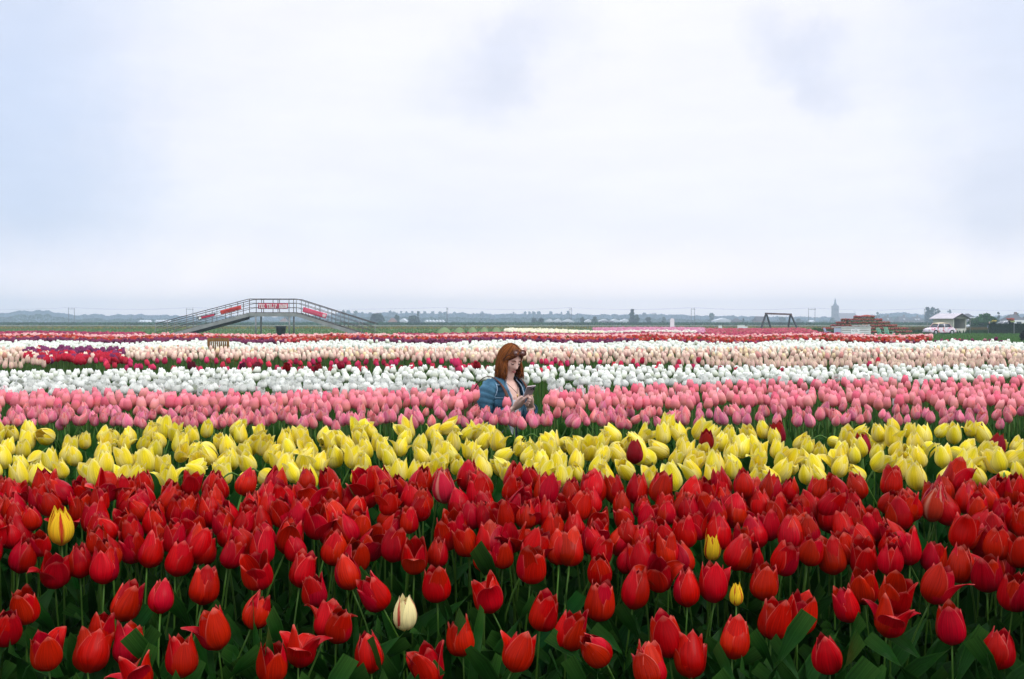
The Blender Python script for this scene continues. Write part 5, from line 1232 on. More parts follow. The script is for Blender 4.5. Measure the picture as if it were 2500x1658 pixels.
# ------------------------------------------------------------------ power line along the embankment
M_POLE = plain('pole_wood', (.075, .06, .055, 1), .85, .3, 3)
DPW = 560.0; wx = lambda x: (x - 1250) / F_PX * DPW; wz = lambda y: CAM_H - (y - HOR) / F_PX * DPW
poles = [(175, 8, 752.5, 'utility pole pair with a short crossbar in front of the left wood'), (463.5, 12.5, 753, 'H-shaped utility pole behind the left bridge ramp'), (1092, 1.5, 752.5, 'single-looking utility pole seen end on between bridge and woman'), (1393.5, 5, 753, 'narrow H-shaped utility pole by the white greenhouse roofs'), (1691.5, 10.5, 753, 'H-shaped utility pole beside the white round-topped board'), (1981.5, 16, 753.5, 'widest H-shaped utility pole standing by the church'), (2258, 3, 755, 'thin utility pole beside the dark poplars')]
tops = []
for x, wpx, yt, lb in poles:
    full = 3.7; wd = wpx / F_PX * DPW; an = math.acos(min(1, wd / full)); H = wz(yt)
    t = thing('utility_pole', lb, 'utility pole', (wx(x), DPW, 0), an)
    for s_ in (-1, 1):
        MB().bar((s_ * full / 2, 0, 0), (s_ * full / 2, 0, H), .17, 8, .13).build('post', M_POLE, t, True)
        MB().bar((s_ * full / 2, 0, H), (s_ * full / 2, 0, H + .45), .09, 6).build('insulator', M_STEEL, t, True)
    m = MB(); m.box((0, -.2, H - .45), (full + .6, .16, .22)); m.build('crossbar', M_POLE, t)
    MB().bar((0, -.2, H - .34), (0, -.2, H + .05), .09, 6).build('insulator', M_STEEL, t, True)
    tops.append((wx(x), an, H))
tops = [(wx(-130), .3, tops[0][2])] + tops + [(wx(2640), .3, tops[-1][2])]
M_WIRE = plain('wire', (.10, .10, .11, 1), .6, .1)
for j, off in enumerate((-1.85, 1.85)):
    pts = []
    for (xa, aa, ha), (xb, ab, hb) in zip(tops[:-1], tops[1:]):
        A = Vector((xa + math.cos(aa) * off, DPW + math.sin(aa) * off, ha + .45)); B = Vector((xb + math.cos(ab) * off, DPW + math.sin(ab) * off, hb + .45))
        pts += [A.lerp(B, k / 12) - Vector((0, 0, 1.1 * 4 * (k / 12) * (1 - k / 12))) for k in range(12)]
    mb = MB(); mb.tube(pts, .02, 4); tag(mb.build('power_line', M_WIRE), 'thin %s wire of the power line sagging between the utility poles' % ('nearer' if j == 0 else 'farther'), 'power line')

# ------------------------------------------------------------------ far buildings
M_BRICKC = plain('church_brick', (.20, .15, .13, 1), .9, .2, .3); M_SLATE = plain('slate', (.10, .10, .12, 1), .7, .2, .3); M_PINKROOF = plain('church_roof', (.24, .19, .19, 1), .8, .2, .3); M_WIN = plain('far_window', (.03, .035, .045, 1), .2, .1)
DC = 950.0; cx = lambda x: (x - 1250) / F_PX * DC; cz = lambda y: CAM_H - (y - HOR) / F_PX * DC
tw = 14 / F_PX * DC; x0 = cx(2038.5); t = thing('church', 'distant brick church with a square tower and pointed spire', 'church', (x0, DC, 0)); TH = cz(748)
tp = [None]
m = MB(); m.box((0, 0, TH / 2), (tw, tw, TH)); twr = m.build('tower', M_BRICKC, t)
m = MB(); m.box((0, 0, TH + .25), (tw + .6, tw + .6, .5)); m.build('cornice', M_BRICKC, twr)
for z in (TH * .8, TH * .5):
    for ox in (-1.1, 1.1): m = MB(); m.box((ox, -tw / 2 - .01, z), (.9, .12, 2.4)); m.build('louvre_window', M_WIN, twr)
m = MB(); m.loft([[(math.cos(a) * r, math.sin(a) * r, z) for a in np.linspace(math.pi / 8, math.pi / 8 + 2 * math.pi, 8, endpoint=False)] for r, z in ((tw * .44, TH + .5), (tw * .27, TH + 2.0), (tw * .19, cz(741)), (tw * .12, cz(735)), (.12, cz(728)))]); sp_ = m.build('spire', M_SLATE, t)
MB().bar((0, 0, cz(730.5)), (0, 0, cz(728.5)), .1, 6).build('finial', M_SLATE, sp_)
nl = cx(2093) - cx(2046); HN = cz(778); HRD = cz(764.5); cxn = (cx(2046) + cx(2093)) / 2 - x0
m = MB(); m.box((cxn, 0, HN / 2), (nl, 9, HN)); nav = m.build('nave_wall', M_BRICKC, t)
for k in range(6): m = MB(); m.box((cxn - nl / 2 + 1.6 + k * 3, -4.51, HN * .6), (.9, .12, HN * .5)); m.build('window', M_WIN, nav)
m = MB(); V = [(cxn - nl / 2, -4.9, HN), (cxn + nl / 2, -4.9, HN), (cxn + nl / 2, 4.9, HN), (cxn - nl / 2, 4.9, HN), (cxn - nl / 2, 0, HRD), (cxn + nl / 2 - 2.2, 0, HRD)]; m.add(V, [(0, 1, 5, 4), (2, 3, 4, 5), (0, 4, 3), (1, 2, 5), (3, 2, 1, 0)]); nr = m.build('nave_roof', M_PINKROOF, t)
MB().bar((cxn + nl / 2 - 2.4, 0, HRD - .3), (cxn + nl / 2 - 2.4, 0, HRD + 2.6), .35, 8, .05).build('turret', M_SLATE, nr)

M_WALLS = [plain('house_brick', (.20, .12, .09, 1), .9, .2, .5), plain('house_render', (.5, .48, .44, 1), .8, .15, .5), plain('house_brown', (.26, .18, .14, 1), .9, .2, .5)]
M_ROOFH = [plain('dark_tiles', (.075, .07, .075, 1), .8, .25, .6), plain('brown_tiles', (.16, .085, .06, 1), .8, .25, .6)]
M_WPANE = plain('bright_pane', (.6, .63, .66, 1), .2, .1)
def house(label, x, wpx, yr, d, wall, roof, eave=.5, steep=.26, dormer=0, chim=True, name='house', dep=8.0):
    c = at(x, HOR, d); wd = wpx / F_PX * d; HR = at(0, yr, d).z; HE = HR * eave
    t = thing(name, label, 'house', (c.x, d, 0))
    m = MB(); m.box((0, 0, HE / 2), (wd, dep, HE)); wl = m.build('wall', wall, t)
    nw = max(2, int(wd / 2.4))
    for k in range(nw):
        m = MB(); m.box((-wd / 2 + wd * (k + .5) / nw, -dep / 2 - .01, HE * .55), (wd / nw * .5, .08, HE * .4)); wi = m.build('window', M_WPAINT, wl)
        m = MB(); m.box((-wd / 2 + wd * (k + .5) / nw, -dep / 2 - .06, HE * .55), (wd / nw * .38, .04, HE * .32)); m.build('pane', M_WIN, t).parent = wl
    e = .35; m = MB(); V = [(-wd / 2 - e, -dep / 2 - e, HE), (wd / 2 + e, -dep / 2 - e, HE), (wd / 2 + e, dep / 2 + e, HE), (-wd / 2 - e, dep / 2 + e, HE), (-wd / 2 + wd * steep, 0, HR), (wd / 2 - wd * steep, 0, HR)]
    m.add(V, [(0, 1, 5, 4), (2, 3, 4, 5), (0, 4, 3), (1, 2, 5), (3, 2, 1, 0)]); rf = m.build('roof', roof, t)
    if chim: m = MB(); m.box((wd * .18, .3, HR + .1), (.7, .7, 1.3)); m.build('chimney', M_WALLS[0], rf)
    for k in range(dormer):
        xx = -wd * .22 + wd * .44 * (k + .5) / dormer; zz = HE + (HR - HE) * .35
        m = MB(); m.box((xx, -dep * .36, zz), (wd * .11, dep * .2, (HR - HE) * .34)); dm = m.build('dormer', M_WPAINT, rf)
        m = MB(); m.box((xx, -dep * .46 - .02, zz), (wd * .08, .05, (HR - HE) * .22)); m.build('pane', M_WPANE, t).parent = rf
    return t
house('steep dark house just past the church mound', 2163, 26, 771.5, 600, M_WALLS[2], M_ROOFH[0], .45, .30, 1)
house('dark roofed house with one pale dormer, middle of the far row', 2202, 27, 772.5, 600, M_WALLS[0], M_ROOFH[0], .45, .2, 1)
house('house with a pale roof band next to the poplars', 2234, 30, 773, 610, M_WALLS[2], M_ROOFH[0], .45, .27, 2)
house('low hazy house between poplars and the kiosk', 2271, 16, 780, 600, M_WALLS[1], M_ROOFH[1], .5, .25)
house('wide pale house with a grey roof left of the kiosk roof', 2140, 16, 779, 640, M_WALLS[1], M_ROOFH[0], .5, .25)
house('large steep blue-grey farmhouse with bright dormer windows behind the kiosk', 2361, 44, 765.8, 380, M_WALLS[1], M_ROOFH[0], .35, .42, 3, False)
house('dark thatched house behind the hedge and the white car', 2472, 42, 767.5, 330, M_WALLS[2], M_ROOFH[0], .4, .36, 0)
house('hazy house roof at the frame edge behind the caravan', 2512, 30, 768, 420, M_WALLS[0], M_ROOFH[0], .4, .3, 0)
house('small red roofed barn between two dark trees', 959, 15, 776.5, 420, M_WALLS[0], M_ROOFH[1], .45, .3, 0, False)
house('grey barn with a long low roof near the swing', 1855, 26, 772.5, 480, M_WALLS[2], M_ROOFH[0], .5, .08, 0, False)
house('low dark sheds under the white greenhouse roof', 1480, 34, 782.5, 430, M_WALLS[2], M_ROOFH[0], .6, .1, 0, False)
house('hazy blue barn with a pitched roof left of the grey barn', 1797, 18, 777.5, 520, M_WALLS[0], M_ROOFH[0], .5, .3, 0, False)
house('pale house below the bridge deck', 694, 14, 777.5, 560, M_WALLS[1], M_ROOFH[1], .5, .3)
M_GH = plain('greenhouse_glass', (.62, .66, .70, 1), .25, .1, .3); M_GHW = plain('greenhouse_wall', (.50, .53, .56, 1), .4, .15, .3)
def greenhouse(label, x0, x1, yr, d, bays):
    a, b = at(x0, HOR, d), at(x1, HOR, d); wd = b.x - a.x; HR = at(0, yr, d).z; HE = HR * .62
    t = thing('greenhouse', label, 'greenhouse', ((a.x + b.x) / 2, d, 0)); bw = wd / bays
    m = MB(); m.box((0, 5, HE / 2), (wd, 10, HE)); m.build('wall', M_GHW, t)
    for k in range(bays):
        c = -wd / 2 + bw * (k + .5); m = MB(); m.prism([(c - bw / 2 + .01, HE + .003), (c + bw / 2 - .01, HE + .003), (c + bw * .06, HR)], -.05, 10.05); rf = m.build('roof', M_GH, t)
        m = MB(); m.box((c, -.06, HE * .5), (bw * .07, .1, HE * .96)); m.build('mullion', M_GHW, t)
greenhouse('long white greenhouse by the pale wood left of the bridge', 378, 404, 781, 560, 5)
greenhouse('small white greenhouse roof below the left wood', 338, 356, 781.5, 560, 3)
greenhouse('white shed wall between the dark trees right of the bridge', 973, 992, 777.5, 470, 1)
greenhouse('low white greenhouse left of the utility pole seen end on', 1036, 1084, 781, 520, 6)
greenhouse('white peaked greenhouse beside the narrow utility pole', 1332, 1372, 778.3, 470, 2)
greenhouse('white roofed greenhouse behind the round green tree', 1372, 1402, 779, 490, 1)
greenhouse('bright white greenhouse right of the small round tree', 1428, 1446, 779.5, 500, 1)
greenhouse('long white greenhouse with a stepped roof before the poplar', 1462, 1540, 778.5, 520, 3)
greenhouse('blue white greenhouse left of the swing', 1745, 1786, 776.5, 540, 1)
greenhouse('tiny bright white shed between the church and its pole', 1983, 1991, 781.5, 600, 1)

# ------------------------------------------------------------------ trees
G1, G2, G3 = (.035, .06, .035), (.05, .085, .045), (.03, .05, .035)
def tree_px(label, x, wpx, yt, d, colr, n=420, shape='round', name='tree', group=None, seed=0, lobes=8, zlow=.08):
    c = at(x, HOR, d); h = at(0, yt, d).z; r = wpx / 2 / F_PX * d
    return leafball(name, label, 'tree', (c.x, d, 0), r, r, h, n, colr, .035 * h + .12 * r, group, True, lobes, seed, None, zlow, shape)
k = 0
for lb, x, w_, yt, d, c, sh in [
    ('broad dark tree at the right ramp end of the bridge', 925, 46, 763.5, 430, G1, 'round'), ('small dark tree between barn roof and white shed', 968, 16, 768, 440, G2, 'round'), ('spreading dark tree right of the white shed', 1011, 38, 769.5, 430, G1, 'round'),
    ('thin dark poplar sticking out above the spreading tree', 1020.5, 4, 760, 450, G1, 'poplar'), ('clipped dark tree group like a hedge block', 1304, 20, 776, 400, G3, 'round'), ('second half of the dark hedge-like trees', 1320, 20, 775.5, 402, G3, 'round'),
    ('dusky pointed tree beside the narrow utility pole', 1421, 16, 773.5, 450, G1, 'round'), ('round green tree before the white greenhouses', 1452, 19, 772.5, 440, G2, 'round'), ('tall leaning dark poplar in the middle distance', 1543, 14, 756, 430, G1, 'poplar'),
    ('round dark tree at the foot of the leaning poplar', 1554, 21, 768, 428, G1, 'round'), ('low round dark tree right of the poplar', 1583, 19, 774.5, 440, G1, 'round'), ('pale green round tree left of the white board', 1620, 14, 773.5, 560, G2, 'round'),
    ('hazy tree with a bare stem right of the H-shaped pole', 1738, 21, 764.5, 620, G2, 'round'), ('small dark cypress near the blue barn', 1815, 5, 778, 430, G1, 'poplar'), ('hazy round tree left of the swing legs', 1908, 26, 773, 640, G2, 'round'), ('low hazy tree behind the swing', 1950, 15, 777, 620, G2, 'round'),
    ('bushy hazy tree at the foot of the church tower', 2032, 22, 775, 680, G2, 'round'), ('hazy tree right of the flower mound top', 2142, 13, 762, 760, G1, 'round'), ('first dark poplar of the tall group', 2265, 13, 751, 470, G3, 'poplar'), ('second dark poplar of the tall group, bushier', 2276, 14, 752, 480, G3, 'poplar'), ('slim third poplar of the tall group', 2283, 6, 754.5, 520, G1, 'poplar'), ('short dark poplar ending the tall group', 2290, 8, 753.5, 480, G3, 'poplar'),
    ('tiny hazy poplar above the kiosk ridge', 2318.5, 6, 757, 700, G1, 'poplar'), ('tiny hazy round tree beside it above the kiosk roof', 2314, 6, 759, 720, G1, 'round'), ('hazy tree standing behind the bridge legs', 705, 22, 768, 620, G2, 'round'), ('tall hazy tree behind the right bridge railing', 838, 22, 758, 780, G2, 'round'), ('hazy tree beside the right bridge railing', 868, 20, 759, 760, G2, 'round'), ('large hazy tree behind the dark hedge', 2480, 18, 762.5, 420, G2, 'round'), ('low dark bush on the embankment edge', 1258, 8, 784, 330, G3, 'round'), ('small dark bush on the skyline before the round trees', 1618, 6, 783, 330, G3, 'round'), ('spindly tree above the green bush', 2437, 10, 762, 300, G1, 'round')]:
    k += 1; tree_px(lb, x, w_, yt, d, c, 900 if w_ > 30 else 460 if w_ > 12 else 200, sh, 'poplar' if sh == 'poplar' else 'tree', None, k, 10 if w_ > 30 else 7, .02)
far = [(905, 16, 762), (952, 20, 757.5), (962, 10, 760), (979, 11, 759.5), (992, 12, 760), (1007, 9, 759.5), (1022, 13, 760), (1037, 17, 759), (1057, 12, 759.5), (1075, 14, 760), (1087, 14, 760.5), (1110, 18, 761), (1128, 20, 761), (1156, 7, 764), (1177, 19, 760), (1254, 9, 762), (1282, 11, 760.5), (1292, 9, 760.5), (1303, 13, 760.5), (1316, 18, 760), (1345, 14, 760), (1371, 10, 762), (1387, 9, 759), (1410, 14, 765), (1470, 16, 766), (1500, 22, 765), (1573, 17, 762.5), (1597, 20, 763), (1617, 10, 767), (1634, 12, 768), (1660, 18, 769), (1790, 26, 770), (1935, 20, 774), (2008, 22, 774), (850, 16, 757), (885, 14, 761)]
spots_ = ['above the right bridge ramp', 'between the bridge and the woman', 'behind the woman', 'right of the woman', 'near the leaning poplar', 'toward the swing', 'toward the church']
cnt = {}
for i, (x, w_, yt) in enumerate(far):
    sp_n = spots_[0 if x < 920 else 1 if x < 1190 else 2 if x < 1270 else 3 if x < 1430 else 4 if x < 1640 else 5 if x < 1860 else 6]; j = cnt.get(sp_n, 0); cnt[sp_n] = j + 1
    tree_px('hazy blue tree crown on the far skyline, %s one %s' % (ordinal(j), sp_n), x, w_, yt, 1000 + (i * 37) % 160, G1, 260, 'round', 'far_tree', 'hazy trees on the far skyline', 100 + i, 6, .1)
# the wood that reads as one mass
prof_w = [(-160, 766), (0, 766), (35, 763), (45, 760), (60, 759.5), (75, 760), (90, 758.5), (118, 759), (126, 762), (150, 766), (185, 771), (200, 770), (230, 768), (248, 767), (262, 772), (290, 769.5), (330, 769.5), (345, 767.5), (355, 770), (400, 770), (440, 772), (460, 774), (520, 774), (600, 772), (660, 775), (740, 773), (800, 770), (830, 765), (880, 766), (930, 764), (1000, 766), (1090, 766), (1150, 767), (1220, 768), (1300, 767), (1400, 768), (1450, 769), (1530, 769), (1580, 768), (1650, 770), (1720, 772), (1800, 773), (1870, 774), (1950, 775), (2010, 775), (2100, 774), (2150, 768), (2170, 765), (2210, 764.5), (2240, 768), (2300, 772), (2400, 774), (2500, 768), (2660, 768)]
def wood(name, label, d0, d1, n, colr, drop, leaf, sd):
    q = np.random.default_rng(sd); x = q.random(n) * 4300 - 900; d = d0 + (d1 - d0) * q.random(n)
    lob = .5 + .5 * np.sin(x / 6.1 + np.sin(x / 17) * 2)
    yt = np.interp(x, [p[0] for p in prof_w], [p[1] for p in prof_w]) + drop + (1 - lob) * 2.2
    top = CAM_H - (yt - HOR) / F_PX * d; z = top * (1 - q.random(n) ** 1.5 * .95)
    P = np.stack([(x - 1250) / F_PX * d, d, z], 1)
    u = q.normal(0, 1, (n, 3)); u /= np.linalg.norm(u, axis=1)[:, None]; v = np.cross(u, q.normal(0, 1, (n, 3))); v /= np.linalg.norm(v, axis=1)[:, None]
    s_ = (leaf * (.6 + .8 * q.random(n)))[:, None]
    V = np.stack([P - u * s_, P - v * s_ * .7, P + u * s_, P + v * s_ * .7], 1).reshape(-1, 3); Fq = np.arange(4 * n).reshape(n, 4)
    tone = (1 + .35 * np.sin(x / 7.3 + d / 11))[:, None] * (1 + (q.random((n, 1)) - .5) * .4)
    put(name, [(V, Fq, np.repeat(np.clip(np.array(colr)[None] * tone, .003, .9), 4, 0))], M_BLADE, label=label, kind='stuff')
wood('distant_wood', 'hazy blue band of woodland along the whole skyline', 1080, 1250, 100000, (.018, .055, .075), 0, 1.5, 1)  # blue of the haze is put into the tree colour as well
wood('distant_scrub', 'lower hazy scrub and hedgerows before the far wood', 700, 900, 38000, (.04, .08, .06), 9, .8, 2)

# ------------------------------------------------------------------ haze
mh = bpy.data.materials.new('haze'); mh.use_nodes = True; th = mh.node_tree; th.nodes.clear()
oh = th.nodes.new('ShaderNodeOutputMaterial'); vh = th.nodes.new('ShaderNodeVolumePrincipled')
vh.inputs['Color'].default_value = (.66, .82, 1.0, 1); vh.inputs['Density'].default_value = .00095; vh.inputs['Anisotropy'].default_value = .45
th.links.new(vh.outputs[0], oh.inputs['Volume'])
m = MB(); m.box((0, 620, 14.6), (3800, 1500, 31.2)); hz = m.build('haze', mh); hz['kind'] = 'stuff'; hz['label'] = 'pale blue haze over the far fields'
# ------------------------------------------------------------------ the woman kneeling between the rows
M_SKIN = plain('skin', (.82, .55, .45, 1), .5, .08, 30, spec=.35)
def denim():
    m, t, b, o = new_mat('denim'); nd, lk = t.nodes.new, t.links.new
    tc_ = nd('ShaderNodeTexCoord'); n = nd('ShaderNodeTexNoise'); n.inputs['Scale'].default_value = 11; n.inputs['Detail'].default_value = 5; lk(tc_.outputs['Object'], n.inputs['Vector'])
    mp = nd('ShaderNodeMapping'); mp.inputs['Scale'].default_value = (60, 60, 160); lk(tc_.outputs['Object'], mp.inputs[0])
    n2 = nd('ShaderNodeTexNoise'); n2.inputs['Scale'].default_value = 4; lk(mp.outputs[0], n2.inputs['Vector'])
    r = nd('ShaderNodeValToRGB'); e = r.color_ramp.elements; e[0].position = .33; e[0].color = (.018, .068, .115, 1); e[1].position = .72; e[1].color = (.085, .215, .315, 1)
    ad_ = nd('ShaderNodeMath'); ad_.operation = 'MULTIPLY_ADD'; ad_.inputs[1].default_value = .35; lk(n2.outputs[0], ad_.inputs[0]); 
    sub = nd('ShaderNodeMath'); sub.operation = 'SUBTRACT'; sub.inputs[1].default_value = .17; lk(n.outputs[0], sub.inputs[0]); lk(sub.outputs[0], ad_.inputs[2]); lk(ad_.outputs[0], r.inputs[0]); lk(r.outputs[0], b.inputs['Base Color'])
    b.inputs['Roughness'].default_value = .85; b.inputs['Specular IOR Level'].default_value = .2
    bp = nd('ShaderNodeBump'); bp.inputs['Strength'].default_value = .5; bp.inputs['Distance'].default_value = .01; lk(n.outputs[0], bp.inputs['Height']); lk(bp.outputs[0], b.inputs['Normal']); return m
M_DENIM = denim()
M_SEAM = plain('denim_seam', (.30, .42, .54, 1), .85, .2, 40); M_TOP = plain('white_cotton', (.80, .82, .88, 1), .8, .05, 20)
M_HAIR = attr_mat('auburn_hair', .42, .0)
M_LEATHER = plain('brown_leather', (.095, .032, .016, 1), .5, .25, 14); M_LIP = plain('lips', (.48, .17, .15, 1), .4, .05); M_BROW = plain('brow', (.12, .05, .025, 1), .8, .1); M_LASH = plain('lashes', (.035, .02, .015, 1), .7, .1)
M_SHOE = plain('shoe_white', (.6, .6, .6, 1), .6, .1); M_GOLD = plain('brass', (.6, .42, .15, 1), .35, .1, metal=.8)
M_LENS = plain('brown_lens', (.10, .04, .03, 1), .12, .1, 2, spec=.7); M_TROU = plain('dark_trousers', (.02, .022, .03, 1), .85, .2, 20)
WD = 6.75; SW = .978; YAW = math.radians(47)
base = Vector(((1231 - 1250) / F_PX * WD, WD, 0))
pr = thing('person', 'red-haired woman in a denim jacket kneeling among tulips and looking at her phone', 'person', base, YAW, None, SW)
ell = lambda c, a, b, n=20, p=2.0: [Vector((c[0] + a * math.cos(t), c[1] + b * math.sin(t), c[2])) for t in np.linspace(0, 2 * math.pi, n, endpoint=False)]

def head_grid(nu=56, nv=44):
    """head modelled as one surface; local frame: faces -Y, centre at origin"""
    V = []
    for i in range(nv + 1):
        ph = math.pi * i / nv
        for j in range(nu):
            th = 2 * math.pi * j / nu
            dx, dy, dz = math.sin(ph) * math.sin(th), -math.sin(ph) * math.cos(th), math.cos(ph)
            x, y, z = dx * .072, dy * .092, dz * .112
            if dz < 0:                                   # jaw narrows to the chin
                k = -dz; x *= 1 - .36 * k ** 1.5; y *= 1 - .20 * k ** 1.6 if dy > 0 else 1 - .10 * k ** 2
                if dy > 0: z *= 1 - .30 * k * dy
            f = max(0, -dy)                              # the face side
            g = lambda cx_, cz_, sx, sz: math.exp(-((x - cx_) / sx) ** 2 - ((z - cz_) / sz) ** 2) * (f > .25)
            y += .006 * f * (abs(x) < .05)
            y -= .024 * g(0, -.020, .0105, .014) + .013 * g(0, .0, .008, .022) + .005 * (g(.011, -.024, .007, .006) + g(-.011, -.024, .007, .006))
            y += .011 * (g(.031, .013, .016, .011) + g(-.031, .013, .016, .011))       # eye sockets
            y -= .0045 * (g(.031, .010, .010, .006) + g(-.031, .010, .010, .006))      # lids
            y -= .006 * (g(.03, .031, .024, .008) + g(-.03, .031, .024, .008))         # brow
            y -= .006 * g(0, -.055, .018, .010) - .004 * g(0, -.070, .02, .006)        # lips, hollow below
            y -= .010 * g(0, -.092, .02, .014)                                         # chin
            y -= .005 * (g(.042, -.02, .02, .02) + g(-.042, -.02, .02, .02))           # cheeks
            V.append(Vector((x, y, z)))
    Fq = [(i * nu + j, i * nu + (j + 1) % nu, (i + 1) * nu + (j + 1) % nu, (i + 1) * nu + j) for i in range(nv) for j in range(nu)]
    return V, Fq
HC = Vector((0, -.055, 1.018)); HYAW, HPITCH = math.radians(-9), math.radians(25)
HM = Matrix.Translation(HC) @ Matrix.Rotation(HYAW, 4, 'Z') @ Matrix.Rotation(HPITCH, 4, 'X') @ Matrix.Diagonal((.90, .90, .94, 1))
hp = lambda x, y, z: HM @ Vector((x, y, z))

body = MB()
V, Fq = head_grid(); body.add([HM @ v for v in V], Fq)
for s_ in (-1, 1):                                        # ears
    V, Fq = loft([[hp(s_ * (.068 + .006 * k), .012 + .014 * math.cos(a), .0 + .028 * math.sin(a)) for a in np.linspace(0, 2 * math.pi, 12, endpoint=False)] for k in (0, 1, 2)]); body.add(V, Fq)
body.tube(smooth_path([(0, .0, .80), (0, -.01, .87), (0, -.03, .93), (0, -.045, .985)], 3), [.062, .06, .057, .054, .052, .051, .05, .05, .05, .052], 18)
torso = [(.0, .06, .20, .165, .14), (.0, .055, .30, .172, .15), (0, .05, .42, .135, .105), (0, .035, .55, .13, .098), (0, .015, .68, .142, .108), (0, .005, .76, .15, .108), (0, .005, .82, .15, .092), (0, .0, .86, .115, .07), (0, -.005, .885, .066, .055)]
torso = [(a, b, c, d * .88, e) for a, b, c, d, e in torso]
body.loft([ell((a, b, c), d, e, 24) for a, b, c, d, e in torso])
ARM = {-1: [(-.145, .0, .825), (-.178, .008, .79), (-.20, .01, .70), (-.212, .0, .60), (-.175, -.075, .615), (-.13, -.12, .655), (-.098, -.165, .690)],
       1: [(.145, .0, .825), (.178, .0, .79), (.202, -.02, .70), (.205, -.06, .615), (.17, -.13, .63), (.095, -.18, .668), (.045, -.215, .700)]}
ARM = {k_: [(p[0] * (.87 if k_ < 0 else .74), p[1], p[2]) for p in P] for k_, P in ARM.items()}
for s_, P in ARM.items(): body.tube(smooth_path(P, 4), [.046 - .021 * (k / 24) for k in range(25)], 14)
def hand(wrist, fwd, upv, side, curls, L=.082):
    """palm with four unequal bent fingers and a thumb from the palm's side; fwd: wrist to knuckles, upv: back of the hand, side: towards the thumb"""
    f, u, sd_ = Vector(fwd).normalized(), Vector(upv).normalized(), Vector(side).normalized(); w_ = Vector(wrist)
    rings = []
    for t, a, b in ((-.25, .026, .021), (.05, .028, .018), (.4, .038, .016), (.75, .043, .015), (1.0, .041, .012)):
        c = w_ + f * (t * L); rings.append([c + sd_ * a * math.cos(q) + u * b * math.sin(q) for q in np.linspace(0, 2 * math.pi, 16, endpoint=False)])
    body.loft(rings)
    for i, (off, ln, cu) in enumerate(zip((.029, .010, -.010, -.028), (.072, .080, .074, .058), curls)):
        p = w_ + f * (L * .9) + sd_ * off; d = f.copy(); pts = [p - f * .02, p]; ax = sd_
        for seg, fr in ((0, .45), (1, .32), (2, .23)):
            d = Matrix.Rotation(cu * (1, 1.2, .8)[seg], 3, ax) @ d; p = p + d * ln * fr; pts.append(p.copy())
        body.tube(smooth_path(pts, 2), [.0098, .0098, .0096, .0094, .0092, .009, .0086, .0082, .0070][:len(smooth_path(pts, 2))], 10)
    p = w_ + f * (L * .25) + sd_ * .026; d = (f * .75 + sd_ * .6 - u * .25).normalized()
    body.tube(smooth_path([p - sd_ * .01, p + d * .03, p + d * .055 + f * .008, p + d * .062 + f * .030], 2), [.0135, .013, .0125, .0115, .0105, .0095, .008], 10)
# phone placement first, hands close on it
PH = Vector((-.058, -.285, .812)); nrm = (hp(0, -.09, .0) - PH).normalized()       # screen looks at the face
upv = (Vector((0, 0, 1)) - nrm * nrm.z).normalized(); rgt = upv.cross(nrm).normalized()
upv = (Matrix.Rotation(math.radians(-8), 3, nrm) @ upv); rgt = upv.cross(nrm).normalized()
low = PH - upv * .045
# her right hand, seen by the camera, comes from below and lies round the back of the phone
wr = Vector((-.098, -.165, .690)); hand(wr, (low - nrm * .018 + rgt * (-.004) - wr), -nrm + Vector((-.5, -.2, .1)), upv + rgt * .3, (.05, .25, .38, .5))
wl = Vector((.045, -.215, .700)); hand(wl, (low - nrm * .012 + rgt * .02 - wl), -nrm + Vector((.6, -.1, .1)), upv - rgt * .3, (.35, .45, .55, .6))
# thighs, shins and feet: kneeling, sitting on the heels
for s_ in (-1, 1):
    body.tube(smooth_path([(s_ * .085, .07, .245), (s_ * .10, -.10, .215), (s_ * .11, -.27, .15), (s_ * .115, -.345, .085)], 4), [.088 - .028 * k / 12 for k in range(13)], 16)
    body.tube(smooth_path([(s_ * .115, -.345, .075), (s_ * .11, -.15, .07), (s_ * .10, .06, .06), (s_ * .095, .16, .045)], 4), [.06 - .022 * k / 12 for k in range(13)], 14)
    body.tube(smooth_path([(s_ * .095, .15, .045), (s_ * .095, .22, .035), (s_ * .092, .30, .03)], 4), [.036, .038, .04, .041, .040, .038, .034, .028, .02], 12)
bo = body.build('body', M_SKIN, pr, True)
rm = bo.modifiers.new('remesh', 'REMESH'); rm.mode = 'VOXEL'; rm.voxel_size = .0042; rm.use_smooth_shade = True
bpy.context.view_layer.update()
me = bpy.data.meshes.new_from_object(bo.evaluated_get(bpy.context.evaluated_depsgraph_get())); bo.modifiers.clear(); bo.data = me; me.name = 'body'
bo.modifiers.new('soft', 'SMOOTH').iterations = 2

# face details
for s_ in (-1, 1):
    MB().tube(smooth_path([hp(s_ * .016, -.0905, .030), hp(s_ * .030, -.0905, .036), hp(s_ * .046, -.078, .030)], 4), [.0022, .003, .0034, .0034, .0032, .003, .0026, .002, .0012], 6, True, .8).build('eyebrow', M_BROW, pr, True)
    MB().tube(smooth_path([hp(s_ * .018, -.0795, .008), hp(s_ * .031, -.0835, .003), hp(s_ * .046, -.0725, .008)], 4), [.0012, .0022, .0028, .003, .003, .003, .0026, .002, .001], 6).build('eyelash', M_LASH, pr, True)
m = MB(); m.tube(smooth_path([hp(-.019, -.0795, -.054), hp(-.008, -.0880, -.0510), hp(0, -.0888, -.052), hp(.008, -.0880, -.0510), hp(.019, -.0795, -.054)], 3), [.001, .002, .003, .003, .003, .003, .003, .003, .003, .003, .003, .002, .001], 6); m.tube(smooth_path([hp(-.017, -.0800, -.056), hp(0, -.0885, -.0600), hp(.017, -.0800, -.056)], 4), [.001, .003, .0042, .0046, .0048, .0046, .0042, .003, .001], 6); m.build('lips', M_LIP, pr, True)

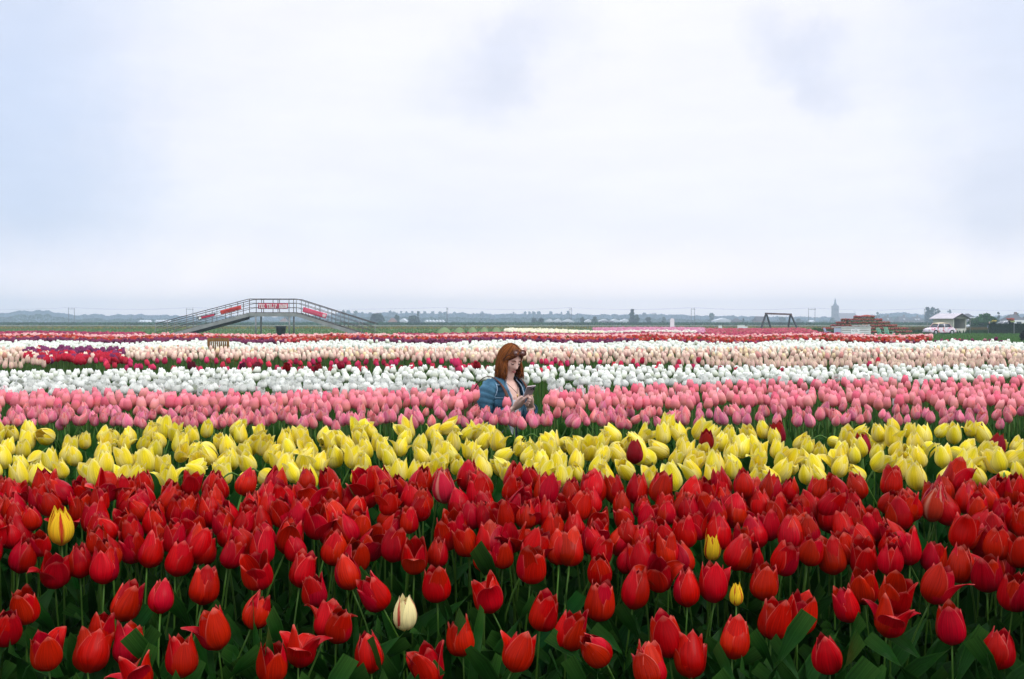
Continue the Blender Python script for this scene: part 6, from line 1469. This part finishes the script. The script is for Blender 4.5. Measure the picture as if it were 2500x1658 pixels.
# hair: a shoulder-length bob of many locks over a fitted cap, parted, with a swept fringe
q = random.Random(4); hair = MB(); shades = []; AX = (.079, .100, .120)
def hpos(a, pol, k=1.0):      # a: 0 = front, + = her left; pol 0 = crown
    return Vector((math.sin(pol) * math.sin(a) * AX[0] * k, -math.sin(pol) * math.cos(a) * AX[1] * k + .006, math.cos(pol) * AX[2] * k))
rings = []
for i in range(14):
    pol = .02 + i / 13 * 1.75
    rings.append([HM @ hpos(a, pol * (1 if abs(a) > .95 else (.50 + .32 * abs(a))), .985) for a in np.linspace(-math.pi, math.pi, 40, endpoint=False)])
hair.loft(rings, True, False)
def lock(a, p0, p1, length, w, k=1.0, flick=0.0, swing=0.0):
    pts = []
    for i in range(6): pol = p0 + (p1 - p0) * i / 5; pts.append(HM @ hpos(a + swing * i / 5 + (1 - i / 5) * (-.25 if a > 0 else .1), pol, k))
    e = pts[-1]; out_d = Vector((e.x - HC.x, e.y - HC.y, 0)).normalized()
    for i in range(1, 6):
        t = i / 5; pts.append(e + Vector((0, 0, -length * t)) + out_d * (.012 * math.sin(t * 2.6) + flick * t * t) + Vector((q.uniform(-.003, .003), q.uniform(-.003, .003), 0)))
    hair.tube(pts, [w * (.45 + .55 * min(1, j / 3)) if j < 8 else w * (1 - .28 * (j - 7)) for j in range(11)], 6, True, .42)
for n_ in range(560):
    a = q.uniform(.98, 2 * math.pi - .98); a = a if a < math.pi else a - 2 * math.pi
    back = abs(a) / math.pi
    e_z = (HM @ hpos(a, 1.62)).z
    lock(a, q.uniform(.12, .5), 1.55 + q.uniform(-.05, .1), max(.03, e_z - .888 + q.uniform(-.02, .018)), q.uniform(.0045, .0085), q.uniform(.985, 1.05), q.uniform(-.02, .016), q.uniform(-.06, .06))
for n_ in range(46):          # fringe swept across to her right temple
    t = n_ / 45; pts = [hp(.018 + .012 * q.uniform(-1, 1), -.060, .110), hp(-.008 - .02 * t, -.090 + .006 * t, .098 - .012 * t), hp(-.038 - .010 * t, -.090 + .016 * t, .074 - .012 * t), hp(-.060 - .004 * t, -.066 + .010 * t, .048), hp(-.074, -.034 + .012 * t, .018), hp(-.080, -.014 + .012 * t, -.03)]
    pts = [p + Vector([q.uniform(-.0035, .0035) for _ in range(3)]) for p in pts]
    hair.tube(smooth_path(pts, 3), [.004 + .004 * math.sin(math.pi * j / 15) for j in range(16)], 6, True, .45)
for n_ in range(16):          # the other side, falling behind the cheek
    t = n_ / 25; pts = [hp(.018 + .01 * q.uniform(-1, 1), -.058 + .02 * t, .110), hp(.044, -.078 + .02 * t, .094), hp(.068, -.056 + .02 * t, .058), hp(.079, -.034 + .02 * t, .01), hp(.083, -.026 + .02 * t, -.045), hp(.080, -.022 + .02 * t, -.10)]
    pts = [p + Vector([q.uniform(-.0035, .0035) for _ in range(3)]) for p in pts]
    hair.tube(smooth_path(pts, 3), [.004 + .004 * math.sin(math.pi * j / 15) for j in range(16)], 6, True, .45)
for n_ in range(60):          # loose fine strands round the outline
    a = q.uniform(.98, 2 * math.pi - .98); a = a if a < math.pi else a - 2 * math.pi
    e_z = (HM @ hpos(a, 1.62)).z
    lock(a, q.uniform(.1, .5), 1.6, max(.03, e_z - .888 + q.uniform(-.03, .02)), .002, q.uniform(1.02, 1.05), q.uniform(-.01, .03), q.uniform(-.08, .08))
hm_ = hair.mesh('hair', M_HAIR, True); hc_ = hm_.color_attributes.new('Col', 'FLOAT_COLOR', 'POINT'); nv_ = len(hm_.vertices); cc_ = np.ones((nv_, 4), dtype=np.float32)
# locks come in runs of vertices: each run gets its own shade of auburn
run = 66; sh_ = np.random.default_rng(5).random(nv_ // run + 2); sh_ = np.repeat(sh_, run)[:nv_]
cc_[:, :3] = np.array([.065, .022, .006]) * (1 - sh_[:, None]) + np.array([.27, .088, .021]) * sh_[:, None]
hc_.data.foreach_set('color', cc_.ravel()); link_obj('hair', hm_, pr)

# white top under the jacket, cut low
tp_r = []
for c, a, b in ((.40, .128, .116), (.55, .122, .108), (.66, .134, .122), (.745, .140, .126)):
    cy_ = np.interp(c, [.42, .55, .68, .76], [.05, .035, .015, .005]); tp_r.append([Vector((a * math.cos(t), cy_ + b * math.sin(t), c + (.02 * abs(math.cos(t)) if c > .7 else 0))) for t in np.linspace(0, 2 * math.pi, 28, endpoint=False)])
MB().loft(tp_r, True, False).build('white_top', M_TOP, pr, True)
# denim jacket: open shell, sleeves, collar, pocket flaps and seams
JR = [(.40, .05, .178, .145, .30), (.48, .045, .174, .138, .30), (.56, .035, .170, .132, .30), (.64, .022, .172, .134, .31), (.72, .010, .178, .138, .34), (.78, .006, .180, .136, .40), (.825, .004, .172, .118, .50), (.86, .0, .135, .094, .62), (.885, -.004, .092, .076, .72)]
def wr_(z, t): return .005 * math.sin(z * 75 + 4 * t) + .004 * math.sin(t * 7 + z * 30) + .003 * math.sin(z * 140 + t * 11)
rings = []
for z, cy_, a, b, op in JR:
    rings.append([Vector(((a * .88 + wr_(z, t)) * math.sin(t), cy_ - (b + wr_(z, t)) * math.cos(t), z)) for t in np.linspace(op, 2 * math.pi - op, 44)])
fine = []
for r0, r1 in zip(rings[:-1], rings[1:]):
    for k in range(4): fine.append([p.lerp(s2, k / 4) + (p.lerp(s2, k / 4) - Vector((0, .02, p.z))).normalized() * .0035 * math.sin(p.lerp(s2, k / 4).z * 90 + i * .5) for i, (p, s2) in enumerate(zip(r0, r1))])
fine.append(rings[-1])
jk = MB(); jk.loft(fine, False, False)
SLV = {-1: [(-.125, .0, .845), (-.165, .004, .815), (-.192, .01, .76), (-.208, .012, .69), (-.218, .0, .605), (-.185, -.07, .612), (-.15, -.115, .648), (-.125, -.142, .668)],
       1: [(.125, .0, .845), (.165, .0, .815), (.192, -.01, .76), (.208, -.025, .69), (.212, -.06, .612), (.178, -.125, .625), (.11, -.175, .662), (.08, -.198, .682)]}
SLV = {k_: [(p[0] * (.86 if k_ < 0 else .73), p[1], p[2]) for p in P] for k_, P in SLV.items()}
for s_, P in SLV.items():
    pp = smooth_path(P, 6); n = len(pp); rad = []
    for k in range(n):
        t = k / (n - 1); rad.append((.055 + .010 * math.sin(min(1, t * 2.2) * math.pi) - .022 * t) * (1 + .07 * math.sin(k * 1.9) + .05 * math.sin(k * 3.1 + 1)))
    jk.tube(pp, rad, 18, False)
jo = jk.build('jacket', M_DENIM, pr, True); sdm = jo.modifiers.new('cloth', 'SOLIDIFY'); sdm.thickness = .006; sdm.offset = 1
for s_ in (-1, 1):
    cl = MB(); pts_o, pts_i = [], []
    for k in range(9):
        t = .62 + (math.pi - .62) * k / 8; pts_i.append(Vector((s_ * .078 * math.sin(t), -.004 - .066 * math.cos(t), .902))); w2 = .118 - .018 * k / 8
        pts_o.append(Vector((s_ * (w2 + .012) * math.sin(t) + s_ * (.03 * (1 - k / 8)), -.004 - w2 * math.cos(t) * .92, .862 - .014 * (1 - k / 8))))
    mid = [(a + b) / 2 + Vector((0, 0, .012)) for a, b in zip(pts_i, pts_o)]
    cl.loft([pts_i, mid, pts_o], False, False); co = cl.build('collar', M_DENIM, jo, True); mo = co.modifiers.new('cloth', 'SOLIDIFY'); mo.thickness = .006
    edge = MB(); edge.tube([p + Vector((0, 0, .003)) for p in pts_o], .0024, 5); edge.build('collar_seam', M_SEAM, jo, True)
    # front edge seam and chest pocket flap
    e_ = [r[0 if s_ == 1 else -1] for r in fine]; MB().tube([p + Vector((s_ * -.002, -.004, 0)) for p in e_], .004, 5).build('front_seam', M_SEAM, jo, True)
    ts = np.linspace(.62, 1.15, 7); pk = []
    for z in (.752, .725, .705): pk.append([Vector((s_ * (.165 + .004) * math.sin(t), .008 - (.142 + .004) * math.cos(t), z - (.012 * (1 - abs(i - 3) / 3) if z < .71 else 0))) for i, t in enumerate(ts)])
    fl = MB(); fl.loft(pk, False, False); fo = fl.build('pocket_flap', M_DENIM, jo, True); mo = fo.modifiers.new('cloth', 'SOLIDIFY'); mo.thickness = .005
    MB().tube([Vector((s_ * .167 * math.sin(t), .008 - .144 * math.cos(t), .765)) for t in np.linspace(.5, 1.5, 9)], .0026, 5).build('yoke_seam', M_SEAM, jo, True)
    P = SLV[s_]; pp = smooth_path(P, 6); c = pp[-1]; d_ = (pp[-1] - pp[-2]).normalized(); MB().tube([c - d_ * .035, c - d_ * .03, c + d_ * .004, c + d_ * .006], [.044, .047, .047, .043], 16, False).build('cuff', M_DENIM, jo, True)
    MB().tube([Vector((s_ * .146, -.004 + .068 * math.cos(t), .815 + .066 * math.sin(t))) + Vector((-s_ * .012 * math.sin(t), 0, 0)) for t in np.linspace(0, 2 * math.pi, 21)], .003, 5).build('shoulder_seam', M_SEAM, jo, True)
for k in range(4): z = .45 + .09 * k; MB().tube([(.055, -.105, z), (.055, -.112, z)], .008, 10).build('button', M_CHROME, jo, True)
# trousers and shoes
tr = MB(); tr.loft([ell((a, b, c), d + .012, e + .012, 24) for a, b, c, d, e in torso[:3]], True, False)
for s_ in (-1, 1):
    tr.tube(smooth_path([(s_ * .085, .07, .245), (s_ * .10, -.10, .215), (s_ * .11, -.27, .15), (s_ * .115, -.345, .092)], 4), [.100 - .028 * k / 12 for k in range(13)], 16)
    tr.tube(smooth_path([(s_ * .115, -.345, .085), (s_ * .11, -.15, .085), (s_ * .10, .06, .07), (s_ * .095, .13, .055)], 4), [.070 - .02 * k / 12 for k in range(13)], 14)
tr.build('trousers', M_TROU, pr, True)
for s_ in (-1, 1): MB().tube(smooth_path([(s_ * .095, .13, .05), (s_ * .095, .2, .045), (s_ * .092, .29, .042), (s_ * .092, .32, .042)], 3), [.042, .045, .047, .048, .048, .047, .045, .042, .036, .02], 12).build('shoe', M_SHOE, pr, True)
# necklace
MB().tube(smooth_path([(-.055, -.035, .885), (-.04, -.085, .845), (-.006, -.118, .80), (.0, -.122, .785), (.006, -.118, .80), (.04, -.085, .845), (.055, -.035, .885)], 4), .0018, 5).build('necklace', M_LEATHER, pr, True)
m = MB(); m.tube([(0, -.122, .787), (0, -.126, .775), (0, -.124, .762)], [.003, .006, .002], 8); m.build('pendant', M_GOLD, pr, True)

MW = Matrix.Translation(base) @ Matrix.Rotation(YAW, 4, 'Z') @ Matrix.Diagonal((SW, SW, SW, 1))
# phone in her hands
ph = thing('phone', 'pale mauve smartphone with dark camera lenses held up by the woman', 'phone'); R = Matrix((rgt, upv, nrm)).transposed()
ph.matrix_world = MW @ Matrix.Translation(PH) @ R.to_4x4()
M_PHB = plain('phone_back', (.42, .36, .37, 1), .35, .05); M_PHS = plain('phone_screen', (.02, .02, .025, 1), .08, .05, spec=.6)
m = MB(); m.box((0, 0, 0), (.064, .125, .008)); m.build('case', M_PHB, ph, bevel=.003)
m = MB(); m.box((0, 0, .0045), (.058, .118, .001)); m.build('screen', M_PHS, ph)
m = MB(); m.box((-.013, .041, -.0055), (.03, .032, .003)); m.build('camera_plate', plain('camera_plate', (.30, .26, .27, 1), .3, .05), ph, bevel=.001)
for ox, oy in ((-.020, .048), (-.020, .034), (-.006, .041)): m = MB(); m.tube([(ox, oy, -.007), (ox, oy, -.0095)], .0068, 12); m.build('lens', M_PHS, ph, True)
# sunglasses pushed up on the hair
sgl = thing('sunglasses', 'brown round sunglasses pushed up on top of the auburn hair', 'sunglasses')
SGM = MW @ HM @ Matrix.Translation((0, -.088, .098)) @ Matrix.Rotation(math.radians(-38), 4, 'X'); sgl.matrix_world = SGM
for s_ in (-1, 1):
    cen_ = Vector((s_ * .032, 0, 0)); L2 = MB(); ring = [cen_ + Vector((.026 * math.cos(a), -.004 * math.cos(a * 1), .022 * math.sin(a))) for a in np.linspace(0, 2 * math.pi, 22, endpoint=False)]
    L2.loft([[p + Vector((0, -.0012, 0)) for p in ring], [p + Vector((0, .0012, 0)) for p in ring]]); L2.build('lens', M_LENS, sgl, True)
    MB().tube(ring + [ring[0]], .0028, 6).build('rim', M_LEATHER, sgl, True)
    MB().tube(smooth_path([(s_ * .058, .002, .006), (s_ * .074, .03, .002), (s_ * .086, .075, -.012), (s_ * .088, .105, -.03)], 3), .0024, 6).build('temple', M_LEATHER, sgl, True)
MB().tube(smooth_path([(-.008, 0, .005), (0, -.002, .009), (.008, 0, .005)], 3), .0022, 6).build('bridge', M_LEATHER, sgl, True)
# backpack with its straps
bp_ = thing('backpack', 'brown leather backpack with thin straps on the woman in denim', 'backpack', base, YAW, None, SW)
m = MB(); rr_ = []
for z, a, b in ((.40, .10, .05), (.42, .125, .065), (.50, .135, .072), (.60, .13, .068), (.68, .115, .055), (.72, .09, .04), (.735, .05, .02)):
    rr_.append([Vector((math.copysign(abs(math.cos(t)) ** .6, math.cos(t)) * a - .03, .235 + math.copysign(abs(math.sin(t)) ** .6, math.sin(t)) * b, z)) for t in np.linspace(0, 2 * math.pi, 24, endpoint=False)])
m.loft(rr_); m.build('bag', M_LEATHER, bp_, True)
for s_ in (-1, 1):
    if s_ == -1: P = [(-.11, .20, .68), (-.132, .165, .80), (-.138, .08, .888), (-.130, .0, .905), (-.118, -.075, .862), (-.112, -.128, .79), (-.114, -.150, .71), (-.12, -.152, .62), (-.14, -.12, .53), (-.155, .02, .45), (-.14, .17, .44)]
    else: P = [(.06, .20, .68), (.11, .165, .80), (.12, .08, .885), (.118, .0, .898), (.112, -.08, .86), (.122, -.128, .78), (.132, -.145, .70), (.15, -.12, .55), (.16, .02, .45), (.1, .17, .44)]
    pp = smooth_path(P, 5); n = len(pp); rad = [.006 + .011 * math.exp(-((k / n - .55) / .14) ** 2) for k in range(n)]
    MB().tube(pp, rad, 8, True, .5).build('strap', M_LEATHER, bp_, True)
    k = int(n * .58); MB().tube([pp[k] + Vector((-.012, -.014, .006)), pp[k] + Vector((.012, -.014, .006))], .005, 6).build('buckle', M_GOLD, bp_, True)
m = MB(); m.tube(smooth_path([(-.03, .21, .72), (-.03, .20, .78), (-.03, .24, .78), (-.03, .25, .73)], 4), .006, 6); m.build('carry_loop', M_LEATHER, bp_, True)

# ------------------------------------------------------------------ a figure standing at the hedge far off
def far_person():
    d = 100.0; c = at(2415.5, 817, d); hgt = at(0, 785.3, d).z; k = hgt / 1.72
    t = thing('person', 'small far figure in blue-grey top and pale trousers standing beside the dark hedge', 'person', (c.x, d, 0), math.radians(-50), None, k)
    b = MB()
    b.loft([ell((0, 0, z), a, e, 16) for z, a, e in ((.84, .15, .11), (.95, .165, .12), (1.10, .14, .10), (1.28, .17, .11), (1.40, .18, .10), (1.46, .10, .07))])
    b.tube([(0, 0, 1.43), (0, -.01, 1.50), (0, -.01, 1.53)], .055, 12)
    b.loft([ell((0, -.015, 1.62 + z), .076 * math.sqrt(max(.02, 1 - (z / .115) ** 2)), .095 * math.sqrt(max(.02, 1 - (z / .115) ** 2)), 16) for z in np.linspace(-.113, .113, 11)])
    for s_ in (-1, 1):
        b.tube(smooth_path([(s_ * .165, 0, 1.38), (s_ * .215, .01, 1.2), (s_ * .22, -.02, 1.05), (s_ * .20, -.08, .86)], 4), [.052 - .02 * j / 12 for j in range(13)], 10)
        b.tube(smooth_path([(s_ * .085, 0, .9), (s_ * .095, -.01, .6), (s_ * .09, .01, .3), (s_ * .09, .02, .06)], 4), [.09 - .045 * j / 12 for j in range(13)], 12)
        b.tube([(s_ * .09, .05, .04), (s_ * .10, -.1, .035), (s_ * .10, -.17, .03)], [.04, .042, .025], 10)
    bo_ = b.build('body', M_SKIN, t, True); r_ = bo_.modifiers.new('remesh', 'REMESH'); r_.mode = 'VOXEL'; r_.voxel_size = .02; r_.use_smooth_shade = True
    s = MB(); s.loft([ell((0, 0, z), a + .02, e + .02, 16) for z, a, e in ((.86, .15, .11), (.95, .165, .12), (1.10, .145, .105), (1.28, .172, .112), (1.40, .18, .10), (1.47, .085, .065))], True, False)
    for s_ in (-1, 1): s.tube(smooth_path([(s_ * .15, 0, 1.39), (s_ * .215, .01, 1.2), (s_ * .222, -.02, 1.05), (s_ * .205, -.07, .9)], 4), [.068 - .02 * j / 12 for j in range(13)], 10, False)
    s.build('top', plain('blue_grey_cloth', (.20, .25, .34, 1), .9, .2, 5), t, True)
    p = MB(); p.loft([ell((0, 0, z), a, e, 16) for z, a, e in ((.82, .165, .125), (.95, .175, .13))], True, False)
    for s_ in (-1, 1): p.tube(smooth_path([(s_ * .085, 0, .88), (s_ * .095, -.01, .6), (s_ * .09, .01, .3), (s_ * .09, .02, .1)], 4), [.10 - .04 * j / 12 for j in range(13)], 12)
    p.build('trousers', plain('pale_cloth', (.48, .47, .44, 1), .9, .1, 5), t, True)
    h = MB(); h.loft([ell((0, .0, 1.63 + z), .086 * math.sqrt(max(.02, 1 - (z / .125) ** 2)), .10 * math.sqrt(max(.02, 1 - (z / .125) ** 2)), 16) for z in np.linspace(-.03, .122, 8)]); h.build('hair', plain('grey_hair', (.30, .31, .33, 1), .7, .2, 9), t, True)
    for s_ in (-1, 1): m_ = MB(); m_.tube([(s_ * .09, .055, .04), (s_ * .10, -.1, .04), (s_ * .10, -.18, .035)], [.05, .05, .03], 10); m_.build('shoe', M_LEATHER, t, True)
far_person()
